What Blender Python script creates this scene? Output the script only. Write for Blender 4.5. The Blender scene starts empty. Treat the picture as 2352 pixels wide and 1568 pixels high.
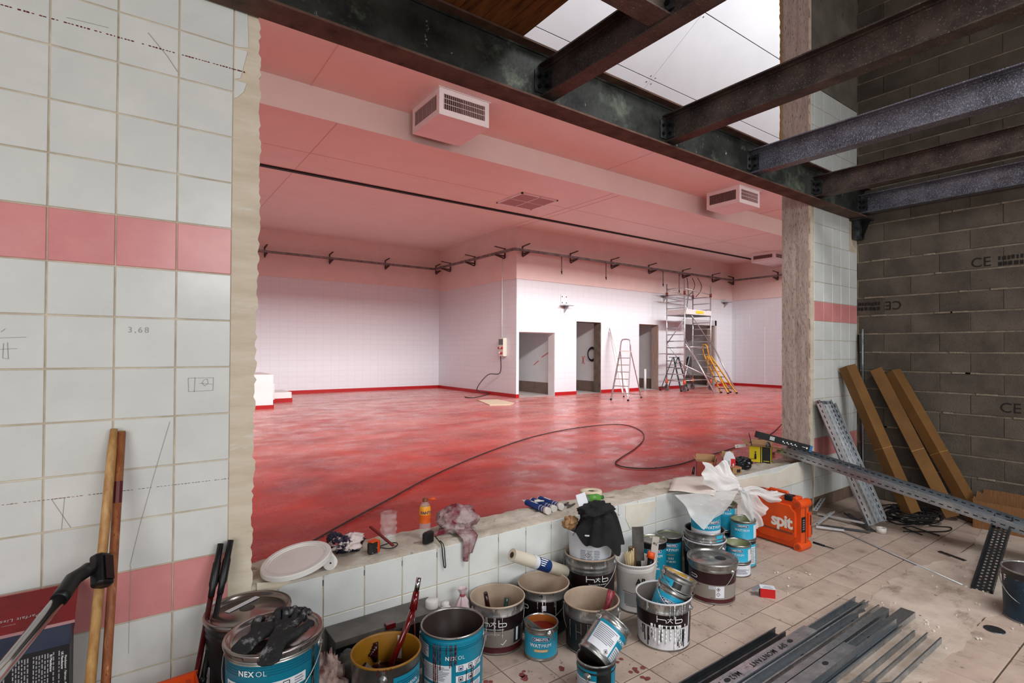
import bpy, math, random
from mathutils import Vector, Matrix, Euler
random.seed(11)
SC = bpy.context.scene
COL = SC.collection
PI = math.pi
R = math.radians

# ---------------------------------------------------------------- camera
F_PX, CX, CY, EYE = 1228.94, 1216.98, 791.75, 1.60
_y, _p, _r = R(36.6707), R(0.61875), R(0.31046)
FW = Vector((math.sin(_y)*math.cos(_p), math.cos(_y)*math.cos(_p), math.sin(_p)))
_rt = Vector((math.cos(_y), -math.sin(_y), 0)); _up = _rt.cross(FW)
RT = _rt*math.cos(_r) + _up*math.sin(_r)
UP = _up*math.cos(_r) - _rt*math.sin(_r)
cam = bpy.data.cameras.new('camera'); camo = bpy.data.objects.new('camera', cam); COL.objects.link(camo)
m = Matrix.Identity(4)
for i in range(3):
    m[i][0], m[i][1], m[i][2] = RT[i], UP[i], -FW[i]
m[2][3] = EYE
camo.matrix_world = m
cam.sensor_width = 36; cam.lens = F_PX*36/2352
cam.shift_x = (1176-CX)/2352; cam.shift_y = (CY-784)/2352
cam.clip_start = 0.05; cam.clip_end = 100
SC.camera = camo

# ---------------------------------------------------------------- sky, daylight, exposure
w = bpy.data.worlds.new('World'); SC.world = w; w.use_nodes = True
bg = w.node_tree.nodes['Background']
bg.inputs[0].default_value = (0.93, 0.97, 1.0, 1); bg.inputs[1].default_value = 0.48
def area(name, loc, target, sx, sy, power, col=(1, 1, 1), spread=180):
    l = bpy.data.lights.new(name, 'AREA'); l.shape = 'RECTANGLE'; l.size = sx; l.size_y = sy
    l.energy = power; l.color = col; l.spread = R(spread)
    o = bpy.data.objects.new(name, l); COL.objects.link(o); o.location = loc
    d = (Vector(target)-Vector(loc)).normalized()
    o.rotation_euler = d.to_track_quat('-Z', 'Y').to_euler()
    return o
# daylight through the high window band above the opening, falling into the red room
area('daylight_high_window', (9.0, 2.98, 7.08), (9.0, 8.0, 5.0), 25, 0.66, 1520, (1.0, 0.985, 0.975), 110)
# weak fill strip added behind the beam to brighten the ceiling riser
area('hall_fill_strip', (8.0, 6.95, 6.24), (8.0, 11.0, 4.6), 26, 0.3, 85, (1.0, 0.985, 0.96), 160)
# daylight through the doorway behind the photographer
area('daylight_doorway', (-3.4, -3.6, 2.3), (1.8, 2.4, 0.7), 3.2, 2.6, 150, (1.0, 0.985, 0.96))
# overhead fill light added above the joists to brighten the near floor
area('overhead_fill', (2.9, -0.9, 5.6), (3.2, 1.2, 0.0), 2.4, 1.8, 95, (0.98, 0.99, 1.0), 110)
area('daylight_side_window', (2.2, -4.2, 3.0), (3.4, 1.6, 0.2), 3.6, 1.6, 150, (0.95, 0.975, 1.0))
vs = SC.view_settings
vs.view_transform = 'Standard'; vs.look = 'None'; vs.exposure = 0.0; vs.gamma = 1.0
vs.use_curve_mapping = False
cy = SC.cycles
cy.max_bounces = 9; cy.diffuse_bounces = 6; cy.glossy_bounces = 4; cy.transmission_bounces = 6
cy.transparent_max_bounces = 8; cy.caustics_reflective = False; cy.caustics_refractive = False
cy.sample_clamp_indirect = 6.0

def ray(u, v): return FW*F_PX + RT*(u-CX) - UP*(v-CY)
def fl(u, v, z=0.0):
    d = ray(u, v); return d*((z-EYE)/d.z) + Vector((0, 0, EYE))
def wy(u, v, y):
    d = ray(u, v); return d*(y/d.y) + Vector((0, 0, EYE))
def wx(u, v, x):
    d = ray(u, v); return d*(x/d.x) + Vector((0, 0, EYE))

# ---------------------------------------------------------------- materials
def srgb(*c):
    o = []
    for v in c:
        v /= 255.0
        o.append(v/12.92 if v <= 0.04045 else ((v+0.055)/1.055)**2.4)
    return (*o, 1)
_mats = {}
def M(name, col, rough=0.6, metal=0.0, col2=None, scale=6.0, lo=0.35, hi=0.65, bump=0.0, bscale=None, spots=None, spots2=None,
      trans=0.0, alpha=1.0, stretch=(1, 1, 1), detail=6, spec=0.5, ior=1.45, coat=0.0, sss=0, rvar=0.0):
    """procedural principled material; spots = (colour, scale, threshold, softness)"""
    if name in _mats: return _mats[name]
    mt = bpy.data.materials.new(name); mt.use_nodes = True
    nt = mt.node_tree; N = nt.nodes; L = nt.links; b = N['Principled BSDF']
    b.inputs['Base Color'].default_value = col
    b.inputs['Roughness'].default_value = rough; b.inputs['Metallic'].default_value = metal
    b.inputs['Specular IOR Level'].default_value = spec; b.inputs['IOR'].default_value = ior
    b.inputs['Transmission Weight'].default_value = trans; b.inputs['Alpha'].default_value = alpha
    b.inputs['Coat Weight'].default_value = coat
    if col2 is not None or spots or bump or rvar:
        tc = N.new('ShaderNodeTexCoord'); oi = N.new('ShaderNodeObjectInfo')
        mp = N.new('ShaderNodeMapping'); mp.inputs['Scale'].default_value = stretch
        mul = N.new('ShaderNodeMath'); mul.operation = 'MULTIPLY'; mul.inputs[1].default_value = 17.0
        L.new(oi.outputs['Random'], mul.inputs[0]); L.new(mul.outputs[0], mp.inputs['Location'])
        L.new(tc.outputs['Object'], mp.inputs['Vector'])
        cur = None
        if col2 is not None or rvar:
            n = N.new('ShaderNodeTexNoise'); n.inputs['Scale'].default_value = scale; n.inputs['Detail'].default_value = detail
            n.inputs['Roughness'].default_value = 0.62
            L.new(mp.outputs[0], n.inputs['Vector'])
        if col2 is not None:
            rp = N.new('ShaderNodeValToRGB'); rp.color_ramp.elements[0].position = lo; rp.color_ramp.elements[1].position = hi
            rp.color_ramp.elements[0].color = col; rp.color_ramp.elements[1].color = col2
            L.new(n.outputs['Fac'], rp.inputs[0]); cur = rp.outputs[0]
        if rvar:
            ma = N.new('ShaderNodeMapRange'); ma.inputs[1].default_value = lo; ma.inputs[2].default_value = hi
            ma.inputs[3].default_value = max(0.03, rough-rvar); ma.inputs[4].default_value = min(1, rough+rvar)
            L.new(n.outputs['Fac'], ma.inputs[0]); L.new(ma.outputs[0], b.inputs['Roughness'])
        for sp in (spots, spots2):
            if not sp: continue
            sc_, ssc, th, so = sp[:4]
            n2 = N.new('ShaderNodeTexNoise'); n2.inputs['Scale'].default_value = ssc; n2.inputs['Detail'].default_value = 7
            n2.inputs['Roughness'].default_value = 0.7
            if len(sp) > 4:
                mp2 = N.new('ShaderNodeMapping'); mp2.inputs['Scale'].default_value = sp[4]
                L.new(mp.outputs[0], mp2.inputs['Vector']); L.new(mp2.outputs[0], n2.inputs['Vector'])
            else:
                L.new(mp.outputs[0], n2.inputs['Vector'])
            r2 = N.new('ShaderNodeMapRange'); r2.inputs[1].default_value = th; r2.inputs[2].default_value = th+so
            L.new(n2.outputs['Fac'], r2.inputs[0])
            mx = N.new('ShaderNodeMix'); mx.data_type = 'RGBA'
            L.new(r2.outputs[0], mx.inputs[0])
            if cur is not None: L.new(cur, mx.inputs[6])
            else: mx.inputs[6].default_value = col
            mx.inputs[7].default_value = sc_; cur = mx.outputs[2]
        if cur is not None: L.new(cur, b.inputs['Base Color'])
        if bump:
            n3 = N.new('ShaderNodeTexNoise'); n3.inputs['Scale'].default_value = bscale or scale*4; n3.inputs['Detail'].default_value = 5
            L.new(mp.outputs[0], n3.inputs['Vector'])
            bp = N.new('ShaderNodeBump'); bp.inputs['Strength'].default_value = bump; bp.inputs['Distance'].default_value = 0.01
            L.new(n3.outputs['Fac'], bp.inputs['Height']); L.new(bp.outputs[0], b.inputs['Normal'])
    _mats[name] = mt
    return mt

WHITE = srgb(232, 232, 228)
tile_w = M('white_wall_tile', srgb(226, 227, 223), 0.22, col2=srgb(212, 214, 210), scale=3, spots=(srgb(120, 115, 105), 30, 0.73, 0.05), rvar=0.08)
tile_p = M('pink_wall_tile', srgb(226, 152, 150), 0.25, col2=srgb(212, 134, 134), scale=3, spots=(srgb(120, 60, 60), 32, 0.75, 0.05))
grout = M('tile_grout', srgb(216, 204, 184), 0.9, col2=srgb(186, 172, 150), scale=9)
plaster = M('cut_plaster', srgb(222, 210, 190), 0.9, col2=srgb(204, 190, 166), scale=3, bump=0.15, bscale=26, stretch=(1, 1, 5), spots=(srgb(222, 216, 205), 4, 0.6, 0.1))
pale_pl = M('pale_plaster', srgb(226, 220, 206), 0.9, col2=srgb(212, 204, 188), scale=4, bump=0.2, bscale=30)
mortar_top = M('dusty_sill_mortar', srgb(205, 196, 182), 0.95, col2=srgb(170, 158, 142), scale=7, bump=0.6, bscale=40, spots=(srgb(120, 108, 96), 9, 0.6, 0.08))
sawn = M('sawn_concrete', srgb(196, 180, 168), 0.9, col2=srgb(172, 156, 144), scale=3, stretch=(6, 6, 0.5), spots=(srgb(66, 58, 54), 34, 0.56, 0.05), spots2=(srgb(196, 182, 170), 5, 0.62, 0.1, (6, 6, 0.3)), bump=0.4, bscale=60)
concrete = M('bare_concrete', srgb(122, 114, 102), 0.92, col2=srgb(92, 86, 76), scale=3, bump=0.3, bscale=30, spots=(srgb(70, 64, 56), 8, 0.62, 0.1))
block_m = M('concrete_block', srgb(102, 92, 82), 0.95, col2=srgb(76, 68, 60), scale=2.5, bump=0.7, bscale=110, spots=(srgb(48, 42, 36), 85, 0.6, 0.06))
joint_m = M('block_mortar', srgb(150, 138, 122), 0.95, col2=srgb(118, 106, 92), scale=14, bump=0.8, bscale=60)
floor_t = M('floor_tile', srgb(188, 168, 154), 0.55, col2=srgb(166, 146, 132), scale=4, bump=0.15, bscale=60, spots=(srgb(84, 72, 63), 26, 0.62, 0.07), spots2=(srgb(108, 94, 84), 4, 0.6, 0.15), rvar=0.12)
floor_g = M('floor_joint', srgb(88, 72, 60), 0.9)
screed_m = M('worn_screed', srgb(196, 180, 166), 0.8, col2=srgb(164, 146, 132), scale=3.2, bump=0.3, bscale=70, spots=(srgb(120, 100, 86), 2.6, 0.55, 0.14, (1, 2.2, 1)), spots2=(srgb(80, 66, 56), 30, 0.64, 0.05))
paint_w = M('white_paint', srgb(236, 236, 236), 0.55, col2=srgb(228, 228, 229), scale=2)
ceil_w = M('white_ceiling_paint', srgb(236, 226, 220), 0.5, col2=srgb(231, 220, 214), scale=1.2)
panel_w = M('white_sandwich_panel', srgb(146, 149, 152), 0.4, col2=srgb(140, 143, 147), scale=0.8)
seam_d = M('panel_seam', srgb(96, 96, 98), 0.7)
red_skirt = M('red_skirting', srgb(172, 24, 28), 0.4)
dark_steel = M('dark_beam_steel', srgb(70, 72, 68), 0.5, 0.25, col2=srgb(30, 31, 29), scale=3.5, spots2=(srgb(205, 207, 196), 22, 0.66, 0.06, (1, 1, 0.6)), spots=(srgb(120, 128, 112), 2.4, 0.53, 0.16), bump=0.2, bscale=40)
rust_steel = M('rusty_flange_steel', srgb(112, 82, 70), 0.7, 0.15, col2=srgb(74, 52, 44), scale=6, spots=(srgb(30, 22, 20), 12, 0.62, 0.1), bump=0.2, bscale=50)
joist_steel = M('mill_joist_steel', srgb(112, 111, 120), 0.42, 0.35, col2=srgb(70, 69, 76), scale=5, spots=(srgb(190, 191, 208), 150, 0.52, 0.14, (1, 1, 0.8)), spots2=(srgb(90, 74, 66), 4, 0.6, 0.12), bump=0.15, bscale=80)
joist_brown = M('brown_joist_steel', srgb(92, 78, 72), 0.5, 0.3, col2=srgb(52, 43, 41), scale=6, spots=(srgb(168, 154, 146), 110, 0.58, 0.12), bump=0.15, bscale=80)
bolt_m = M('bolt_steel', srgb(40, 40, 42), 0.4, 0.8)
cleat_m = M('cleat_plate_steel', srgb(88, 90, 92), 0.5, 0.7, col2=srgb(46, 46, 48), scale=20)
wood_deck = M('brown_deck_board', srgb(142, 86, 38), 0.75, col2=srgb(92, 52, 20), scale=5, stretch=(6, 0.6, 6), spots=(srgb(22, 13, 8), 5, 0.55, 0.14))
galv = M('galvanised_steel', srgb(192, 198, 203), 0.33, 0.93, col2=srgb(150, 157, 163), scale=10, spots=(srgb(110, 114, 118), 40, 0.6, 0.08), rvar=0.1)
galv_d = M('dull_galvanised_steel', srgb(116, 120, 124), 0.36, 0.93, col2=srgb(78, 82, 86), scale=9, rvar=0.12)
zinc = M('bright_zinc', srgb(214, 217, 219), 0.38, 0.45, col2=srgb(188, 192, 196), scale=10)
alu = M('aluminium', srgb(205, 206, 208), 0.35, 0.75, col2=srgb(176, 178, 182), scale=12)
chrome = M('chrome', srgb(200, 198, 198), 0.12, 1.0)
tin = M('tinplate', srgb(178, 176, 172), 0.3, 0.9, col2=srgb(140, 138, 134), scale=8, rvar=0.1)
tin_dirty = M('paint_smeared_tinplate', srgb(168, 166, 162), 0.4, 0.75, col2=srgb(108, 106, 104), scale=9, spots=(srgb(214, 212, 208), 11, 0.56, 0.06, (1, 1, 0.5)), spots2=(srgb(40, 36, 36), 26, 0.62, 0.04))
lid_red = M('steel_lid', srgb(160, 150, 146), 0.24, 0.9, col2=srgb(140, 130, 126), scale=4, spots=(srgb(40, 32, 30), 9, 0.68, 0.04))
teal = M('teal_label', srgb(18, 132, 158), 0.4, col2=srgb(14, 118, 146), scale=5)
teal_b = M('light_blue_label', srgb(40, 168, 200), 0.35, col2=srgb(30, 152, 188), scale=5)
navy = M('navy_label', srgb(20, 52, 104), 0.4)
teal_d = M('dark_teal_print', srgb(10, 84, 108), 0.4)
lab_w = M('white_label', srgb(222, 224, 228), 0.45, col2=srgb(206, 208, 214), scale=8)
ink = M('black_ink', srgb(28, 28, 32), 0.6)
ink_g = M('grey_ink', srgb(128, 132, 142), 0.6)
white_ink = M('white_ink', srgb(238, 240, 240), 0.5)
gold_lab = M('ochre_label', srgb(206, 158, 72), 0.45)
maroon = M('maroon_black_label', srgb(36, 18, 22), 0.35, col2=srgb(22, 12, 15), scale=4, spots=(srgb(180, 178, 176), 34, 0.70, 0.03))
maroon2 = M('dark_red_label', srgb(70, 20, 26), 0.35)
grey_lab = M('warm_grey_label', srgb(132, 124, 116), 0.4, col2=srgb(116, 108, 102), scale=4, spots=(srgb(205, 204, 202), 22, 0.66, 0.04, (1, 1, 0.3)))
white_spill = M('white_paint_spill', srgb(214, 212, 214), 0.45, col2=srgb(198, 196, 200), scale=10, spots=(srgb(40, 30, 36), 26, 0.60, 0.05, (1, 1, 0.22)))
black_can = M('black_bucket', srgb(26, 25, 26), 0.4, col2=srgb(44, 42, 42), scale=5, spots=(srgb(120, 118, 116), 30, 0.68, 0.05))
beige_in = M('beige_lacquer_inside', srgb(186, 166, 146), 0.5, col2=srgb(164, 142, 122), scale=4)
ochre_in = M('ochre_lacquer_inside', srgb(150, 104, 24), 0.4, col2=srgb(124, 82, 16), scale=4)
dark_in = M('dark_residue_inside', srgb(62, 50, 46), 0.35, col2=srgb(44, 34, 32), scale=4)
green_in = M('pale_green_inside', srgb(152, 156, 118), 0.35, col2=srgb(128, 132, 96), scale=5)
red_paint = M('wet_red_paint', srgb(98, 14, 16), 0.12, coat=0.4)
dark_paint = M('wet_dark_red_paint', srgb(42, 8, 8), 0.15)
blood = M('red_brown_drip', srgb(88, 18, 20), 0.35)
wire_m = M('handle_wire', srgb(170, 170, 168), 0.35, 0.9)
plastic_w = M('white_plastic', srgb(226, 222, 218), 0.4, col2=srgb(214, 208, 202), scale=3)
plastic_k = M('black_plastic', srgb(20, 20, 21), 0.4)
rubber = M('black_rubber', srgb(16, 16, 17), 0.7)
orange_p = M('orange_plastic', srgb(226, 84, 26), 0.42, col2=srgb(204, 66, 16), scale=3, spots=(srgb(120, 52, 28), 10, 0.66, 0.08))
pvc = M('grey_cable', srgb(62, 48, 46), 0.6)
glove_m = M('black_work_glove', srgb(17, 17, 19), 0.7, col2=srgb(34, 34, 37), scale=16, bump=0.6, bscale=70, spots=(srgb(150, 150, 152), 16, 0.56, 0.12))
kraft = M('kraft_cardboard', srgb(176, 138, 98), 0.85, col2=srgb(160, 122, 84), scale=5)
brown_card = M('brown_carton', srgb(122, 84, 40), 0.8, col2=srgb(104, 70, 32), scale=3)
brown_card_d = M('old_brown_carton', srgb(140, 98, 60), 0.85, col2=srgb(118, 80, 48), scale=22, stretch=(6, 6, 0.4))
paper_red = M('paint_stained_paper', srgb(190, 166, 156), 0.9, col2=srgb(96, 40, 38), scale=9, lo=0.4, hi=0.62)
rag_m = M('red_stained_rag', srgb(176, 156, 156), 0.95, col2=srgb(112, 34, 46), scale=7, lo=0.42, hi=0.6, bump=0.5, bscale=50)
def film(name, col, al, rough=0.25):
    return M(name, col, rough, alpha=al, col2=tuple(list(c*0.86 for c in col[:3])+[1]), scale=9)
plastic_film = film('cloudy_plastic_film', srgb(224, 222, 220), 0.62)
paper_w = M('white_paper', srgb(226, 216, 206), 0.85, col2=srgb(214, 202, 190), scale=6)
clear_pet = M('clear_bottle_plastic', srgb(240, 244, 244), 0.06, trans=1.0, ior=1.25)
wood_l = M('pale_wood', srgb(206, 164, 106), 0.5, col2=srgb(168, 118, 66), scale=3, stretch=(14, 14, 0.7))
wood_r = M('stained_wood', srgb(176, 112, 70), 0.5, col2=srgb(136, 72, 42), scale=5, stretch=(8, 8, 1.0), spots=(srgb(84, 24, 18), 16, 0.6, 0.06), spots2=(srgb(214, 160, 110), 7, 0.58, 0.1))

# ---------------------------------------------------------------- mesh helpers
class MB:
    def __init__(s): s.v, s.f, s.m, s.sm = [], [], [], []
    def add(s, vs_, fs, mi=0, smooth=False, mat=None):
        b = len(s.v)
        s.v += [tuple((mat @ Vector(p))) if mat is not None else tuple(p) for p in vs_]
        for q in fs:
            s.f.append([i+b for i in q]); s.m.append(mi); s.sm.append(smooth)
        return s
    def box(s, x0, y0, z0, x1, y1, z1, mi=0, mat=None):
        p = [(x0, y0, z0), (x1, y0, z0), (x1, y1, z0), (x0, y1, z0), (x0, y0, z1), (x1, y0, z1), (x1, y1, z1), (x0, y1, z1)]
        return s.add(p, [(0, 3, 2, 1), (4, 5, 6, 7), (0, 1, 5, 4), (1, 2, 6, 5), (2, 3, 7, 6), (3, 0, 4, 7)], mi, mat=mat)
    def rbox(s, x0, y0, z0, x1, y1, z1, c, mi=0, mat=None):
        """box with chamfered vertical edges and chamfered top and bottom rims"""
        def ring(i, z):
            return [(x0+c+i, y0+i, z), (x1-c-i, y0+i, z), (x1-i, y0+c+i, z), (x1-i, y1-c-i, z), (x1-c-i, y1-i, z), (x0+c+i, y1-i, z), (x0+i, y1-c-i, z), (x0+i, y0+c+i, z)]
        k = min(c*0.6, (x1-x0)/5, (y1-y0)/5, (z1-z0)/3)
        rs = [ring(k, z0), ring(0, z0+k), ring(0, z1-k), ring(k, z1)]
        v = [p for r_ in rs for p in r_]; f = [tuple(range(7, -1, -1)), tuple(range(24, 32))]
        for a in range(3):
            for i in range(8):
                j = (i+1) % 8; f.append((a*8+i, a*8+j, a*8+8+j, a*8+8+i))
        return s.add(v, f, mi, mat=mat)
    def bar(s, a, b, w_, h, mi=0, upv=(0, 0, 1)):
        a, b = Vector(a), Vector(b); d = (b-a); l = d.length; d.normalize()
        u_ = Vector(upv); sd = d.cross(u_)
        if sd.length < 1e-4: sd = d.cross(Vector((1, 0, 0)))
        sd.normalize(); u_ = sd.cross(d)
        mt = Matrix((( d.x, sd.x, u_.x, a.x), (d.y, sd.y, u_.y, a.y), (d.z, sd.z, u_.z, a.z), (0, 0, 0, 1)))
        return s.box(0, -w_/2, -h/2, l, w_/2, h/2, mi, mt)
    def tube(s, pts, r, n=10, mi=0, cap=True, closed=False, smooth=True):
        pts = [Vector(p) for p in pts]; N_ = len(pts); rr = r if isinstance(r, (list, tuple)) else [r]*N_
        rings = []; prev = None
        for i, p in enumerate(pts):
            if closed: t = pts[(i+1) % N_]-pts[i-1]
            else: t = pts[min(i+1, N_-1)]-pts[max(i-1, 0)]
            if t.length < 1e-9: t = Vector((0, 0, 1))
            t.normalize()
            if prev is None:
                a = t.orthogonal().normalized()
            else:
                a = prev - t*prev.dot(t)
                a = a.normalized() if a.length > 1e-6 else t.orthogonal().normalized()
            prev = a; b = t.cross(a)
            rings.append([p+(a*math.cos(2*PI*k/n)+b*math.sin(2*PI*k/n))*rr[i] for k in range(n)])
        v = [q for g in rings for q in g]; f = []
        for i in range(N_ if closed else N_-1):
            j = (i+1) % N_
            for k in range(n):
                l = (k+1) % n; f.append((i*n+k, i*n+l, j*n+l, j*n+k))
        if cap and not closed:
            s.add(v, f, mi, smooth); b0 = len(s.v)-len(v)
            s.f.append([b0+k for k in range(n-1, -1, -1)]); s.m.append(mi); s.sm.append(False)
            s.f.append([b0+(N_-1)*n+k for k in range(n)]); s.m.append(mi); s.sm.append(False)
            return s
        return s.add(v, f, mi, smooth)
    def lathe(s, prof, n=32, mis=None, mat=None, smooth=True, a0=0, a1=2*PI):
        full = abs(a1-a0-2*PI) < 1e-6
        k = n if full else n+1; v = []; f = []; mm = []
        for (r_, z) in prof:
            for i in range(k):
                a = a0+(a1-a0)*i/n; v.append((r_*math.cos(a), r_*math.sin(a), z))
        b = len(s.v)
        s.v += [tuple(mat @ Vector(p)) if mat is not None else p for p in v]
        for j in range(len(prof)-1):
            for i in range(n):
                i2 = (i+1) % k
                s.f.append([b+j*k+i, b+j*k+i2, b+(j+1)*k+i2, b+(j+1)*k+i]); s.m.append(mis[j] if mis else 0); s.sm.append(smooth)
        return s
    def disc(s, r_, z, n=32, mi=0, up=True, mat=None):
        v = [(r_*math.cos(2*PI*i/n), r_*math.sin(2*PI*i/n), z) for i in range(n)]
        return s.add(v, [tuple(range(n)) if up else tuple(range(n-1, -1, -1))], mi, mat=mat)
    def prism(s, poly, a, b, axis='y', mi=0, mat=None):
        """extrude a 2-D polygon; axis y: (x,z) polygon between y=a and y=b; axis z: (x,y); axis x: (y,z)"""
        n = len(poly)
        if axis == 'y': P0 = [(p[0], a, p[1]) for p in poly]; P1 = [(p[0], b, p[1]) for p in poly]
        elif axis == 'z': P0 = [(p[0], p[1], a) for p in poly]; P1 = [(p[0], p[1], b) for p in poly]
        else: P0 = [(a, p[0], p[1]) for p in poly]; P1 = [(b, p[0], p[1]) for p in poly]
        f = [tuple(range(n)), tuple(range(2*n-1, n-1, -1))]+[(i, n+i, n+(i+1) % n, (i+1) % n) for i in range(n)]
        return s.add(P0+P1, f, mi, mat=mat)
    def grid(s, fn, nu, nv, mi=0, smooth=True):
        v = [fn(i/nu, j/nv) for j in range(nv+1) for i in range(nu+1)]
        f = [(j*(nu+1)+i, j*(nu+1)+i+1, (j+1)*(nu+1)+i+1, (j+1)*(nu+1)+i) for j in range(nv) for i in range(nu)]
        return s.add(v, f, mi, smooth)
    def mesh(s, name, mats):
        me = bpy.data.meshes.new(name); me.from_pydata(s.v, [], s.f)
        for mt in (mats if isinstance(mats, (list, tuple)) else [mats]): me.materials.append(mt)
        me.polygons.foreach_set('material_index', s.m); me.polygons.foreach_set('use_smooth', s.sm); me.update()
        return me
    def build(s, name, mats, parent=None, loc=None, rot=None):
        o = bpy.data.objects.new(name, s.mesh(name, mats)); COL.objects.link(o)
        if parent is not None: o.parent = parent
        if loc is not None: o.location = loc
        if rot is not None: o.rotation_euler = rot
        return o
def tag(o, label=None, cat=None, group=None, kind=None):
    if label: o['label'] = label
    if cat: o['category'] = cat
    if group: o['group'] = group
    if kind: o['kind'] = kind
    return o
def thing(name, label, cat, loc=(0, 0, 0), rot=(0, 0, 0), group=None):
    o = bpy.data.objects.new(name, None); COL.objects.link(o); o.empty_display_size = 0.05
    o.location = loc; o.rotation_euler = rot
    return tag(o, label, cat, group)
def struct(name, mb, mats, parent=None, label=None):
    o = mb.build(name, mats, parent)
    if parent is None: o['kind'] = 'structure'
    if label: o['label'] = label
    return o
def inst(me, name, parent, loc, rot=(0, 0, 0), scale=None):
    o = bpy.data.objects.new(name, me); COL.objects.link(o); o.parent = parent; o.location = loc; o.rotation_euler = rot
    if scale: o.scale = scale
    return o
def solid(o, th, off=-1.0):
    md = o.modifiers.new('thickness', 'SOLIDIFY'); md.thickness = th; md.offset = off; return o
def subsurf(o, lv=1):
    md = o.modifiers.new('smooth', 'SUBSURF'); md.levels = lv; md.render_levels = lv; return o
def bevel(o, wd, seg=2):
    md = o.modifiers.new('edge', 'BEVEL'); md.width = wd; md.segments = seg; md.limit_method = 'ANGLE'; return o

_tc = {}
def text_geo(s, size, bold=0.0, space=1.0):
    k = (s, size, bold, space)
    if k not in _tc:
        cu = bpy.data.curves.new('t', 'FONT'); cu.body = s; cu.size = size; cu.align_x = 'CENTER'; cu.align_y = 'CENTER'
        cu.offset = bold*size; cu.space_character = space; cu.resolution_u = 3
        o = bpy.data.objects.new('t', cu)
        me = bpy.data.meshes.new_from_object(o)
        _tc[k] = ([tuple(v.co) for v in me.vertices], [tuple(p.vertices) for p in me.polygons])
        bpy.data.objects.remove(o); bpy.data.curves.remove(cu); bpy.data.meshes.remove(me)
    return _tc[k]
def flat_text(name, s, size, mat, parent, origin, xd, yd, bold=0.0, space=1.0, lift=0.0006):
    v, f = text_geo(s, size, bold, space)
    xd, yd = Vector(xd).normalized(), Vector(yd).normalized(); n = xd.cross(yd); o_ = Vector(origin)+n*lift
    mb = MB(); mb.add([o_+xd*p[0]+yd*p[1] for p in v], f)
    return mb.build(name, mat, parent)
# ================================================================ SETTING
D = 2.6415
TW = 0.2
# ---- special materials for large surfaces
def red_floor_mat():
    mt = bpy.data.materials.new('red_resin_floor'); mt.use_nodes = True; nt = mt.node_tree; N = nt.nodes; L = nt.links; b = N['Principled BSDF']
    tc = N.new('ShaderNodeTexCoord')
    def noise(scale, st, det=6, rot=0):
        mp = N.new('ShaderNodeMapping'); mp.inputs['Scale'].default_value = st; mp.inputs['Rotation'].default_value = (0, 0, rot)
        L.new(tc.outputs['Object'], mp.inputs[0])
        n = N.new('ShaderNodeTexNoise'); n.inputs['Scale'].default_value = scale; n.inputs['Detail'].default_value = det; n.inputs['Roughness'].default_value = 0.65
        L.new(mp.outputs[0], n.inputs['Vector']); return n.outputs['Fac']
    def ramp(fac, a, bb, c0, c1):
        r_ = N.new('ShaderNodeValToRGB'); r_.color_ramp.elements[0].position = a; r_.color_ramp.elements[1].position = bb
        r_.color_ramp.elements[0].color = c0; r_.color_ramp.elements[1].color = c1; L.new(fac, r_.inputs[0]); return r_.outputs[0]
    def mix(f_, a, bb):
        x = N.new('ShaderNodeMix'); x.data_type = 'RGBA'; L.new(f_, x.inputs[0])
        if isinstance(a, tuple): x.inputs[6].default_value = a
        else: L.new(a, x.inputs[6])
        if isinstance(bb, tuple): x.inputs[7].default_value = bb
        else: L.new(bb, x.inputs[7])
        return x.outputs[2]
    base = ramp(noise(0.8, (1, 1.2, 1), 9), 0.36, 0.64, srgb(136, 18, 15), srgb(194, 54, 40))
    dust = ramp(noise(1.1, (0.8, 1.5, 1), 9, 0.5), 0.48, 0.76, (0, 0, 0, 1), (0.5, 0.5, 0.5, 1))
    c = mix(dust, base, srgb(208, 112, 104))
    fine = ramp(noise(5.0, (0.35, 2.0, 1), 8, 0.6), 0.58, 0.74, (0, 0, 0, 1), (0.3, 0.3, 0.3, 1))
    c = mix(fine, c, srgb(216, 128, 118))
    # dust plus the walls' pale reflection, painted in stronger towards the door side
    sx = N.new('ShaderNodeSeparateXYZ'); L.new(tc.outputs['Object'], sx.inputs[0])
    mr = N.new('ShaderNodeMapRange'); mr.inputs[1].default_value = 6.0; mr.inputs[2].default_value = 14.0; mr.inputs[4].default_value = 0.85
    L.new(sx.outputs['Y'], mr.inputs[0])
    dn = N.new('ShaderNodeMath'); dn.operation = 'MULTIPLY'; L.new(mr.outputs[0], dn.inputs[0])
    dd = ramp(noise(0.8, (0.6, 1.6, 1), 8), 0.38, 0.6, (0.25, 0.25, 0.25, 1), (1, 1, 1, 1)); L.new(dd, dn.inputs[1])
    c = mix(dn.outputs[0], c, srgb(222, 168, 162))
    L.new(c, b.inputs['Base Color'])
    rr = N.new('ShaderNodeMapRange'); rr.inputs[1].default_value = 0.35; rr.inputs[2].default_value = 0.65; rr.inputs[3].default_value = 0.2; rr.inputs[4].default_value = 0.42
    L.new(noise(2.2, (1, 1, 1)), rr.inputs[0]); L.new(rr.outputs[0], b.inputs['Roughness'])
    bp = N.new('ShaderNodeBump'); bp.inputs['Strength'].default_value = 0.05; bp.inputs['Distance'].default_value = 0.02
    L.new(noise(12, (1, 1, 1)), bp.inputs['Height']); L.new(bp.outputs[0], b.inputs['Normal'])
    return mt
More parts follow.
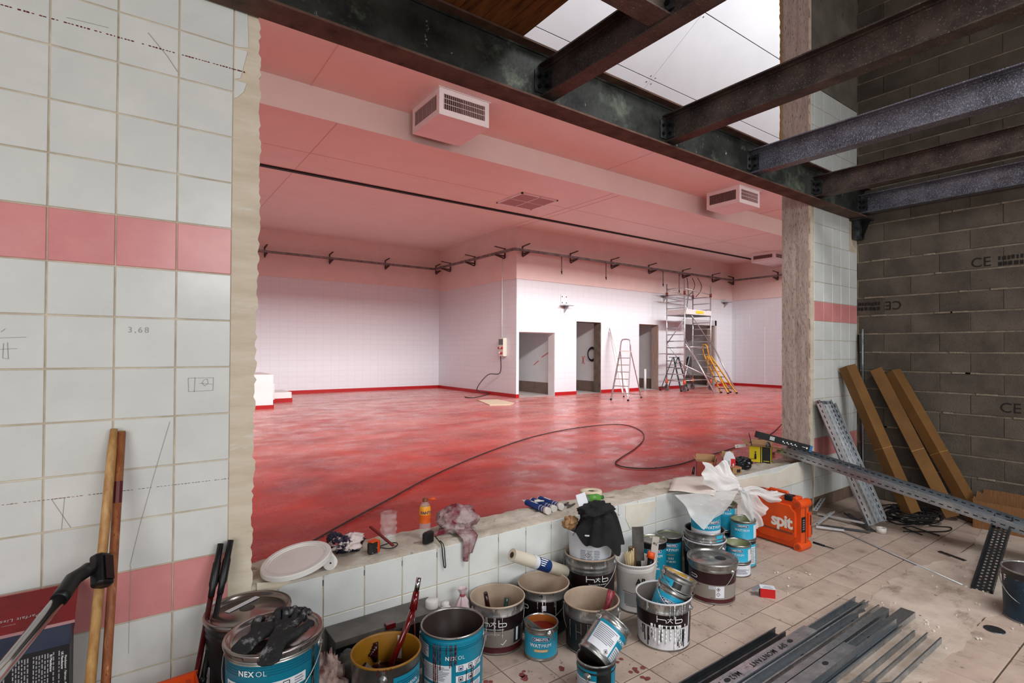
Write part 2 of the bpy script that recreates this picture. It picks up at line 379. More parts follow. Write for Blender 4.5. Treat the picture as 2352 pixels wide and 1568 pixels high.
def far_tile_mat(name, axis, col, line):
    mt = bpy.data.materials.new(name); mt.use_nodes = True; nt = mt.node_tree; N = nt.nodes; L = nt.links; b = N['Principled BSDF']
    tc = N.new('ShaderNodeTexCoord'); sp = N.new('ShaderNodeSeparateXYZ'); cb = N.new('ShaderNodeCombineXYZ')
    L.new(tc.outputs['Object'], sp.inputs[0]); L.new(sp.outputs[axis], cb.inputs[0]); L.new(sp.outputs[2], cb.inputs[1])
    bt = N.new('ShaderNodeTexBrick'); bt.offset = 0; bt.inputs['Scale'].default_value = 1.0
    bt.inputs['Brick Width'].default_value = 0.3; bt.inputs['Row Height'].default_value = 0.2; bt.inputs['Mortar Size'].default_value = 0.004
    bt.inputs['Color1'].default_value = col; bt.inputs['Color2'].default_value = tuple([c*0.985 for c in col[:3]]+[1]); bt.inputs['Mortar'].default_value = line
    L.new(cb.outputs[0], bt.inputs['Vector']); L.new(bt.outputs['Color'], b.inputs['Base Color']); b.inputs['Roughness'].default_value = 0.35
    return mt
red_floor = red_floor_mat()
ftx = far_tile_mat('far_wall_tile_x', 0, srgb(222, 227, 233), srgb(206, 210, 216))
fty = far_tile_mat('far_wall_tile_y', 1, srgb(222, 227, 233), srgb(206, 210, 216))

JD = 0.36
# ---- red hall shell
YB, YF, X1, X2, ZC, ZT = 20.5, 14.8, 10.45, 23.1, 5.78, 4.06
struct('floor', MB().box(-8, 2.9, -0.1, 23.4, 21, 0), red_floor)
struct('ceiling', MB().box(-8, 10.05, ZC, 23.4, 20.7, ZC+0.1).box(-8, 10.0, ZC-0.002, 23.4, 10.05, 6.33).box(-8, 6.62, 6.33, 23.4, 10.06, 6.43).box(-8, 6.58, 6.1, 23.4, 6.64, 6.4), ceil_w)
ce = struct('trim_1', MB().box(-8, 13.26, ZC-0.035, 23.0, 13.38, ZC-0.004), M('black_track', srgb(10, 8, 8), 0.6))
# thin board joints in the ceilings
sj = MB()
for x in (2.52, 9.9, 17.2): sj.box(x, 6.7, 6.322, x+0.012, 10, 6.331)
for x in (3.0, 10.2, 10.45, 17.9): sj.box(x, 10.05, ZC-0.006, x+0.014, 20.4, ZC+0.001)
sj.box(-8, 11.9, ZC-0.004, 23, 11.915, ZC+0.001)
struct('trim_2', sj, M('ceiling_board_joint', srgb(214, 192, 186), 0.7))
# sloped white soffit above the opening, in separate panels
sf = tag(thing('ceiling_soffit', 'white sloped soffit of wide panels seen above the dark beam', None), kind='structure')
sl = Vector((0, -1.0, 0.6)).normalized(); nn = Vector((0, -0.6, -1.0)).normalized()
ys = [6.62, 6.24, 5.16, 4.08, 3.0]; xs = [-8, -2.73, 2.27, 7.27, 12.27, 17.27, 23.3]
def sz_(y): return 6.37+(6.24-y)*0.6
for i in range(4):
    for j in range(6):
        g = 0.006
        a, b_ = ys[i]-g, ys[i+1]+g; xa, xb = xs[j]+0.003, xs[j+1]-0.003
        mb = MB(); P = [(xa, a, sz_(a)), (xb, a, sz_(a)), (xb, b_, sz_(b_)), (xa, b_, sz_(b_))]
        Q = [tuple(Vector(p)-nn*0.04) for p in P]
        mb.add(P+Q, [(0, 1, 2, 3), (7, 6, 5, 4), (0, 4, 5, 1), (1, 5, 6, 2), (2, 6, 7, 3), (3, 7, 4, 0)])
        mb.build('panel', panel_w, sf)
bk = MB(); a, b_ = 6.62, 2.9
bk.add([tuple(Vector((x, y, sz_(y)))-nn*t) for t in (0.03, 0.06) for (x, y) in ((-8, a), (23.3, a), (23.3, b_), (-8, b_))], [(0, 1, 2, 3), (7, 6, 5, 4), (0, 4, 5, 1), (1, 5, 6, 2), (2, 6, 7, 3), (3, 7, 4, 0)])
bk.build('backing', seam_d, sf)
# four fixing screws round each cross joint and two dents
sc_ = MB()
for (x, y) in ((7.27, 6.24), (7.27, 5.16), (12.27, 6.24)):
    for dx in (-0.06, 0.06):
        for dy in (-0.05, 0.05):
            p = Vector((x+dx, y+dy, sz_(y+dy)))+nn*0.003
            sc_.tube([p, p+nn*0.004], 0.010, 8)
tag(sc_.build('screw_heads', galv_d, sf), kind='stuff')

wl = MB()
wl.box(-8, YB, 0, X1+0.3, YB+0.2, ZT+0.1, 0); wl.box(-8, YB-0.03, ZT+0.1, X1+0.3, YB+0.2, ZC, 1)
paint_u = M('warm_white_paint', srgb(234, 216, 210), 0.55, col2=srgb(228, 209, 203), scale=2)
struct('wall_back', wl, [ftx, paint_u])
wl = MB(); wl.box(X1, YF+JD, 0, X1+0.1, YB, ZT+0.02, 0); wl.box(X1-0.03, YF+JD, ZT, X1+0.1, YB-0.03, ZC, 1)
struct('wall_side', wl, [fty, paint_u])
wl = MB(); wl.box(X2, 2.95, 0, X2+0.2, YF, ZT, 0); wl.box(X2-0.03, 2.95, ZT-0.02, X2+0.2, YF-0.03, ZC, 1)
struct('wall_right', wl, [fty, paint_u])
struct('wall_left', MB().box(-8.2, 2.9, 0, -8, 20.7, 8.4), paint_w)
# front wall of the door rooms
doors = [(10.56, 12.14, 2.24), (13.16, 14.42, 2.69), (16.56, 17.77, 2.71), (19.48, 21.7, 2.86)]

wl = MB(); xa = X1
for (a, b_, h) in doors:
    wl.box(xa, YF, 0, a, YF+JD, ZT, 0); wl.box(a, YF, h, b_, YF+JD, ZT, 0); xa = b_
wl.box(xa, YF, 0, X2+0.08, YF+JD, ZT, 0)
wl.box(X1-0.03, YF-0.03, ZT-0.02, X2+0.1, YF+JD, ZC, 1)
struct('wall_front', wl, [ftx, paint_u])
# raw concrete jamb linings on the right side of the doorways
for n, ((a, b_, h), mt_) in enumerate(zip(doors, (paint_w, concrete, sawn, sawn))):
    t = 0.03 if n else 0.012
    mb = MB(); mb.box(b_-t, YF+0.01, 0, b_+0.005, YF+JD+0.01, h, 0); mb.box(a, YF+0.06, h-0.02, b_, YF+JD, h+0.005, 0)
    struct('door_%d' % (n+1), mb, mt_)
mb = MB(); mb.box(19.38, YF-0.03, 2.80, 21.82, YF, 3.04); mb.box(21.7, YF-0.03, 0.1, 21.82, YF, 3.04)
struct('trim_3', mb, M('grey_door_frame', srgb(186, 186, 188), 0.5))
# rooms behind the doorways
wl = MB()
for x in (12.32, 14.55, 17.95, 22.4): wl.box(x, YF+JD, 0, x+0.1, 19.6, 3.3, 0)
wl.box(X1+0.1, 19.6, 0, 23.2, 19.7, 3.3, 0); wl.box(X1+0.1, YF+JD, 3.3, 23.2, 19.7, 3.4, 0)
for x in (12.32, 14.55, 17.95, 22.4): wl.box(x-0.012, YF+JD+0.02, 0, x, 19.6, 0.42, 1)
wl.box(X1+0.1, 19.58, 0, 23.1, 19.6, 0.42, 1)
struct('wall_inner', wl, [paint_w, M('bare_plinth', srgb(142, 116, 106), 0.9, col2=srgb(120, 104, 96), scale=3)])
struct('floor_inner', MB().box(X1+0.1, YF+0.02, 0.0, 23.0, 19.6, 0.006), M('dusty_concrete_floor', srgb(198, 192, 188), 0.8, col2=srgb(170, 160, 156), scale=1.5))
# red skirting, mitred runs of their own
def skirt(n, x0, y0, x1, y1):
    struct('baseboard_%s' % n, MB().rbox(x0, y0, 0, x1, y1, 0.12, 0.006), red_skirt)
skirt('back', -7.9, YB-0.03, X1, YB); skirt('side', X1-0.03, YF, X1, YB-0.03); skirt('right', X2-0.03, 3.0, X2, YF)
skirt('pier', X1-0.03, YF-0.03, 10.56, YF); skirt('pier_two', 12.14, YF-0.03, 13.16, YF); skirt('pier_three', 14.42, YF-0.03, 16.56, YF)
skirt('pier_four', 17.77, YF-0.03, 19.48, YF); skirt('pier_five', 21.7, YF-0.03, X2-0.03, YF)
# blocked-up opening in the right wall
pt = struct('trim_4', MB().prism([(14.59, 0.12), (14.59, 3.34), (13.87, 3.3), (13.87, 2.75), (13.13, 2.75), (13.13, 0.12)], X2-0.012, X2, 'x'), fty)
# plinth blocks by the left end of the hall
for (u, v, wpx, h, n) in ((627, 938, 1.9, 0.9, 5),):
    p = fl(u, v)
    mb = MB(); mb.box(p.x-2.2, p.y, 0.1, p.x, p.y+1.6, 0.92, 0); mb.box(p.x-2.2, p.y-0.02, 0, p.x+0.02, p.y+1.6, 0.1, 1)
    mb.box(p.x-2, p.y+1.6, 0.1, p.x+0.35, p.y+2.9, 0.58, 0); mb.box(p.x-2, p.y+1.58, 0, p.x+0.37, p.y+2.9, 0.1, 1)
    mb.box(p.x+0.35, p.y+1.7, 0.1, p.x+0.85, p.y+2.9, 0.3, 0); mb.box(p.x+0.35, p.y+1.68, 0, p.x+0.87, p.y+2.9, 0.12, 1)
    struct('trim_5', mb, [paint_w, red_skirt])

# ---- near room: floor of single tiles, worn screed patch
struct('floor_near_bed', MB().box(-6, -5, -0.1, 6.9, 2.95, -0.007), floor_g)
fo = tag(thing('floor_near', 'beige square floor tiles, dirty and paint-spotted', None), kind='structure')
dx, dy = 0.2025, 0.2125
def chamf_tile(w_, h_, t, c):
    """tile lying in xy, top at z=0"""
    mb = MB()
    v = [(-w_/2+c, -h_/2+c, 0), (w_/2-c, -h_/2+c, 0), (w_/2-c, h_/2-c, 0), (-w_/2+c, h_/2-c, 0), (-w_/2, -h_/2, -c), (w_/2, -h_/2, -c), (w_/2, h_/2, -c), (-w_/2, h_/2, -c), (-w_/2, -h_/2, -t), (w_/2, -h_/2, -t), (w_/2, h_/2, -t), (-w_/2, h_/2, -t)]
    f = [(0, 1, 2, 3)]
    for a in (0, 4):
        for i in range(4): f.append((a+4+i, a+4+(i+1) % 4, a+(i+1) % 4, a+i))
    return mb.add(v, f)
ft = chamf_tile(dx-0.0035, dy-0.008, 0.02, 0.0015).mesh('floor_tile', floor_t)
patch_px = [(1905, 1500), (1960, 1440), (2004, 1366), (2052, 1330), (2100, 1300), (2160, 1290), (2230, 1262), (2352, 1262), (2352, 1398), (2262, 1420), (2236, 1452), (2205, 1490), (2170, 1510), (2160, 1545), (2130, 1568), (1880, 1568)]
patch = [fl(*q) for q in patch_px]
patch = [Vector((p.x, p.y)) for p in patch]; patch[7] = Vector((6.56, 1.5)); patch[8] = Vector((6.56, 0.4))
patch.insert(8, Vector((6.56, 1.0)))
def inside(x, y, poly):
    c = False; n = len(poly)
    for i in range(n):
        a, b_ = poly[i], poly[i-1]
        if (a.y > y) != (b_.y > y) and x < (b_.x-a.x)*(y-a.y)/(b_.y-a.y)+a.x: c = not c
    return c
cand = []
for i in range(-6, 26):
    for j in range(-2, 13):
        x, y = 1.50+dx*i+dx/2, 2.45+0.2125-dy*j-dy/2
        if x > 6.5 or y > 2.66: continue
        P = Vector((x, y, -EYE)); dd_ = P.dot(FW)
        if dd_ < 0.4: continue
        u, v = CX+F_PX*P.dot(RT)/dd_, CY-F_PX*P.dot(UP)/dd_
        if u < -60 or u > 2440 or v > 1640: continue
        if all(inside(x+sx_*0.17, y+sy_*0.17, patch) for sx_ in (-1, 1) for sy_ in (-1, 1)): continue
        cand.append((dd_, x, y))
cand.sort()
rest = MB()
for k, (d_, x, y) in enumerate(cand):
    z = random.uniform(-0.0012, 0.0006); rz = random.uniform(-0.004, 0.004)
    if k < 296: inst(ft, 'tile', fo, (x, y, z), (0, 0, rz))
    else: rest.add([(x+q.co.x, y+q.co.y, q.co.z) for q in ft.vertices], [tuple(p.vertices) for p in ft.polygons])
if rest.v: tag(rest.build('far_tiles', floor_t, fo), kind='stuff')
# irregular screed skin over the tiles, a few millimetres proud
mb = MB(); n = len(patch); jag = []
for i in range(n):
    a, b_ = patch[i], patch[(i+1) % n]; st = max(1, int((b_-a).length/0.06))
    for k in range(st):
        p = a.lerp(b_, k/st); jag.append((p.x+random.uniform(-0.018, 0.018), p.y+random.uniform(-0.015, 0.015)))
mb.prism(jag, -0.02, 0.0035, 'z')
struct('floor_screed', mb, screed_m)
# floor beyond the tiles that the photo shows (out of frame)
mb = MB(); mb.box(-6, -5, -0.02, 0.25, 2.64, -0.002); mb.box(0.25, -5, -0.02, 6.6, 0.2, -0.003)
struct('floor_outer', mb, floor_t)
# round drain cover
p = fl(2284, 1446)
t = thing('drain_cover', 'small round grey metal drain cover let into the tiled floor', 'drain cover', (p.x, p.y, 0.0))
MB().lathe([(0.0, 0.003), (0.042, 0.003), (0.046, 0.0045), (0.05, 0.003), (0.05, -0.004)], 28).build('cover', galv_d, t)
mb = MB()
for k in range(8): a = k*PI/4; mb.tube([(0.026*math.cos(a), 0.026*math.sin(a), 0.0032), (0.026*math.cos(a), 0.026*math.sin(a), 0.0042)], 0.004, 8)
mb.build('holes', ink, t)

# ---- tiled front wall: core, then every tile
def wall_tile(w_, h_, c=0.0018, t=0.012):
    v = [(-w_/2+c, 0, -h_/2+c), (w_/2-c, 0, -h_/2+c), (w_/2-c, 0, h_/2-c), (-w_/2+c, 0, h_/2-c), (-w_/2, c, -h_/2), (w_/2, c, -h_/2), (w_/2, c, h_/2), (-w_/2, c, h_/2), (-w_/2, t, -h_/2), (w_/2, t, -h_/2), (w_/2, t, h_/2), (-w_/2, t, h_/2)]
    f = [(0, 1, 2, 3)]
    for a in (0, 4):
        for i in range(4): f.append((a+4+i, a+4+(i+1) % 4, a+(i+1) % 4, a+i))
    return MB().add(v, f)
G = 0.0058
big_w = wall_tile(TW-G, TW-G).mesh('wall_tile', tile_w); big_p = wall_tile(TW-G, TW-G).mesh('wall_tile_pink', tile_p)
skirt_t = M('brown_skirting_tile', srgb(142, 120, 104), 0.5, col2=srgb(110, 92, 80), scale=5)
def tjit(): return (random.uniform(-0.003, 0.003), 0, random.uniform(-0.002, 0.002))
XV, ZR = -0.254, 0.1227
wf = struct('wall_tiled_left', MB().box(-2.6, D+0.006, 0, 0.40, D+0.31, 6.2), grout, None, 'white tiled wall with two bands of pink tiles')
for i in range(-6, 3):
    for j in range(16):
        pink = j in (2, 9)
        inst(big_p if pink else big_w, 'tile', wf, (XV+TW*(i+0.5), D+random.uniform(0, 0.0012), ZR+TW*(j+0.5)), tjit())
    wall_tile(TW-G, ZR-0.004).build('skirting_tile', skirt_t, wf, (XV+TW*(i+0.5), D, ZR/2))
# broken narrow tiles at the top of the cut edge
for (z0, z1, xr0, xr1) in ((2.78, 2.9227-G, 0.372, 0.398), (2.9227, 3.1227-G, 0.402, 0.396), (2.9227+0.2, 3.2, 0.396, 0.41)):
    MB().prism([(0.349, z0), (xr0, z0+0.012), (xr1, z1), (0.349, z1)], D, D+0.008, 'y').build('tile', tile_w, wf)
MB().prism([(0.349, 2.695), (0.362, 2.705), (0.385, 2.735), (0.396, 2.775), (0.349, 2.775)], D, D+0.008, 'y').build('tile', tile_w, wf)
# ragged plastered edge of the opening
jag = [(0.346, 3.3), (0.346, 0.02)]
z = 0.02
while z < 3.3:
    base = 0.449-0.006*math.sin(z*2.1)-(0.004 if z < 2.0 else 0)
    jag.append((base+random.uniform(-0.007, 0.006)+(0.012 if 1.05 < z < 1.12 else 0), z)); z += 0.019
mb = MB(); mb.prism(jag, D+0.004, D+0.31, 'y')
mb.build('cut_edge', plaster, wf)
# chalk and pencil marks
red_chalk = M('red_chalk', srgb(104, 30, 30), 0.9); pencil = M('pencil', srgb(168, 166, 162), 0.9)
def stroke(pts, th, mat, name='pencil_mark', par=wf):
    mb = MB(); P = [wy(*q, D) for q in pts]
    for a, b_ in zip(P, P[1:]):
        mb.bar((a.x, D-0.0006, a.z), (b_.x, D-0.0006, b_.z), 0.0012, th)
    mb.build(name, mat, par)
def dashes(a, b_, n, th):
    a, b_ = wy(*a, D), wy(*b_, D); mb = MB()
    for k in range(n):
        t0 = k/n+random.uniform(0, 0.4)/n; t1 = (k+1)/n-random.uniform(0, 0.35)/n
        if random.random() < 0.12: continue
        p, q = a.lerp(b_, t0), a.lerp(b_, t1)
        mb.bar((p.x, D-0.0006, p.z), (q.x, D-0.0006, q.z), 0.0012, th*random.uniform(0.6, 1.3))
    mb.build('chalk_line', red_chalk, wf)
dashes((0, 10), (570, 168), 70, 0.0042); dashes((0, 1160), (528, 1098), 60, 0.0016)
for pts in (((432, 868), (490, 867), (489, 896), (433, 899), (432, 868)), ((446, 900), (448, 866)), ((468, 872), (476, 870), (478, 880), (470, 886), (464, 879), (468, 872)), ((458, 880), (489, 882)),
            ((118, 1146), (163, 1212)), ((148, 1143), (141, 1216)), ((390, 968), (355, 1085), (320, 1210), (298, 1300)), ((300, 1300), (295, 1500)), ((8, 788), (6, 822), (19, 824), (17, 786)), ((2, 762), (12, 755)), ((0, 776), (60, 774)), ((0, 802), (40, 800))):
    stroke(pts, 0.0016, pencil)
stroke(((340, 75), (385, 130), (408, 165)), 0.003, pencil, 'scuff'); stroke(((152, 40), (250, 64)), 0.002, pencil, 'scuff')
p = wy(318, 758, D); flat_text('lettering', '3,68', 0.032, pencil, wf, (p.x, D-0.0004, p.z), (1, 0, 0), (0, 0, 1), space=1.3)

# parapet under the opening
def sill_z(x): return 0.55-(x-0.5)*0.0125
pw = struct('wall_parapet', MB().box(0.40, D+0.006, 0, 5.51, D+0.30, 0.47), grout, None, 'low white tiled parapet with rough mortar top')
for i in range(3, 29):
    for j in range(2):
        inst(big_w, 'tile', pw, (XV+TW*(i+0.5), D+random.uniform(0, 0.0012), ZR+TW*(j+0.5)-(0.0 if j == 0 else 0.0)), tjit())
    wall_tile(TW-G, ZR-0.004).build('skirting_tile', skirt_t, pw, (XV+TW*(i+0.5), D, ZR/2))
rs = random.Random(5)
hn = [[rs.uniform(-0.008, 0.008) for _ in range(9)] for _ in range(105)]
def top(uu, vv):
    x = 0.40+uu*5.11; i = int(round(uu*104)); j = int(round(vv*8))
    y = D+0.002+vv*0.325+(rs.uniform(0.0, 0.010) if vv == 0 else rs.uniform(-0.01, 0.01) if vv == 1 else 0)
    return (x, y, sill_z(x)+hn[i][j]-(0.012 if vv in (0.0,) else 0)-(0.01 if vv == 1 else 0))
mb = MB(); mb.grid(top, 104, 8); n_ = len(mb.v)
k = 105
front = [mb.v[i] for i in range(k)]; back = [mb.v[8*k+i] for i in range(k)]
mb.add(front+[(p[0], D+0.003, 0.50) for p in front], [(i, k+i, k+i+1, i+1) for i in range(k-1)])
mb.add(back+[(p[0], p[1], 0.0) for p in back], [(i+1, k+i+1, k+i, i) for i in range(k-1)])
mb.build('mortar_cap', mortar_top, pw)
# bare plaster patches where tiles came off
def plate(name, px, mat, par, y=D, t=0.010):
    P = [wy(u, v, y) for u, v in px]
    MB().prism([(p.x, p.z) for p in P], y-t, y+0.004, 'y').build(name, mat, par)
plate('plaster_patch', [(1436, 1160), (1505, 1150), (1508, 1160), (1476, 1206), (1446, 1213), (1436, 1190)], pale_pl, pw, t=0.004)
plate('plaster_patch', [(1672, 1105), (1720, 1096), (1790, 1084), (1826, 1064), (1845, 1078), (1846, 1096), (1838, 1106), (1790, 1120), (1735, 1132), (1700, 1134), (1672, 1130)], pale_pl, pw, t=0.006)
plate('plaster_patch', [(590, 1338), (672, 1333), (640, 1352), (590, 1362)], plaster, pw, t=0.003)

# right-hand pillar: sawn reveal, tiles, concrete above
pr_ = struct('wall_pillar', MB().box(5.515, D+0.006, 0, 6.62, D+0.30, 6.2), grout, None, 'tiled end of wall with a sawn concrete edge')
mb = MB(); n = 60; prof = []
for k in range(n+1):
    z = 0.42+k*(6.2-0.42)/n; prof.append(z)
mb.grid(lambda uu, vv: (5.503+rs.uniform(-0.002, 0.002)+(0.004 if 0.45 < uu < 0.55 else 0), D+0.003+uu*0.294, 0.42+vv*5.78), 10, 90, smooth=False)
mb.build('sawn_edge', sawn, pr_)
MB().box(5.503, D+0.001, 0.4, 5.579, D+0.02, 2.98).build('plaster_strip', plaster, pr_)
MB().box(5.503, D+0.001, 2.98, 5.524, D+0.02, 6.2).build('plaster_strip', plaster, pr_)
XR = 5.5808
for i in range(5):
    for j in range(21):
        if j >= 13 and j < 15 and i == 4: continue
        inst(big_p if j in (2, 9) else big_w, 'tile', pr_, (XR+TW*(i+0.5), D+random.uniform(0, 0.0012), ZR+TW*(j+0.5)), tjit())
    wall_tile(TW-G, ZR-0.004).build('skirting_tile', skirt_t, pr_, (XR+TW*(i+0.5), D, ZR/2))
nar = wall_tile(0.05, TW-G).mesh('narrow_tile', tile_w)
for j in range(15, 21): inst(nar, 'tile', pr_, (5.552, D, ZR+TW*(j+0.5)))
MB().box(5.526, D-0.004, 4.325, 6.58, D+0.02, 6.2).build('concrete_lintel', concrete, pr_)
# torn yellow insulation left along the far edge of the pillar
mb = MB(); jag = []
zz = 3.55
while zz < 6.2:
    jag.append((5.50-rs.uniform(0.0, 0.022), zz)); zz += 0.03
jag += [(5.52, 6.2), (5.52, 3.55)]
mb.prism(jag, D+0.297, D+0.315, 'y'); mb.build('insulation_edge', M('torn_insulation', srgb(166, 128, 74), 0.95, bump=0.6, bscale=90), pr_)
# plain walls that close the hall, out of sight
struct('wall_near', MB().box(6.62, D+0.006, 0, 23.3, D+0.3, 6.1).box(-8, D+0.006, 0, -2.6, D+0.3, 6.1).box(-8, 2.88, 7.45, 23.3, 2.93, 8.45).box(-8, 2.88, 6.0, 23.3, 2.93, 6.12), paint_w)
struct('ceiling_roof', MB().box(-6, -5, 5.95, 6.9, 2.95, 6.05), M('dark_roof', srgb(72, 68, 64), 0.9))

# ---- block wall on the right
bw = struct('wall_block', MB().box(6.592, -1.2, -0.02, 6.8, D, 5.95), joint_m, None, 'grey concrete block wall, unplastered')
ZL = 2.6145
def block(l, h, c=0.003, t=0.03):
    v = [(0, l/2-c, -h/2+c), (0, -l/2+c, -h/2+c), (0, -l/2+c, h/2-c), (0, l/2-c, h/2-c), (c, l/2, -h/2), (c, -l/2, -h/2), (c, -l/2, h/2), (c, l/2, h/2), (t, l/2, -h/2), (t, -l/2, -h/2), (t, -l/2, h/2), (t, l/2, h/2)]
    f = [(0, 3, 2, 1)][::-1]
    f = [(0, 1, 2, 3)]
    for a in (0, 4):
        for i in range(4): f.append((a+4+i, a+4+(i+1) % 4, a+(i+1) % 4, a+i))
    return MB().add(v, f)
bmesh_ = block(0.494, 0.186).mesh('block', block_m)
blocks = {}
for a in range(-16, 13):
    zc = ZL-0.2021*(a+0.5)
    if zc+0.1 > 5.95 or zc < 0: continue
    off = 2.1257 if a % 2 else 1.8757
    for k in range(-2, 5):
        yc = off+0.25-0.5*k if False else off-0.5*k-0.25
        y1, y0 = yc+0.25, yc-0.25
        if y0 > D-0.03 or y1 < 0.6: continue
        j = (random.uniform(-0.002, 0.002), 0, random.uniform(-0.003, 0.003))
        if y1 > D:
            l = D-y0-0.006; o = block(l, 0.186).build('block', block_m, bw, (6.58+random.uniform(0, 0.004), y0+0.003+l/2, zc), j)
        else:
            o = inst(bmesh_, 'block', bw, (6.58+random.uniform(0, 0.004), yc, zc), j)
        blocks[(a, round(yc, 2))] = o
stamp = M('black_stamp_ink', srgb(34, 29, 26), 0.95)
def ce(u, v, flip=False, s=0.105):
    p = wx(u, v, 6.58); xd, yd = ((0, -1, 0), (0, 0, 1)) if not flip else ((0, 1, 0), (0, 0, -1))
    flat_text('lettering', 'CE', s*1.25, stamp, bw, (6.5785, p.y, p.z), xd, yd, 0.0, 1.0, 0.0008)
    mb = MB(); sg = -1 if not flip else 1
    for r_ in range(2):
        y = p.y+sg*0.13
        for k in range(9):
            wd = rs.uniform(0.012, 0.032); z = p.z+(0.024 if r_ == 0 else -0.028)+rs.uniform(-0.004, 0.004)
            mb.box(6.5775, min(y, y+sg*wd), z-0.018, 6.579, max(y, y+sg*wd), z+0.018); y += sg*(wd+rs.uniform(0.005, 0.016))
    mb.build('stamp_marks', stamp, bw)
ce(2253, 603); ce(2321, 938); ce(2052, 700, True); ce(2168, 92)
mb = MB()
# rough mortar smears on a few joints
for k in range(26):
    a = rs.randint(-2, 12); z = ZL-0.2021*a; y = rs.uniform(1.25, 2.55); l = rs.uniform(0.05, 0.22)
    mb.rbox(6.574, y-l/2, z-0.010, 6.59, y+l/2, z+0.008, 0.004)
tag(mb.build('mortar_smears', joint_m, bw), kind='stuff')

# ---- steel
def isec(b, h, tf, tw, L_, axis, mats):
    """I section of length L_ along +axis from the origin, bottom at z=0"""
    mb = MB()
    def bx(a0, z0, a1, z1, mi):
        if axis == 'x': mb.box(0, a0, z0, L_, a1, z1, mi)
        else: mb.box(a0, 0, z0, a1, L_, z1, mi)
    bx(-b/2, 0, b/2, tf, 1); bx(-b/2, h-tf, b/2, h, 1); bx(-tw/2, tf, tw/2, h-tf, 0)
    # root fillets
    for s in (-1, 1):
        for (z0, z1) in ((tf, tf+0.012), (h-tf-0.012, h-tf)): bx(min(s*tw/2, s*(tw/2+0.010)), z0, max(s*tw/2, s*(tw/2+0.010)), z1, 0)
    return mb
def cleat(par, loc, sx, wide=0.075, h=0.13):
    """bolted angle: one leg on the main web (facing -y), one on the joist web (facing -x)"""
    c = MB().box(0, -0.008, 0, wide, 0, h).box(wide-0.008, -wide, 0, wide, 0, h).build('cleat', cleat_m, par, loc)
    mb = MB()
    me = MB().tube([(0, 0, 0), (0, -0.012, 0)], 0.013, 6, smooth=False).mesh('bolt', bolt_m)
    for z in (0.035, h-0.035):
        inst(me, 'bolt', c, (wide*0.4, -0.006, z)); inst(me, 'bolt', c, (wide-0.006, -wide*0.55, z), (0, 0, -PI/2))
    return c
ZBM = 3.08
mbm = thing('main_beam', 'long dark steel beam with mottled web crossing above the opening', 'beam', (-2.2, 2.555, ZBM))
isec(0.15, 0.33, 0.012, 0.010, 8.74, 'x', None).build('beam_profile', [dark_steel, rust_steel], mbm)
jx = [2.0, 3.145, 4.27, 5.40, 6.44]
jm = [joist_brown, joist_brown, joist_steel, joist_brown, joist_steel]
jl = ['brown steel joist, first from left, meeting the main beam left of the white soffit panels', 'dark steel joist crossing the white soffit panels, second from left', 'silver speckled steel joist passing in front of the pillar', 'dull brown steel joist between two silver speckled joists', 'lowest silver speckled joist, close along the block wall']
for x, mt_, lb in zip(jx, jm, jl):
    j = thing('floor_joist', lb, 'beam', (x, -2.6, ZBM+0.04), group='steel joists')
    isec(0.1, 0.205, 0.009, 0.007, 5.145, 'y', None).build('beam_profile', [mt_, joist_brown if mt_ is joist_brown else joist_steel], j)
    cleat(j, (-0.079, 5.15, 0.035), 1)
j = thing('cross_joist', 'short brown cross joist bolted to the first joist at the top of the picture', 'beam', (0.3, 1.62, ZBM+0.05), group='steel joists')
isec(0.12, 0.19, 0.009, 0.007, 1.69, 'x', None).build('beam_profile', [joist_brown, joist_brown], j)
cleat(j, (1.61, 0.02, 0.05), 1)
# bracket carrying the beam end
t = thing('beam_bracket', 'black bolted steel bracket under the beam end at the corner', 'bracket', (6.46, 2.56, 2.86))
MB().box(-0.02, 0.0, 0, 0.11, 0.07, 0.22).box(-0.08, -0.09, 0.2, 0.12, 0.075, 0.215).build('plate', cleat_m, t)
MB().prism([(-0.08, 0.2), (0.0, 0.0), (0.0, 0.2)], -0.012, 0.012, 'x', mat=Matrix.Translation((0.05, 0, 0))).build('gusset', bolt_m, t)
for z in (0.04, 0.17): MB().tube([(0.04, 0.0, z), (0.04, -0.014, z)], 0.013, 6, smooth=False).build('bolt', bolt_m, t)
# brown boarded deck over the left part
dk = tag(thing('ceiling_deck', 'brown boarded deck lying on the joists at upper left', None), kind='structure')
pm = MB().box(-0.0685, 0, 0, 0.0685, 5.6, 0.03).mesh('plank', wood_deck)
for k in range(24): inst(pm, 'plank', dk, (1.725-0.14*k, -2.98+random.uniform(-0.004, 0.004), ZBM+0.332+random.uniform(0, 0.003)))
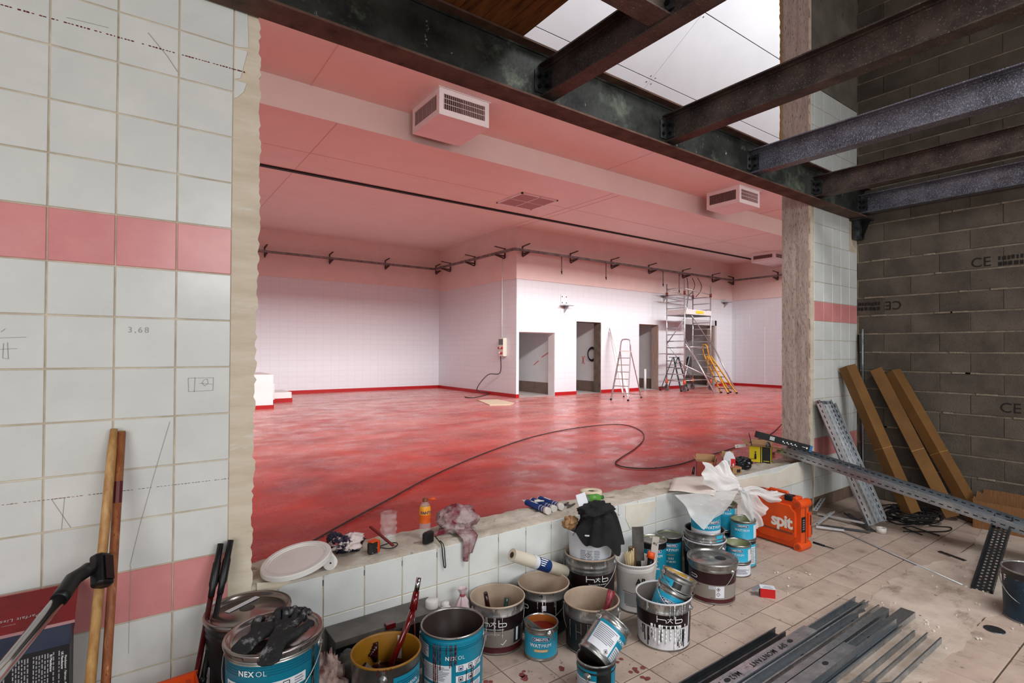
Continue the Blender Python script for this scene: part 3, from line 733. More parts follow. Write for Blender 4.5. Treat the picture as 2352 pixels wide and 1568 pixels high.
# ================================================================ HALL: things in the red room
louvre_k = M('dark_louvre', srgb(40, 26, 26), 0.6)
def vent(x0, y0, z0, x1, y1, z1, label):
    t = thing('air_vent', label, 'vent', (x0, y0, z0), group='boxed air outlets under the ceiling')
    w_, d_, h = x1-x0, y1-y0, z1-z0
    MB().box(0.02, 0.02, 0.004, w_-0.02, d_-0.02, h).build('housing', louvre_k, t)
    MB().box(0, 0, 0, w_, d_, 0.02).build('bottom_panel', paint_w, t)
    f = 0.09
    fr = MB()
    fr.box(0, -0.0, 0.02, w_, 0.02, f+0.02).box(0, 0, h-f, w_, 0.02, h).box(0, 0, f+0.02, f, 0.02, h-f).box(w_-f, 0, f+0.02, w_, 0.02, h-f)
    fr.build('frame', paint_w, t)
    fr = MB()
    fr.box(0, 0.02, 0.02, 0.02, d_, f+0.02).box(0, 0.02, h-f, 0.02, d_, h).box(0, 0.02, f+0.02, 0.02, f+0.02, h-f).box(0, d_-f, f+0.02, 0.02, d_, h-f)
    fr.build('frame', paint_w, t)
    MB().box(-0.03, -0.03, h, w_+0.03, d_, h+0.01).build('flange', paint_w, t)
    me = MB().box(-0.004, 0, 0, 0.004, 0.016, h-2*f-0.02).mesh('louvre_blade', M('louvre_blade', srgb(196, 172, 170), 0.5))
    for k in range(22):
        x = f+0.02+(w_-2*f-0.04)*k/21
        inst(me, 'slat', t, (x, 0.006, f+0.02), (0, 0, 0.5 if k > 9 else 0.0))
    for k in range(22):
        y = f+0.03+(d_-2*f-0.05)*k/21
        inst(me, 'slat', t, (0.006, y, f+0.02), (0, 0, -PI/2+0.5))
    for k in (1, 2): MB().box(f, 0.004, 0, w_-f, 0.012, 0.008).build('cross_bar', paint_w, t, (0, 0, f+0.02+(h-2*f)*k/3))
    return t
vent(4.38, 8.64, 5.84, 5.43, 9.78, 6.318, 'square white vent box hanging from the pink ceiling near the beam')
vent(13.76, 8.58, 5.84, 14.80, 9.66, 6.318, 'white vent box below the beam beside the concrete pillar')
p = fl(1777, 576, ZC)
vent(p.x, p.y-0.05, ZC-0.36, 23.05, p.y+1.0, ZC-0.012, 'small distant vent box half hidden behind the concrete pillar')
# square ceiling grille
t = thing('ceiling_grille', 'square four-part grille in the pink ceiling under the black track', 'grille', (8.22, 11.42, ZC-0.03))
fr = MB(); S_ = 1.24
for (a, b_, c, d) in ((0, 0, S_, 0.05), (0, S_-0.05, S_, S_), (0, 0, 0.05, S_), (S_-0.05, 0, S_, S_), (S_/2-0.012, 0, S_/2+0.012, S_), (0, S_/2-0.012, S_, S_/2+0.012)): fr.box(a, b_, 0, c, d, 0.03)
fr.build('frame', paint_w, t)
for a in (0.05, S_/2+0.012):
    for b_ in (0.05, S_/2+0.012): MB().box(a, b_, 0.012, a+S_/2-0.062, b_+S_/2-0.062, 0.026).build('panel', M('perforated_grille', srgb(168, 138, 136), 0.7), t)

# cable tray along the walls
tr_m = M('tray_steel', srgb(150, 146, 146), 0.45, 0.6, col2=srgb(104, 98, 98), scale=6)
br_m = M('dark_bracket_steel', srgb(88, 74, 74), 0.55, 0.5)
ct = thing('cable_tray', 'long galvanised cable tray on brackets round the hall walls', 'cable tray', (0, 0, 4.94))
def tray_run(a, b_):
    a, b_ = Vector(a), Vector(b_); d = (b_-a).normalized(); s_ = Vector((-d.y, d.x, 0))
    mb = MB(); mb.bar(a, b_, 0.11, 0.012)
    for sg in (-1, 1): mb.bar(a+s_*0.055*sg+Vector((0, 0, 0.03)), b_+s_*0.055*sg+Vector((0, 0, 0.03)), 0.012, 0.07)
    n = int((b_-a).length/0.12)
    for k in range(n):
        p_ = a.lerp(b_, k/n); mb.bar(p_-s_*0.062+Vector((0, 0, 0.04)), p_+s_*0.062+Vector((0, 0, 0.04)), 0.02, 0.008)
    mb.build('tray', tr_m, ct)
tray_run((-7.5, YB-0.28, 0), (X1-0.42, YB-0.28, 0)); tray_run((X1-0.36, YB-0.22, 0), (X1-0.30, YF-0.30, 0))
tray_run((X1-0.36, YF-0.28, 0), (X2-0.36, YF-0.28, 0)); tray_run((X2-0.30, YF-0.32, 0), (X2-0.30, 3.2, 0))
def brk(p_, n_):
    n_ = Vector(n_); s_ = Vector((-n_.y, n_.x, 0)); p_ = Vector(p_); mb = MB()
    mb.bar(p_+Vector((0, 0, -0.13))+n_*0.02, p_+Vector((0, 0, 0.22))+n_*0.02, 0.05, 0.03)
    mb.bar(p_+n_*0.0+Vector((0, 0, -0.05)), p_+n_*0.42+Vector((0, 0, -0.05)), 0.05, 0.05)
    mb.bar(p_+n_*0.03+Vector((0, 0, -0.14)), p_+n_*0.36+Vector((0, 0, -0.06)), 0.012, 0.05)
    mb.bar(p_+n_*0.02+Vector((0, 0, 0.20)), p_+n_*0.44+Vector((0, 0, 0.24)), 0.05, 0.025)
    mb.build('bracket', br_m, ct)
for u in (607, 756, 884, 1000): q = wy(u, 600, YB); brk((q.x, YB-0.03, 0), (0, -1, 0))
for u in (1037, 1093, 1162): q = wx(u, 600, X1); brk((X1-0.03, q.y, 0), (-1, 0, 0))
for u in (1198, 1308, 1402, 1488, 1566, 1634): q = wy(u, 600, YF); brk((q.x, YF-0.03, 0), (0, -1, 0))
for u in (1686, 1788): q = wx(u, 640, X2); brk((X2-0.03, q.y, 0), (-1, 0, 0))
for (u, v) in ((1290, 624), (1392, 637), (1523, 653), (1560, 668)):
    q = wy(u, v, YF-0.28)
    mb = MB().tube([(q.x, q.y, 0), (q.x, q.y, q.z-4.94)], 0.018, 8, 0); mb.tube([(q.x, q.y, q.z-4.94+0.02), (q.x+0.01, q.y, q.z-4.94-0.09)], [0.03, 0.012], 8, 1)
    mb.build('hanging_tie', [tr_m, rubber], ct)
def smooth_path(P, n=5):
    out = []
    for i in range(len(P)-1):
        p0, p1, p2, p3 = P[max(i-1, 0)], P[i], P[i+1], P[min(i+2, len(P)-1)]
        for k in range(n):
            t_ = k/n; out.append(0.5*((2*p1)+(p2-p0)*t_+(2*p0-5*p1+4*p2-p3)*t_*t_+(3*p1-p0-3*p2+p3)*t_**3))
    return out+[P[-1]]
# hall socket box with its conduit and cable
q = wx(1158, 797, X1-0.02)
t = thing('socket_box', 'white wall socket box with red and white outlets by the pier', 'socket box', (X1-0.16, q.y, q.z))
MB().rbox(0, -0.16, -0.32, 0.16, 0.16, 0.32, 0.02).build('casing', M('ivory_plastic', srgb(226, 224, 210), 0.4), t)
MB().box(-0.008, -0.13, 0.08, 0.0, 0.13, 0.28).build('meter_window', M('smoked_window', srgb(96, 104, 100), 0.2), t)
sock_r = M('red_socket', srgb(176, 34, 30), 0.4); sock_w = M('white_socket', srgb(215, 215, 215), 0.4)
for yy, zz, mt_ in ((0.09, -0.02, sock_r), (-0.0, -0.02, sock_w), (-0.09, -0.02, sock_r), (0.07, -0.2, sock_w), (-0.06, -0.2, sock_r)):
    MB().tube([(0.0, yy, zz), (-0.05, yy, zz-0.02)], [0.04, 0.034], 12).build('outlet', mt_, t)
t = thing('conduit', 'thin white conduit running down the wall to the socket box', 'pipe', (X1-0.03, q.y+0.13, q.z+0.32))
MB().tube([(0, 0, 0), (0, 0, 4.9-q.z-0.32)], 0.02, 8).build('pipe', paint_w, t)
t = tag(MB().tube(smooth_path([Vector(z_) for z_ in [(X1-0.10, q.y+0.10, q.z-0.32), (X1-0.14, q.y+0.08, q.z-0.9), (X1-0.5, q.y+0.3, 0.75), (X1-1.0, q.y+0.2, 0.25), tuple(fl(1125, 905)+Vector((0, 0, 0.03))), tuple(fl(1090, 914)+Vector((0, 0, 0.02))), tuple(fl(1068, 913)+Vector((0, 0, 0.02)))]]), 0.017, 8).build('power_lead', pvc), 'dark lead hanging from the socket box down to the floor', 'cable')
# long cable over the red floor
pts = [(560, 1340), (690, 1262), (800, 1199), (900, 1145), (980, 1101), (1060, 1064), (1140, 1032), (1225, 1004), (1310, 986), (1395, 976), (1442, 978), (1474, 992), (1478, 1010), (1458, 1032), (1424, 1054), (1414, 1066), (1440, 1075), (1500, 1077), (1560, 1068), (1610, 1052), (1660, 1038), (1720, 1018), (1770, 998), (1795, 975)]
P = [fl(*q)+Vector((0, 0, 0.012)) for q in pts]
tag(MB().tube(smooth_path(P), 0.0085, 8).build('floor_cable', pvc), 'thin dark cable snaking across the red floor', 'cable')
q = fl(1800, 960)
# flat cardboard sheet
a = [fl(*q) for q in ((1097, 919), (1142, 918), (1181, 926), (1172, 930), (1125, 931))]
mb = MB(); mb.prism([(p.x, p.y) for p in a], 0.001, 0.02, 'z')
tag(mb.build('cardboard_sheet', M('pale_card', srgb(220, 204, 178), 0.8)), 'flat pale cardboard sheet lying on the red floor near the pier', 'cardboard')

# steel wall brackets
def wall_bracket(u, v, label, plate=True):
    p = wy(u, v, YF)
    t = thing('steel_bracket', label, 'bracket', (p.x, YF, p.z), group='steel brackets on the door wall')
    mb = MB()
    if plate: mb.box(-0.16, -0.02, 0.06, 0.16, 0, 0.42)
    mb.box(-0.16, -0.018, -0.3, 0.16, 0, 0.0); mb.build('plate', paint_w, t)
    MB().box(-0.2, -0.30, 0.0, 0.22, 0, 0.025).build('shelf', galv, t)
    MB().prism([(-0.28, 0.0), (0, -0.27), (0, 0.0)], -0.01, 0.01, 'x').build('gusset', galv, t)
    if plate:
        me = MB().tube([(0, 0, 0), (0, -0.02, 0)], 0.02, 6, smooth=False).mesh('bolt', galv_d)
        for x in (-0.1, 0.1):
            for z in (0.12, 0.34): inst(me, 'bolt', t, (x, -0.02, z))
wall_bracket(1295, 703, 'white bolted bracket on the wall above the leftmost doorway')
wall_bracket(1523, 680, 'steel bracket on the wall just left of the scaffold top', False)
wall_bracket(1662, 695, 'small steel bracket on the wall right of the scaffold', False)

# ---- stepladders
def stepladder(name, label, loc, rz, h, steps, mt_, wb, wt, spread, step_mat, hoop=True, group=None, r=0.022, base=0.0):
    """front feet at y=0, hinge at y=spread*.5; width narrows from wb to wt"""
    t = thing(name, label, 'ladder', loc, (0, 0, rz), group)
    hp = h*0.80
    def fp(s_, k): return Vector((s_*(wb+(wt-wb)*k)/2, spread*0.42*k, hp*k+0.0))
    for s_ in (-1, 1):
        MB().bar(fp(s_, 0), fp(s_, 1), 0.03, 0.055).build('stile', mt_, t)
        MB().bar(Vector((s_*wb/2*1.08, spread, 0)), fp(s_, 0.98)+Vector((0, 0.05, 0)), 0.025, 0.03).build('rear_leg', mt_, t)
        MB().box(s_*wb/2-0.025, -0.035, 0, s_*wb/2+0.025, 0.035, 0.05).build('foot', rubber, t)
        MB().box(s_*wb/2*1.08-0.022, spread-0.03, 0, s_*wb/2*1.08+0.022, spread+0.03, 0.045).build('foot', rubber, t)
    for k in range(steps):
        kk = (k+1)/(steps+1); a, b_ = fp(-1, kk), fp(1, kk)
        MB().bar(a, b_, 0.085, 0.025).build('step', step_mat, t)
    a, b_ = fp(-1, 1), fp(1, 1)
    MB().bar(a+Vector((0, 0.08, 0.0)), b_+Vector((0, 0.08, 0.0)), 0.26, 0.03).build('platform', plastic_w if hoop else step_mat, t)
    MB().bar(Vector((-wb/2*1.08, spread, 0.12)), Vector((wb/2*1.08, spread, 0.12)), 0.02, 0.03).build('rear_brace', mt_, t)
    if hoop:
        c = h-hp; P = [a, a+Vector((0.02, 0.03, c*0.75)), a+Vector((0.06, 0.04, c*0.96)), (a+b_)/2+Vector((0, 0.04, c)), b_+Vector((-0.06, 0.04, c*0.96)), b_+Vector((-0.02, 0.03, c*0.75)), b_]
        MB().tube(P, r, 8).build('hand_hoop', mt_, t)
    return t
a, b_ = fl(1407, 918), fl(1439, 921)
ang = math.atan2((b_-a).y, (b_-a).x)
pl = (a+b_)/2
stepladder('stepladder', 'aluminium stepladder standing open between the doorways', (pl.x, pl.y, 0), ang+0.35, 2.0, 6, alu, 0.58, 0.36, 1.35, alu)
yel = M('yellow_ladder_paint', srgb(226, 176, 60), 0.45, col2=srgb(206, 150, 44), scale=6)
a, b_ = fl(1655, 904), fl(1673, 902)
pl = (a+b_)/2
yl = thing('yellow_stepladder', 'yellow stepladder leaning folded against the scaffold', 'ladder', (pl.x, pl.y, 0))
T_ = wy(1622, 815, 13.22)-pl; T_.z = wy(1622, 815, 13.22).z
hz = Vector((T_.x, T_.y, 0)).normalized(); sd_ = Vector((0.45, 0.9, 0)).normalized()
for (o_, w0, w1, tp) in ((Vector((0, 0, 0)), 0.50, 0.34, T_), (Vector((0.42, -0.12, 0)), 0.44, 0.32, T_+Vector((0.10, -0.05, -0.05)))):
    for s_ in (-1, 1):
        MB().bar(o_+sd_*s_*w0/2, tp+sd_*s_*w1/2, 0.035, 0.05).build('stile', yel, yl); q = o_+sd_*s_*w0/2
        MB().box(q.x-0.03, q.y-0.03, 0, q.x+0.03, q.y+0.03, 0.05).build('foot', rubber, yl)
    for k in range(6):
        c = o_.lerp(tp, (k+0.8)/6.6); MB().bar(c-sd_*w0/2*0.86, c+sd_*w0/2*0.86, 0.06, 0.025).build('step', yel if k % 2 else galv_d, yl)
up_ = Vector((-0.10, 0.02, 0.42))
MB().tube([T_-sd_*0.19, T_-sd_*0.20+up_*0.75, T_-sd_*0.13+up_, T_+sd_*0.13+up_, T_+sd_*0.20+up_*0.75, T_+sd_*0.19], 0.026, 8).build('hand_hoop', yel, yl)
# green ladder inside the doorway behind the scaffold
a = fl(1594, 899)
stepladder('green_stepladder', 'dark green stepladder behind the scaffold in the wide doorway', (a.x-0.2, a.y+0.3, 0), 0.2, 1.7, 5, M('green_ladder_paint', srgb(46, 74, 66), 0.5), 0.6, 0.42, 0.9, galv_d, hoop=False)
# white boards leaning on the wall
for k, ((u0, v0), (u1, v1)) in enumerate((((1443, 909), (1403, 752)), ((1432, 905), (1401, 760)))):
    b0 = fl(u0, v0); q = wy(u1, v1, YF-0.05)
    mb = MB().bar((b0.x, b0.y, 0.0), (q.x, q.y, q.z), 0.09, 0.02)
    tag(mb.build('white_batten', paint_w), ('taller white batten leaning on the wall behind the aluminium stepladder', 'shorter white batten leaning left of the taller one, behind the aluminium stepladder')[k], 'batten', 'white battens leaning on the wall')

# ---- scaffold tower
sc = thing('scaffold_tower', 'aluminium scaffold tower on castors before the wide doorway', 'scaffold', (0, 0, 0))
xa, xb = 17.52, 20.0
P0, P1 = fl(1534, 897), fl(1571, 900)
q2, q3 = fl(1597, 893), fl(1633, 896)
A0, A1 = Vector((17.55, 14.20, 0)), Vector((17.55, 13.32, 0))
bx_ = wy(1632, 896, 13.32).x; B0, B1 = Vector((bx_, 14.20, 0)), Vector((bx_, 13.32, 0))
org = M('orange_clamp', srgb(214, 96, 56), 0.5)
for (a, b_, h) in ((A0, A1, 4.35), (B0, B1, 4.20)):
    for p in (a, b_):
        MB().tube([p+Vector((0, 0, 0.25)), p+Vector((0, 0, h+(0.12 if p is b_ else 0)))], 0.028, 8).build('upright', alu, sc)
        MB().tube([p+Vector((0, 0, 0.30)), p+Vector((0, 0, 0.46))], 0.055, 8).build('clamp', org, sc)
        c = MB().tube([p+Vector((-0.03, 0, 0.11)), p+Vector((0.03, 0, 0.11))], 0.11, 14, 0); c.box(p.x-0.05, p.y-0.02, 0.1, p.x+0.05, p.y+0.02, 0.26, 1)
        c.build('castor', [M('grey_rubber', srgb(120, 110, 110), 0.6), galv_d], sc)
    k = 0.42
    while k < h-0.2:
        MB().tube([a+Vector((0, 0, k)), b_+Vector((0, 0, k))], 0.02, 8).build('rung', alu, sc); k += 0.265
def brace(a, b_, r=0.02): MB().tube([a, b_], r, 8).build('brace', alu, sc)
Z = lambda p, z: p+Vector((0, 0, z))
brace(Z(A1, 1.95), Z(B1, 0.35), 0.024); brace(Z(A1, 3.45), Z(B1, 1.9)); brace(Z(A0, 1.95), Z(B0, 0.4)); brace(Z(A1, 0.55), Z(B0, 1.9)); brace(Z(A0, 1.9), Z(A1, 2.9))
brace(Z(A1, 1.78), Z(B1, 1.78), 0.024); brace(Z(A0, 1.78), Z(B0, 1.78)); brace(Z(A0, 0.45), Z(B0, 0.45)); brace(Z(A1, 0.45), Z(B1, 0.45))
brace(Z(A1, 4.1), Z(B1, 3.95)); brace(Z(A0, 4.1), Z(B0, 3.95)); brace(Z(A0, 3.85), Z(B0, 3.8))
for p in (A0, A1, B0, B1): MB().tube([Z(p, 3.86), Z(p, 4.0)], 0.05, 8).build('clamp', M('dark_red_clamp', srgb(110, 44, 40), 0.5), sc)
dkm = M('paint_splashed_board', srgb(206, 204, 202), 0.6, spots=(srgb(84, 76, 74), 11, 0.6, 0.05))
MB().box(A0.x+0.02, A1.y-0.02, 3.05, B0.x-0.02, A0.y+0.02, 3.12).build('platform', galv_d, sc)
MB().box(A0.x+0.02, A1.y-0.05, 3.08, B0.x-0.02, A1.y-0.02, 3.28).build('toe_board', dkm, sc)
MB().box(A0.x-0.02, A1.y-0.02, 3.08, A0.x+0.02, A0.y+0.02, 3.28).build('toe_board', dkm, sc)
MB().box(18.2, A1.y-0.062, 3.13, 18.7, A1.y-0.052, 3.24).build('yellow_plate', M('yellow_plate', srgb(226, 190, 40), 0.5), sc)
for (a, b_) in ((Z(A1, 2.1), fl(1642, 905)), (Z(B1, 2.05), fl(1690, 899)), (Z(A1, 1.05)+Vector((0.0, 0, 0)), fl(1684, 893))):
    MB().tube([a, Vector(b_)+Vector((0, 0, 0.03))], 0.03, 8).build('outrigger', alu, sc)
# loose cables hanging from the tray over the scaffold
for cp in (((1578, 638), (1581, 675), (1578, 700), (1577, 730)), ((1590, 638), (1596, 655), (1590, 670), (1582, 678)), ((1602, 638), (1611, 655), (1608, 670), (1598, 682))):
    MB().tube([q-Vector((0, 0, 4.94)) for q in smooth_path([wy(*q, YF-0.3) for q in cp])], 0.014, 6).build('hanging_cable', rubber, ct)
q = wy(1579, 832, YF+0.02)
mb = MB()
for k in range(5): mb.tube([(q.x+(0.07+0.012*k)*math.cos(a_*PI/8)+0.02*k, q.y-0.02*k, q.z+(0.22+0.015*k)*math.sin(a_*PI/8)) for a_ in range(16)], 0.012, 6, closed=True)
tag(mb.build('cable_coil', rubber), 'black cable coil hung at the scaffold doorway', 'cable')
# laser line painted on as red marks, and things inside the side rooms
laser = M('red_laser_mark', srgb(226, 92, 92), 0.7)
for (x, pts) in ((12.308, ((1226, 838), (1237, 828))), (12.308, ((1244, 820), (1262, 808))), (14.538, ((1337, 818), (1342, 836))), (14.538, ((1342, 817), (1337, 835)))):
    a, b_ = wx(*pts[0], x), wx(*pts[1], x); MB().bar(a, b_, 0.004, 0.03).build('marking', laser, bpy.data.objects['wall_inner'])
q = wx(1361, 813, 14.52)
mb = MB()
for k in range(4): mb.tube([(14.5-0.012*k, q.y+(0.26-0.02*k)*math.cos(a_*PI/8), q.z+(0.28-0.02*k)*math.sin(a_*PI/8)) for a_ in range(16)], 0.014, 6, closed=True)
tag(mb.build('cable_coil', rubber), 'black cable coil on the wall inside the second doorway', 'cable')
q = fl(1491, 896)
tag(MB().tube([(q.x+0.2, q.y+0.4, 0.006), (q.x+0.2, q.y+0.4, 0.86)], 0.055, 12).build('drain_pipe', paint_w), 'short white pipe standing inside the third doorway', 'pipe')
# ================================================================ BUCKETS AND CANS
class Pail:
    def __init__(s, name, label, x, y, Rr, H, bands, inner, z=0.0, taper=0.93, rot=None, ribs=(), cat='bucket', group='paint buckets and cans', fill=None, n=40, rim=None, off=(0, 0)):
        s.R, s.H, s.tp = Rr, H, taper
        s.t = thing(name, label, cat, (x, y, z), rot or (0, 0, 0), group)
        s.ca = math.atan2(-y, -x)                      # towards the camera side of the room
        mats = []; prof = []; mis = []
        def mi(mt_):
            if mt_ not in mats: mats.append(mt_)
            return mats.index(mt_)
        prof.append((0.0, 0.004)); prof.append((s.r(0)-0.006, 0.004)); mis.append(mi(bands[0][2]))
        prof.append((s.r(0), 0.0)); mis.append(mi(tin)); prof.append((s.r(0)+0.003, 0.004)); mis.append(mi(tin)); prof.append((s.r(0), 0.009)); mis.append(mi(tin))
        lastz = 0.009
        for (a, b_, mt_) in bands:
            pts = [b_*H]
            for rb in ribs:
                if a*H < rb < b_*H: pts += [rb-0.006, rb, rb+0.006]
            for zz in sorted(pts):
                if zz <= lastz+1e-5: continue
                zz = min(zz, H-0.008); e = 0.0032 if any(abs(zz-rb) < 1e-6 for rb in ribs) else 0
                prof.append((s.r(zz)+e, zz)); mis.append(mi(mt_)); lastz = zz
        rm = mi(rim or bands[-1][2])
        for q in ((Rr+0.0035, H-0.006), (Rr+0.005, H-0.001), (Rr+0.0025, H+0.003), (Rr-0.002, H+0.002), (Rr-0.004, H-0.004)): prof.append(q); mis.append(rm)
        im = mi(inner)
        fz = fill[0] if fill else 0.008
        prof.append((s.r(fz)-0.004, fz)); mis.append(im)
        if not fill: prof.append((0.0, fz)); mis.append(im)
        s.body = MB().lathe(prof, n, mis).build('body', mats, s.t)
        if fill: MB().disc(s.r(fz)-0.0035, fz, n).build('liquid', fill[1], s.t)
    def r(s, z): return s.R*(s.tp+(1-s.tp)*z/s.H)
    def pt(s, a, z, e=0.0):
        rr = s.r(z)+e; return (rr*math.cos(a), rr*math.sin(a), z)
    def patch(s, a0, a1, z0, z1, mat, name='label', e=0.0008, par=None):
        a0, a1 = s.ca+R(a0), s.ca+R(a1); n = max(2, int(abs(a1-a0)/0.10))
        return MB().grid(lambda u_, v_: s.pt(a0+(a1-a0)*u_, z0+(z1-z0)*v_, e), n, 1).build(name, mat, par or s.t)
    def text(s, txt, size, a, z, mat, bold=0.0, space=1.0, e=0.0016, par=None):
        v, f = text_geo(txt, size, bold, space); a = s.ca+R(a)
        return MB().add([s.pt(a+p[0]/s.R, z+p[1], e) for p in v], f).build('lettering', mat, par or s.t)
    def lines(s, a0, a1, z0, z1, n, mat, e=0.0014, th=0.45, par=None):
        mb = MB(); st = (z1-z0)/n
        for k in range(n):
            zz = z1-(k+0.5)*st; e1 = a1-(a1-a0)*random.uniform(0, 0.25); q0, q1 = s.ca+R(a0), s.ca+R(e1); m_ = max(2, int(abs(q1-q0)/0.12))
            mb.grid(lambda u_, v_: s.pt(q0+(q1-q0)*u_, zz+(v_-0.5)*st*th, e), m_, 1)
        return tag(mb.build('small_print', mat, par or s.t), kind='stuff')
    def strip(s, pts, th, mat, e=0.0016, name='logo', par=None):
        """poly-line of (angle, z) drawn as a ribbon on the wall"""
        mb = MB()
        for (a, z), (b_, z2) in zip(pts, pts[1:]):
            m_ = max(1, int(abs(b_-a)/5)); ds = math.hypot(R(b_-a)*s.R, z2-z) or 1; nx, nz = -(z2-z)/ds, R(b_-a)*s.R/ds
            P = []
            for k in range(m_+1):
                aa, zz = s.ca+R(a+(b_-a)*k/m_), z+(z2-z)*k/m_
                P.append(s.pt(aa+nx*th/2/s.R, zz+nz*th/2, e)); P.append(s.pt(aa-nx*th/2/s.R, zz-nz*th/2, e))
            mb.add(P, [(2*k, 2*k+1, 2*k+3, 2*k+2) for k in range(m_)])
        return mb.build(name, mat, par or s.t)
    def diamond(s, a, z, sz, par=None, bang=True):
        d = sz/s.R*57.3
        s.patch(a-d, a+d, z-sz, z+sz, lab_w, 'hazard_mark', 0.0012, par)
        s.strip([(a-d*0.85, z), (a, z+sz*0.85), (a+d*0.85, z), (a, z-sz*0.85), (a-d*0.85, z)], 0.0022, blood, 0.0018, 'hazard_frame', par)
        if bang: s.text('!', sz*1.0, a, z, ink, 0.02, e=0.0018, par=par)
        else: s.strip([(a-d*0.2, z-sz*0.3), (a, z+sz*0.35), (a+d*0.25, z-sz*0.3)], 0.004, ink, 0.0018, 'hazard_flame', par)
    def handle(s, off=0.0, tilt=-40, k=1.32, zf=None, ears=True, mat=None, r_=0.0026):
        zf = zf if zf is not None else s.H-0.045
        ax = s.ca+R(90+off); e_ = Vector((math.cos(ax), math.sin(ax), 0)); n_ = Vector((math.cos(ax-PI/2), math.sin(ax-PI/2), 0))
        rr = s.r(zf)+0.010
        D_ = n_*math.cos(R(tilt))+Vector((0, 0, math.sin(R(tilt))))
        P = [e_*math.cos(th)*rr+D_*math.sin(th)*rr*k+Vector((0, 0, zf)) for th in [i*PI/20 for i in range(21)]]
        MB().tube(P, r_, 6).build('handle', mat or wire_m, s.t)
        if ears:
            for sg in (1, -1):
                p = e_*sg*(s.r(zf)-0.002)+Vector((0, 0, zf))
                MB().tube([p, p+e_*sg*0.006, p+e_*sg*0.008, p+e_*sg*0.015], [0.019, 0.017, 0.010, 0.008], 12).build('ear', wire_m, s.t)
        return s
    def lid(s, mat, zoff=-0.010, lugs=0, ring=True, plug=False):
        zz = s.H+zoff
        MB().lathe([(s.R+0.007, s.H-0.012), (s.R+0.009, s.H-0.002), (s.R+0.006, s.H+0.006), (s.R-0.002, s.H+0.006), (s.R-0.008, s.H+0.001), (s.R-0.012, zz), (s.R*0.86, zz), (s.R*0.84, zz+0.003), (0, zz+0.003)], 48).build('lid', mat, s.t)
        for k in range(lugs):
            a = k*2*PI/lugs; c = MB()
            c.grid(lambda u_, v_: ((s.R+0.0095-0.002*v_)*math.cos(a+(u_-0.5)*1.6*PI/lugs), (s.R+0.0095-0.002*v_)*math.sin(a+(u_-0.5)*1.6*PI/lugs), s.H-0.004-0.022*v_), 4, 1)
            c.build('lid_lug', mat, s.t)
        return s
    def drips(s, n, a0, a1, mat, zmax=None, lmin=0.05, lmax=0.2, w_=0.004):
        mb = MB(); zt_ = zmax or s.H-0.004
        for _ in range(n):
            a = random.uniform(a0, a1); l = random.uniform(lmin, lmax)
            s_pts = [(a, zt_), (a+random.uniform(-1, 1), zt_-l*0.5), (a+random.uniform(-1.2, 1.2), max(0.012, zt_-l))]
            for (p, q), (p2, q2) in zip(s_pts, s_pts[1:]):
                for kk in range(2):
                    A = s.pt(s.ca+R(p+(p2-p)*kk/2), q+(q2-q)*kk/2, 0.0022); B = s.pt(s.ca+R(p+(p2-p)*(kk+1)/2), q+(q2-q)*(kk+1)/2, 0.0022)
                    mb.tube([A, B], w_*random.uniform(0.3, 0.6), 5)
        return tag(mb.build('paint_drips', mat, s.t), kind='stuff')
    def picto(s, a, z, w_, mat=ink):
        d = w_/s.R*57.3/2
        s.patch(a-d*1.35, a+d*1.35, z-w_*0.75, z+w_*0.75, lab_w, 'pictogram_panel', 0.0012)
        s.strip([(a-d, z-w_/2), (a-d, z+w_/2), (a+d, z+w_/2), (a+d, z-w_/2), (a-d, z-w_/2)], w_*0.14, mat, 0.0017, 'pictogram')
        s.patch(a-d*0.55, a+d*0.55, z-w_*0.32, z+w_*0.12, mat, 'pictogram', 0.0018)

def nexol_print(b, a, zt_, sc=1.0, pan=((-62, -10), (-4, 62)), rows=3):
    b.text('NEX', 0.026*sc, a-7.2*sc*0.155/b.R, zt_, white_ink, 0.022, 1.12)
    b.text('OL', 0.026*sc, a+11.6*sc*0.155/b.R, zt_, white_ink, -0.012, 1.12)
    (p0, p1), (q0, q1) = pan; h = 0.085*sc
    for k in range(rows):
        z1 = zt_-0.034*sc-k*(h+0.012); b.patch(p0, p1, z1-h, z1, lab_w); b.lines(p0+3, p1-3, z1-h+0.008, z1-0.006, 9, ink_g)
    st = 0.052*sc
    for k in range(rows*2-1):
        z1 = zt_-0.030*sc-k*st
        b.patch(q0, q1, z1-st+0.014, z1-0.004, lab_w)
        for i, aa in enumerate((q0+9, (q0+q1)/2)): b.picto(aa, z1-st/2+0.005, 0.020*sc, ink if (k+i) % 3 else navy)
        b.lines((q0+q1)/2+10, q1-3, z1-st+0.018, z1-0.008, 3, ink_g)
    for k in range(4): b.strip([(-80, b.H*0.93-k*0.009), (80, b.H*0.93-k*0.009)], 0.0022, teal_d, 0.0012, 'stripe')
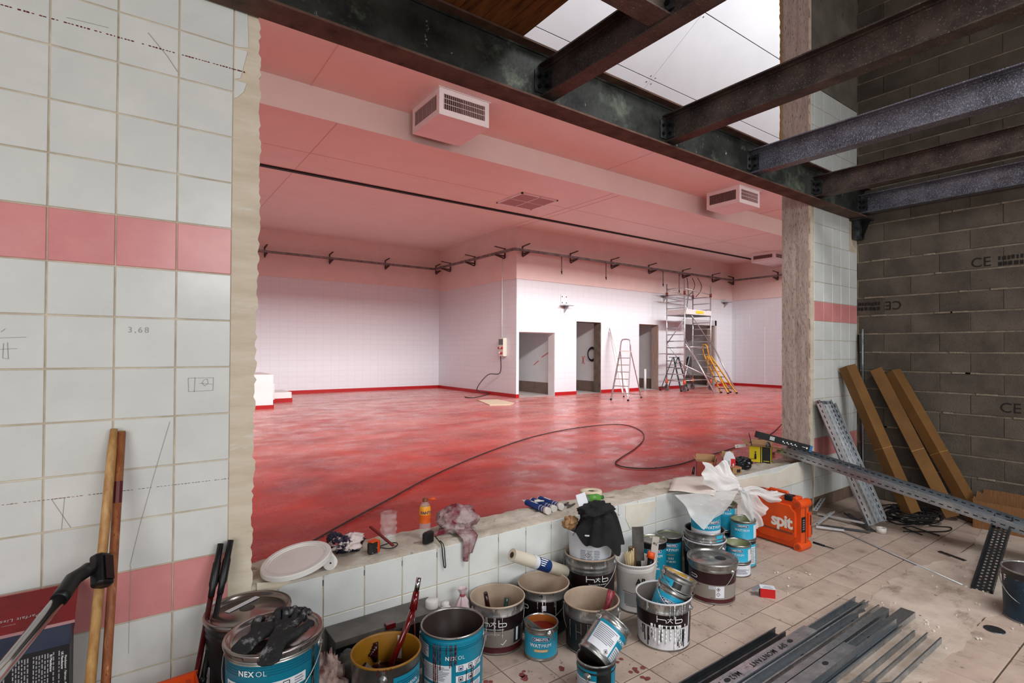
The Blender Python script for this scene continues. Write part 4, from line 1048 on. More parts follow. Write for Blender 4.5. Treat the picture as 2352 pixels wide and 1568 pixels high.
def hb_print(b, zt_, a=0, sc=1.0):
    d = sc*0.15/b.R
    # drawn emblem: a long-armed h, a figure, a b
    b.strip([(a-27*d, zt_+0.022*sc), (a-27*d, zt_-0.014*sc)], 0.004*sc, white_ink); b.strip([(a-27*d, zt_+0.004*sc), (a-10*d, zt_+0.004*sc), (a-8.4*d, zt_+0.000*sc), (a-8.4*d, zt_-0.014*sc)], 0.004*sc, white_ink)
    b.strip([(a+11*d, zt_+0.022*sc), (a+11*d, zt_-0.014*sc), (a+25*d, zt_-0.014*sc), (a+27*d, zt_-0.010*sc), (a+27*d, zt_+0.000*sc), (a+25*d, zt_+0.004*sc), (a+11*d, zt_+0.004*sc)], 0.004*sc, white_ink)
    b.strip([(a-6*d, zt_-0.012*sc), (a-1*d, zt_+0.002*sc), (a+1.4*d, zt_+0.014*sc)], 0.003*sc, white_ink); b.strip([(a-1*d, zt_+0.002*sc), (a+5*d, zt_-0.012*sc)], 0.003*sc, white_ink); b.strip([(a-6*d, zt_+0.008*sc), (a+6*d, zt_+0.006*sc)], 0.0025*sc, white_ink)
    b.text('Provocateur de couleurs', 0.0115*sc, a, zt_-0.028*sc, white_ink, 0.004)
def watprim_print(b, a, zt_, sc=1.0, strip=None, a_lab=0):
    d = sc*0.088/b.R
    b.patch(a-31*d, a+31*d, zt_-0.0105*sc, zt_+0.0105*sc, white_ink, 'label', 0.0012); b.patch(a-30*d, a+30*d, zt_-0.0092*sc, zt_+0.0092*sc, navy, 'label', 0.0016)
    b.text('CIMENTOL', 0.0165*sc, a, zt_, white_ink, 0.02, 0.98, 0.0022)
    b.text('WAT', 0.026*sc, a-20*d, zt_-0.032*sc, white_ink, 0.02, 1.0); b.text('PRIM', 0.026*sc, a+19*d, zt_-0.032*sc, white_ink, -0.008, 1.0)
    if strip: b.patch(a-24*d, a+24*d, zt_-0.064*sc, zt_-0.050*sc, gold_lab, 'label', 0.0014); b.text(strip, 0.011*sc, a, zt_-0.057*sc, white_ink, 0.01, e=0.002)
def hb_bands(g=0.5): return [(0, 0.16, maroon2), (0.16, g, grey_lab), (g, 0.78, maroon), (0.78, 1.0, tin_dirty)]

# --- left pair with steel lids
b = Pail('paint_drum', 'tall black drum with bare steel lid against the parapet, behind the gloves', 0.40, 2.475, 0.155, 0.527, [(0, 1, black_can)], tin, ribs=(0.49, 0.47))
b.lid(lid_red, -0.012).handle(-70, -52)
MB().box(-0.075, -0.012, 0, 0.075, 0.012, 0.0012).build('masking_tape', lab_w, b.t, (-0.01, 0.075, 0.5195), (0, 0, 0.55))
MB().lathe([(0, 0.001), (0.026, 0.001), (0.03, 0)], 16).build('bung_cap', black_can, b.t, (0.0, 0.03, 0.518))
b.patch(-88, -60, 0.12, 0.36, lab_w); b.patch(60, 80, 0.2, 0.3, maroon2)
b = Pail('paint_drum', 'tall teal drum with steel lid carrying the black gloves', 0.425, 2.105, 0.156, 0.58, [(0, 0.94, teal), (0.94, 1, tin)], tin, ribs=(0.562, 0.555, 0.548))
b.lid(lid_red, -0.010, 0).handle(-18, -45, 1.3)
for a in (-50, 12, 30, 75): b.patch(a, a+15, 0.566, 0.578, lid_red, 'lid_clip', 0.011)
nexol_print(b, -26, 0.520, 1.0, ((-66, -16), (-11, 40)))
b.drips(2, 50, 56, black_can, 0.55, 0.3, 0.5, 0.006); b.patch(46, 80, 0.05, 0.36, black_can, 'paint_smear', 0.001)
MB().box(-0.02, -0.004, 0, 0.02, 0.004, 0.002).build('white_chip', white_ink, b.t, (0.075, -0.02, 0.573), (0, 0, 0.3))
# --- ochre bucket with dark red paint
b = Pail('paint_bucket', 'steel bucket with ochre inside, half full of dark red paint', 0.86, 2.14, 0.138, 0.36, [(0, 1, tin)], ochre_in, fill=(0.235, dark_paint), rim=ochre_in, taper=0.95)
b.patch(12, 80, 0.03, 0.315, teal); b.lines(18, 76, 0.262, 0.30, 4, teal_d, 0.0016); b.text('NEXOL', 0.018, 50, 0.268, white_ink, 0.01)
for k in range(3): b.patch(16, 48, 0.06+k*0.07, 0.118+k*0.07, lab_w, 'label', 0.0014); b.lines(19, 46, 0.064+k*0.07, 0.114+k*0.07, 6, ink_g, 0.002); b.picto(58, 0.09+k*0.07, 0.024); b.picto(72, 0.09+k*0.07, 0.024)
b.patch(-100, -80, 0.05, 0.3, teal)
b.handle(-95, -62, 1.1, 0.315); b.drips(5, -20, 10, blood, 0.36, 0.01, 0.03, 0.006)
mb = MB(); a = b.ca+PI-0.45
mb.grid(lambda u_, v_: ((0.131)*math.cos(a+(u_-0.5)*0.14), (0.131)*math.sin(a+(u_-0.5)*0.14), 0.25+0.1*v_), 2, 1); mb.build('tape_strip', lab_w, b.t)
mb = MB(); a = b.ca+PI+0.35
for k in range(5): mb.tube([(0.131*math.cos(a+0.05*k), 0.131*math.sin(a+0.05*k), 0.33-0.012*k), (0.130*math.cos(a+0.05*k), 0.130*math.sin(a+0.05*k), 0.25+0.01*k)], 0.012-0.001*k, 6)
tag(mb.build('paint_runs', dark_paint, b.t), kind='stuff')
bx = b
t = thing('stirring_rod', 'red-dripping metal roller handle standing in the ochre bucket', 'tool', (0.86, 2.14, 0.24), group=None)
MB().tube([(0.02, 0.03, 0.0), (0.13, 0.085, 0.145), (0.165, 0.10, 0.20)], [0.012, 0.013, 0.014], 10).build('rod', red_paint, t)
MB().tube([(0.165, 0.10, 0.20), (0.185, 0.112, 0.27)], [0.019, 0.014], 10).build('grip', red_paint, t); MB().tube([(0.185, 0.112, 0.27), (0.202, 0.122, 0.325)], 0.0115, 10).build('metal_end', chrome, t)
MB().tube([(0.165, 0.09, 0.19), (0.168, 0.088, 0.07)], 0.003, 6).build('paint_string', red_paint, t)
t = thing('roller_tube', 'dull metal tube leaning inside the ochre bucket at its left', 'tube', (0.86, 2.14, 0.24))
MB().tube([(-0.11, -0.035, 0.10), (0.0, -0.075, 0.0)], [0.021, 0.010], 14, cap=False).build('tube', M('dull_tube', srgb(112, 98, 90), 0.4, 0.6), t); MB().tube([(-0.1085, -0.0355, 0.0985), (-0.106, -0.0365, 0.096)], 0.0195, 14).build('bore', ink, t)
# --- open teal pail
b = Pail('paint_bucket', 'open teal pail streaked with red drips, dark inside', 1.19, 2.175, 0.140, 0.36, [(0, 0.95, teal), (0.95, 1, teal)], dark_in, ribs=(0.335, 0.322), rim=tin, taper=0.95)
nexol_print(b, 4, 0.272, 0.9, ((-64, -2), (6, 62)), 3); b.patch(-80, -48, 0.26, 0.315, lab_w); b.lines(-78, -50, 0.265, 0.312, 5, ink_g)
b.handle(-8, -50, 1.3, 0.31); b.drips(5, -40, -20, blood, 0.33, 0.1, 0.28); b.drips(5, -10, 12, blood, 0.33, 0.05, 0.18); b.drips(3, 20, 50, blood, 0.22, 0.05, 0.12)
b.patch(-22, 18, 0.045, 0.07, dark_paint, 'paint_smear', 0.0022); b.patch(20, 40, 0.09, 0.104, blood, 'paint_smear', 0.0022)
# --- beige-lined bucket group
b = Pail('paint_bucket', 'beige-lined bucket holding brush handles, dark maroon band with white emblem', 1.632, 2.478, 0.148, 0.253, hb_bands(), beige_in, fill=(0.09, dark_paint), rim=beige_in, ribs=(0.2,))
hb_print(b, 0.165, -8); b.drips(14, -50, 40, white_spill, 0.2, 0.03, 0.15, 0.003); b.patch(38, 62, 0.05, 0.135, ink); b.patch(44, 50, 0.06, 0.13, lab_w, e=0.0014); b.text('MULTITECH', 0.016, -12, 0.11, white_spill); b.handle(25, -58, 1.25); b.strip([(8, 0.062), (12, 0.055), (20, 0.078)], 0.003, white_ink, name='tick_mark')
for i, (a, c, r0, r1, mt_, lb) in enumerate((((-0.03, 0.02, 0.095), (-0.075, 0.005, 0.285), 0.014, 0.011, dark_paint, 'paint-blackened round brush handle sticking up from the beige-lined bucket'), ((0.05, 0.0, 0.095), (0.07, 0.015, 0.215), 0.013, 0.014, M('dark_green_bottle', srgb(40, 62, 54), 0.15), 'short dark green tube standing in the beige-lined bucket'))):
    tag(MB().tube([a, Vector(a).lerp(Vector(c), 0.55), c], [r0*1.5, r0, r1], 12).build(('brush_handle', 'green_tube')[i], mt_, None, (1.632, 2.478, 0)), lb, 'tool')
b = Pail('paint_bucket', 'empty beige-lined bucket against the parapet wall, no tools in it', 1.945, 2.465, 0.147, 0.253, [(0, 0.3, black_can), (0.3, 0.78, maroon), (0.78, 1, tin_dirty)], beige_in, rim=beige_in, ribs=(0.2, 0.07)); b.handle(-20, -35); b.patch(-4, 6, 0.15, 0.18, lab_w); b.drips(8, -30, 45, white_spill, 0.2, 0.03, 0.12, 0.003); b.strip([(-50, 0.17), (-38, 0.17), (-36, 0.16), (-38, 0.15), (-50, 0.15)], 0.004, white_ink)
b = Pail('paint_bucket', 'steel bucket by the wall heaped with a black cloth', 2.31, 2.46, 0.155, 0.35, [(0, 0.36, teal), (0.36, 0.74, maroon), (0.74, 1, tin_dirty)], beige_in, ribs=(0.3, 0.275), rim=beige_in, fill=(0.30, lab_w))
hb_print(b, 0.235, 18, 1.0); b.patch(6, 44, 0.10, 0.125, lab_w); b.lines(8, 42, 0.102, 0.122, 3, ink_g); b.handle(-12, -48, 1.3); b.strip([(-60, 0.13), (60, 0.13)], 0.006, maroon2)
b2 = Pail('inner_pail', 'white-labelled pail nested in the bucket under the black cloth', 2.31, 2.46, 0.138, 0.19, [(0, 1, lab_w)], lab_w, z=0.305)
for k, aa in enumerate((-18, 0, 18)): b2.lines(aa-8, aa+8, 0.03, 0.10, 7, ink_g)
b2.diamond(-6, 0.07, 0.018)
b = Pail('plastic_bucket', 'white plastic bucket full of brushes and filling knives', 2.56, 2.315, 0.120, 0.29, [(0, 1, plastic_w)], plastic_w, taper=0.90, ribs=(0.262, 0.25), cat='bucket')
b.text('AR', 0.052, 18, 0.195, ink, 0.03); b.patch(4, 50, 0.148, 0.156, M('red_label_line', srgb(150, 24, 34), 0.5)); b.strip([(-40, 0.13), (30, 0.12), (34, 0.05)], 0.003, ink); b.strip([(-30, 0.045), (60, 0.04)], 0.003, ink); b.patch(-35, 5, 0.05, 0.12, M('grey_label', srgb(168, 166, 166), 0.5))
for k in range(30): b.patch(-70+k*4.6, -68+k*4.6, 0.272, 0.277, ink_g, 'embossed_dash') if k % 1 == 0 and k < 26 else None
b = Pail('paint_bucket', 'blackened beige-lined bucket in the middle with a pink-smeared brush', 2.04, 2.16, 0.148, 0.245, [(0, 0.72, black_can), (0.72, 1, tin_dirty)], beige_in, rim=beige_in, ribs=(0.19,), fill=(0.085, M('beige_residue', srgb(120, 104, 94), 0.4)))
b.handle(-10, -55, 1.25); b.strip([(-34, 0.16), (-34, 0.075)], 0.004, grey_lab); b.strip([(-22, 0.17), (-22, 0.11)], 0.004, grey_lab); b.strip([(-34, 0.12), (-22, 0.12)], 0.004, grey_lab); b.drips(6, -60, 40, grey_lab, 0.17, 0.02, 0.1, 0.003)
tag(MB().tube([(0.03, -0.02, 0.09), (0.09, -0.03, 0.19), (0.125, -0.03, 0.265)], [0.02, 0.016, 0.022], 10).build('brush_handle', M('pink_smeared_handle', srgb(164, 62, 74), 0.4, col2=srgb(86, 20, 28), scale=20), None, (2.04, 2.16, 0)), 'pink-smeared brush handle leaning out of the blackened bucket', 'brush')
tag(MB().tube([(-0.02, 0.02, 0.09), (-0.10, 0.02, 0.20)], [0.014, 0.018], 10).build('brush_handle', M('grey_green_handle', srgb(70, 74, 72), 0.4), None, (2.04, 2.16, 0)), 'dark grey-green handle leaning at the left inside the blackened bucket', 'brush')
b = Pail('paint_can', 'small light-blue can of red paint with a knife handle in it', 1.76, 2.25, 0.088, 0.165, [(0, 0.1, tin), (0.1, 0.8, teal_b), (0.8, 1, tin)], M('brown_lacquer', srgb(150, 84, 34), 0.35), fill=(0.125, red_paint), taper=0.98, rim=tin, cat='can', ribs=(0.135,))
watprim_print(b, 0, 0.112, 1.0, 'DURCISSEUR')
b.handle(120, -50, 1.0, 0.14)
tag(MB().bar((-0.02, -0.03, 0.13), (-0.105, 0.0, 0.205), 0.03, 0.018).build('knife_handle', M('grey_green_handle', srgb(70, 74, 72), 0.4), None, (1.76, 2.25, 0)), 'dark flat handle resting on the rim of the light-blue can', 'tool')
b = Pail('paint_can', 'teal and black can at the bottom edge holding a tipped can', 1.72, 1.79, 0.087, 0.205, [(0, 1, M('black_grey_can', srgb(70, 70, 70), 0.35, 0.4, col2=srgb(46, 46, 46), scale=12))], dark_in, taper=0.98, rim=tin_dirty, cat='can', ribs=(0.17,))
b.patch(-85, 2, 0.02, 0.185, teal); b.patch(-80, 0, 0.02, 0.14, lab_w, e=0.0014); b.lines(-76, -4, 0.06, 0.135, 9, ink_g, 0.002); b.patch(50, 95, 0.02, 0.185, teal); b.diamond(-40, 0.048, 0.02); b.diamond(-16, 0.048, 0.02); b.handle(65, -70, 1.0, 0.155); b.text('watprim', 0.014, -55, 0.162, teal_d)
# the tipped can resting in the lower can's mouth
e_ = Euler((R(-18), R(50), R(-22)), 'XYZ')
b = Pail('paint_can', 'tipped can with yellow inside resting in the mouth of the lowest can', 1.70, 1.79, 0.082, 0.185, [(0, 1, tin)], M('yellow_lacquer', srgb(214, 176, 84), 0.35, col2=srgb(190, 148, 56), scale=4), z=0.205, rot=e_, taper=0.98, cat='can', rim=tin, ribs=(0.155, 0.025))
b.ca = R(-100)
b.patch(-75, 75, 0.02, 0.15, teal); b.patch(-70, 10, 0.022, 0.135, lab_w, e=0.0014); b.lines(-66, 6, 0.06, 0.13, 9, ink_g, 0.002); b.patch(16, 70, 0.022, 0.09, lab_w, e=0.0014); b.lines(18, 66, 0.028, 0.085, 6, ink_g, 0.002); b.text('WATPRIM', 0.022, 36, 0.118, white_ink, 0.015, e=0.0022); b.diamond(-4, 0.04, 0.012, bang=False); b.handle(0, 155, 1.15, 0.15)
# bucket with nested tilted cans
b = Pail('paint_bucket', 'white-splashed maroon bucket at the right end of the front row', 2.40, 1.96, 0.150, 0.255, [(0, 0.48, white_spill), (0.48, 0.76, maroon), (0.76, 1, tin_dirty)], M('grey_residue', srgb(120, 110, 104), 0.5), ribs=(0.2,), rim=white_spill)
hb_print(b, 0.168, 14); b.drips(16, -30, 60, white_ink, 0.14, 0.05, 0.13, 0.007); b.drips(12, -50, 60, ink, 0.115, 0.03, 0.10, 0.006); b.drips(8, -60, 60, white_spill, 0.25, 0.02, 0.08); b.patch(62, 66, 0.12, 0.2, lab_w, 'label'); b.patch(66, 92, 0.02, 0.15, black_can, 'label'); b.handle(160, -20, 1.0)
tilt = Euler((R(-6), R(24), R(-32)), 'XYZ')
for k, (dz, lb, inn) in enumerate(((0.0, 'lower tilted blue can nested in the white-splashed bucket', teal_b), (0.075, 'upper tilted can with ochre inside, nested in the can below', tin))):
    ax = tilt.to_matrix() @ Vector((0, 0, 1)); o_ = Vector((2.385, 1.945, 0.125))+ax*dz
    b = Pail('paint_can', lb, o_.x, o_.y, 0.094, 0.175, [(0, 0.12, tin), (0.12, 0.78, teal_b if k == 0 else tin), (0.78, 1, tin)], M('ochre_lacquer_can', srgb(204, 168, 74), 0.35, col2=srgb(176, 134, 46), scale=4) if k else tin, z=o_.z, rot=tilt, taper=0.94, cat='can', rim=tin_dirty, ribs=(0.15,))
    b.ca = math.atan2(-o_.y, -o_.x)+R(20)
    if k == 0: watprim_print(b, 8, 0.098, 1.15); b.handle(30, -40, 1.2, 0.15)
    else:
        b.patch(-60, -5, 0.09, 0.14, teal_b); b.text('WATPRIM', 0.014, -35, 0.12, teal_d, e=0.002); b.patch(30, 48, 0.07, 0.10, teal_b); b.patch(-5, 25, 0.07, 0.135, M('dark_can_band', srgb(50, 50, 52), 0.3, 0.5)); b.handle(30, -30, 1.2, 0.15)
        a = b.ca+PI-0.5; MB().grid(lambda u_, v_: ((0.0865+0.003*v_)*math.cos(a+(u_-0.5)*0.16), (0.0865+0.003*v_)*math.sin(a+(u_-0.5)*0.16), 0.10+0.072*v_), 2, 1).build('white_streak', lab_w, b.t)
# closed bucket
b = Pail('paint_bucket', 'closed maroon and grey bucket with shiny steel lid, hazard label', 3.08, 2.115, 0.152, 0.248, [(0, 0.14, maroon2), (0.14, 0.5, M('clean_grey_label', srgb(140, 132, 124), 0.38)), (0.5, 0.80, M('clean_maroon_label', srgb(44, 16, 20), 0.35)), (0.80, 1, tin)], tin, ribs=(0.205,))
b.lid(tin, -0.008, 18).handle(-35, -58, 1.15)
MB().lathe([(0, 0.004), (0.022, 0.004), (0.03, 0.001), (0.036, 0)], 20).build('bung_stain', ink, b.t, (0.04, -0.035, 0.243))
MB().lathe([(0, 0.001), (0.018, 0.001), (0.022, 0)], 16).build('lid_stain', M('grey_stain', srgb(110, 106, 104), 0.5), b.t, (-0.05, 0.02, 0.2435))
b.patch(8, 30, 0.045, 0.118, lab_w); b.diamond(15, 0.10, 0.014, bang=False); b.diamond(15, 0.068, 0.014); b.patch(-8, 7, 0.098, 0.117, lab_w); b.lines(-7, 6, 0.1, 0.115, 3, ink_g)
b.strip([(-58, 0.165), (-40, 0.165), (-37, 0.157), (-40, 0.149), (-58, 0.149)], 0.004, white_ink); b.text('13,5L', 0.012, 0, 0.042, maroon2); b.lines(-60, -30, 0.105, 0.116, 2, maroon2)
# steel buckets by the plastic sheet
b = Pail('paint_bucket', 'paint-smeared steel bucket under the plastic sheet, lower of the nested pair', 3.31, 2.335, 0.145, 0.27, [(0, 0.30, black_can), (0.30, 0.66, maroon), (0.66, 1, tin_dirty)], dark_in, ribs=(0.22,), rim=white_spill)
hb_print(b, 0.155, 22); b.drips(8, -20, 40, white_spill, 0.2, 0.02, 0.1, 0.003); b.handle(-30, -50, 1.25)
b = Pail('paint_bucket', 'upper steel bucket nested in the smeared one below the plastic sheet', 3.31, 2.335, 0.136, 0.25, [(0, 0.45, maroon), (0.45, 1, tin_dirty)], dark_in, z=0.085, ribs=(0.19, 0.21), rim=tin_dirty); b.handle(-10, -30, 1.2); b.patch(35, 62, 0.16, 0.24, teal_b)
b = Pail('paint_can', 'light-blue can wrapped in the plastic sheet on top of the steel buckets', 3.33, 2.34, 0.105, 0.17, [(0, 0.25, lab_w), (0.25, 1, teal_b)], dark_in, z=0.30, cat='can', rim=tin, taper=0.96); watprim_print(b, 35, 0.10, 1.1)
# stacks of small cans
def can_stack(x, y, spec, Rr=0.09):
    z = 0.0
    for (h, lb, kind) in spec:
        b = Pail('paint_can', lb, x, y, Rr, h-0.004, [(0, 0.07, tin), (0.07, 0.86, teal_b if kind != 'w' else lab_w), (0.86, 1, M('black_can_band', srgb(22, 24, 28), 0.4))] if kind in 'wb' else [(0, 0.06, tin), (0.06, 0.88, teal_b), (0.88, 1, tin)], green_in, z=z, taper=1.0, cat='can', rim=tin, group='light-blue cans by the orange case')
        if kind == 'o': watprim_print(b, -4, h-0.038, 0.92); b.patch(52, 84, 0.012, h-0.03, lab_w)
        elif kind == 'w': b.lines(-30, 60, 0.02, h-0.04, 6, ink_g); b.diamond(-8, h*0.45, 0.016); MB().disc(Rr*0.94, h-0.012, 28).build('lid', tin, b.t)
        else: b.patch(34, 66, 0.03, h-0.05, lab_w); b.lines(37, 63, 0.035, h-0.055, 10, ink_g); MB().disc(Rr*0.94, h-0.012, 28).build('lid', tin, b.t); b.drips(4, 20, 40, ink, h-0.03, 0.02, 0.1)
        z += h
can_stack(3.545, 2.225, ((0.098, 'white-labelled can under the front light-blue can', 'w'), (0.124, 'front light-blue can with open pale green lid, on a white-labelled can', 'o')))
can_stack(3.725, 2.29, ((0.205, 'tall light-blue can with black band, lower of the stack touching the case', 'b'), (0.138, 'open light-blue can atop the tall can beside the orange case', 'o')))
can_stack(3.80, 2.49, ((0.20, 'lower blue can of the rearmost stack, nearly hidden', 'b'), (0.205, 'rear steel-topped blue can just below the plastic sheet', 'o')), 0.088)
for (u, v, yy, lb) in ((1500, 1237, 2.42, 'teal can with black rim behind the white bucket of knives'), (1538, 1226, 2.53, 'teal primer can against the parapet, right of its twin')):
    p = wy(u, v, yy)
    b = Pail('paint_can', lb, p.x, yy, 0.088, p.z, [(0, 0.05, tin), (0.05, 0.86, teal), (0.86, 1, M('black_can_band', srgb(22, 24, 28), 0.4))], green_in, taper=1.0, cat='can', rim=tin_dirty, group='teal cans by the parapet')
    MB().disc(0.083, p.z-0.012, 28).build('lid', tin_dirty, b.t); watprim_print(b, 6, p.z-0.055, 1.0); b.text('SOLS', 0.018, 6, p.z-0.145, white_ink, 0.01); b.text('ET MURS', 0.018, 6, p.z-0.168, white_ink, 0.01); b.patch(-12, 24, p.z-0.122, p.z-0.118, gold_lab)
# bucket cut by the right edge of the picture
b = Pail('paint_bucket', 'dark blue dirty bucket at the right edge of the floor', 4.36, 0.785, 0.14, 0.30, [(0, 0.85, M('dirty_navy_bucket', srgb(26, 52, 70), 0.45, col2=srgb(14, 24, 32), scale=6, spots=(srgb(120, 124, 126), 16, 0.62, 0.06))), (0.85, 1, black_can)], dark_in, rim=tin_dirty); b.handle(0, -48, 1.3); b.text('F', 0.05, -60, 0.24, white_ink, 0.02)
# ================================================================ METAL STUDS ON THE FLOOR
def stud(label, x1, y0, y1, z0, mode, L_=2.6, h=0.036, mat=None, holes=True, x0=None):
    """channel along x ending at x1; mode up (open upwards), down (web on top), side (web towards -y)"""
    w_ = y1-y0; t = 0.0016; lip = 0.006; x0 = x1-L_
    o = thing('metal_stud', label, 'stud', (x0, y0, z0), group='metal studs piled on the floor')
    web = MB(); fl_ = MB(); hl = MB(); Lh = L_
    if mode == 'up':
        web.box(0, 0, 0, Lh, w_, t); hz = t+0.0006
        for (a, b_) in ((0, t), (w_-t, w_)): fl_.box(0, a, t, Lh, b_, h)
        fl_.box(0, t, h-t, Lh, t+lip, h); fl_.box(0, w_-t-lip, h-t, Lh, w_-t, h)
        for q in (0.25, 0.75): web.box(0, w_*q-0.001, t, Lh, w_*q+0.001, t+0.0012)
    elif mode == 'down':
        web.box(0, 0, h-t, Lh, w_, h); hz = h+0.0006
        for (a, b_) in ((0, t), (w_-t, w_)): fl_.box(0, a, 0, Lh, b_, h-t)
        for q in (0.22, 0.78): web.box(0, w_*q-0.001, h, Lh, w_*q+0.001, h+0.0009)
    else:
        web.box(0, 0, 0, Lh, t, w_)
        for (a, b_) in ((0, t), (w_-t, w_)): fl_.box(0, t, a, Lh, h, b_)
        for q in (0.22, 0.78): web.box(0, -0.0009, w_*q-0.001, Lh, 0, w_*q+0.001)
    web.build('web', mat or galv, o); fl_.build('flange', mat or galv, o)
    if holes:
        me = MB(); n = 18
        e = 0.016
        if mode == 'side': me.add([(1.35*e*math.cos(2*PI*i/n), -0.0016, e*0.9*math.sin(2*PI*i/n)) for i in range(n)], [tuple(range(n))])
        else: me.add([(1.35*e*math.cos(2*PI*i/n), e*0.8*math.sin(2*PI*i/n), 0) for i in range(n)], [tuple(range(n))])
        me = me.mesh('service_hole', ink)
        k = L_-0.28
        while k > 0.1:
            inst(me, 'service_hole', o, (k, w_/2, hz) if mode != 'side' else (k, 0, w_/2)); k -= 0.6
    return o
stud('grey stud farthest left in the pile, ends short, open upwards', 2.955, 1.555, 1.617, 0, 'up', 2.3, mat=galv_d)
stud('black-shadowed long stud open upwards under the lettered one', 3.74, 1.455, 1.515, 0, 'up', 3.1)
sp = stud('stud lying web up with black printed lettering', 3.09, 1.446, 1.520, 0.004, 'down', 2.4, 0.042, holes=False)
n = 18
for x in (2.86, 2.28):
    MB().add([(0.021*math.cos(2*PI*i/n), 0.013*math.sin(2*PI*i/n), 0) for i in range(n)], [tuple(range(n))]).build('service_hole', ink, sp, (x-0.69, 0.036, 0.0432))
flat_text('lettering', 'SPP', 0.042, ink, sp, (2.775-0.69, 0.036, 0.0424), (-1, 0, 0), (0, -1, 0), 0.01, 1.15, 0.0012)
flat_text('lettering', 'MONTANT', 0.042, ink, sp, (2.592-0.69, 0.036, 0.0424), (-1, 0, 0), (0, -1, 0), 0.01, 1.15, 0.0012)
flat_text('lettering', 'M62', 0.042, ink, sp, (2.345-0.69, 0.036, 0.0424), (-1, 0, 0), (0, -1, 0), 0.01, 1.1, 0.0012)
flat_text('lettering', '34-36', 0.042, ink, sp, (2.185-0.69, 0.036, 0.0424), (-1, 0, 0), (0, -1, 0), 0.01, 1.1, 0.0012)
stud('long open stud second from the lettered one, bright right flange', 3.74, 1.375, 1.440, 0, 'up', 3.0)
stud('stud lying on its side with round holes in its bright web', 3.66, 1.295, 1.36, 0, 'side', 2.9)
stud('stud with double thin flanges resting under the short boxed stud', 3.53, 1.212, 1.268, 0.042, 'up', 2.7)
stud('lowest stud, web up, its far end sticking out beyond the others', 3.80, 1.205, 1.28, 0, 'down', 2.7, 0.040)
stud('short boxed stud, brown web up, on top of the pile', 3.01, 1.208, 1.273, 0.045, 'down', 2.0, 0.040)
stud('pale bluish stud open upwards with two dark holes in its web', 3.56, 1.130, 1.198, 0, 'up', 2.7)
stud('separate stud nearest the right, lying open beside the pile', 3.59, 1.015, 1.085, 0, 'up', 2.5)

# ================================================================ PERFORATED TRAYS
def slots(mb, n, l, fn, sl=0.03, sw=0.008):
    for k in range(n):
        c = (k+0.5)*l/n; mb.add([fn(c-sl/2, -sw/2), fn(c+sl/2, -sw/2), fn(c+sl/2, sw/2), fn(c-sl/2, sw/2)], [(0, 1, 2, 3)])
hole_m = M('slot_dark', srgb(14, 14, 15), 0.8)
def tray(label, A, B, wd, h, side, rows=(0.22, 0.5, 0.78), mat=None, pitch=0.055, sl=0.03, sw=0.008, name='perforated_tray', pierced=False):
    """U tray from A to B; side = direction of its width; the flanges rise along side x run"""
    A, B = Vector(A), Vector(B); d = (B-A).normalized(); s_ = Vector(side); s_ = (s_-d*s_.dot(d)).normalized(); u_ = s_.cross(d)
    if u_.z < 0 and abs(u_.z) > 0.2: u_ = -u_
    L_ = (B-A).length; o = thing(name, label, 'cable tray', A, (0, 0, 0), 'perforated metal trays')
    P = lambda a, b_, c: d*a+s_*b_+u_*c
    def plate(a0, a1, b0, b1, c0, c1, mb):
        v = [P(a, b_, c) for c in (c0, c1) for (a, b_) in ((a0, b0), (a1, b0), (a1, b1), (a0, b1))]
        mb.add(v, [(0, 3, 2, 1), (4, 5, 6, 7), (0, 1, 5, 4), (1, 2, 6, 5), (2, 3, 7, 6), (3, 0, 4, 7)])
    t = 0.0015; mt_ = mat or galv
    mb = MB()
    if pierced:
        n = int(L_/pitch); cs = sorted(wd*(q-0.5) for q in rows); ed = [-wd/2]
        for c in cs: ed += [c-sw/2, c+sw/2]
        ed.append(wd/2)
        for k in range(0, len(ed), 2): plate(0, L_, ed[k], ed[k+1], 0, t, mb)
        for k in range(1, len(ed)-1, 2):
            sh = 0.5 if (k//2) % 2 else 0.0; a0 = 0
            for i in range(n):
                c = (i+0.5+sh)*L_/n
                if c+sl/2 < L_: plate(a0, c-sl/2, ed[k], ed[k+1], 0, t, mb); a0 = c+sl/2
            plate(a0, L_, ed[k], ed[k+1], 0, t, mb)
    else: plate(0, L_, -wd/2, wd/2, 0, t, mb)
    for q in (() if pierced else (0.36, 0.64)): plate(0, L_, wd*(q-0.5)-0.006, wd*(q-0.5)+0.006, t, 0.007, mb)
    mb.build('base', mt_, o)
    for sg in (-1, 1):
        mb = MB(); b0 = sg*wd/2
        plate(0, L_, min(b0, b0-sg*t), max(b0, b0-sg*t), t, h, mb); plate(0, L_, min(b0, b0-sg*0.010), max(b0, b0-sg*0.010), h, h+t, mb)
        mb.build('flange', mt_, o)
    mb = MB(); n = int(L_/pitch)
    for q in (() if pierced else rows):
        for zz in (t+0.0006, -0.0006): slots(mb, n, L_, lambda a, c: P(a, wd*(q-0.5)+c, zz), sl, sw)
    for sg in (-1, 1):
        for e in (0.0007, -t-0.0007): slots(mb, n, L_, lambda a, c: P(a, sg*(wd/2+e), h*0.5+c), sl, sw)
    tag(mb.build('slots', hole_m, o), kind='stuff')
    return o
A = wy(1822, 1044, 2.74); B = fl(2285, 1197, 0.275); dr = (B-A).normalized(); A = A-dr*0.12
tray('long perforated tray running from the sill corner down to the floor', A, A+dr*3.0, 0.235, 0.055, (1, 0, 0))
tray('second perforated tray nested inside the long sloping tray', A+Vector((0.0, -0.1, 0.004)), A+dr*2.9+Vector((0, 0, 0.010)), 0.205, 0.05, (1, 0, 0), mat=galv)
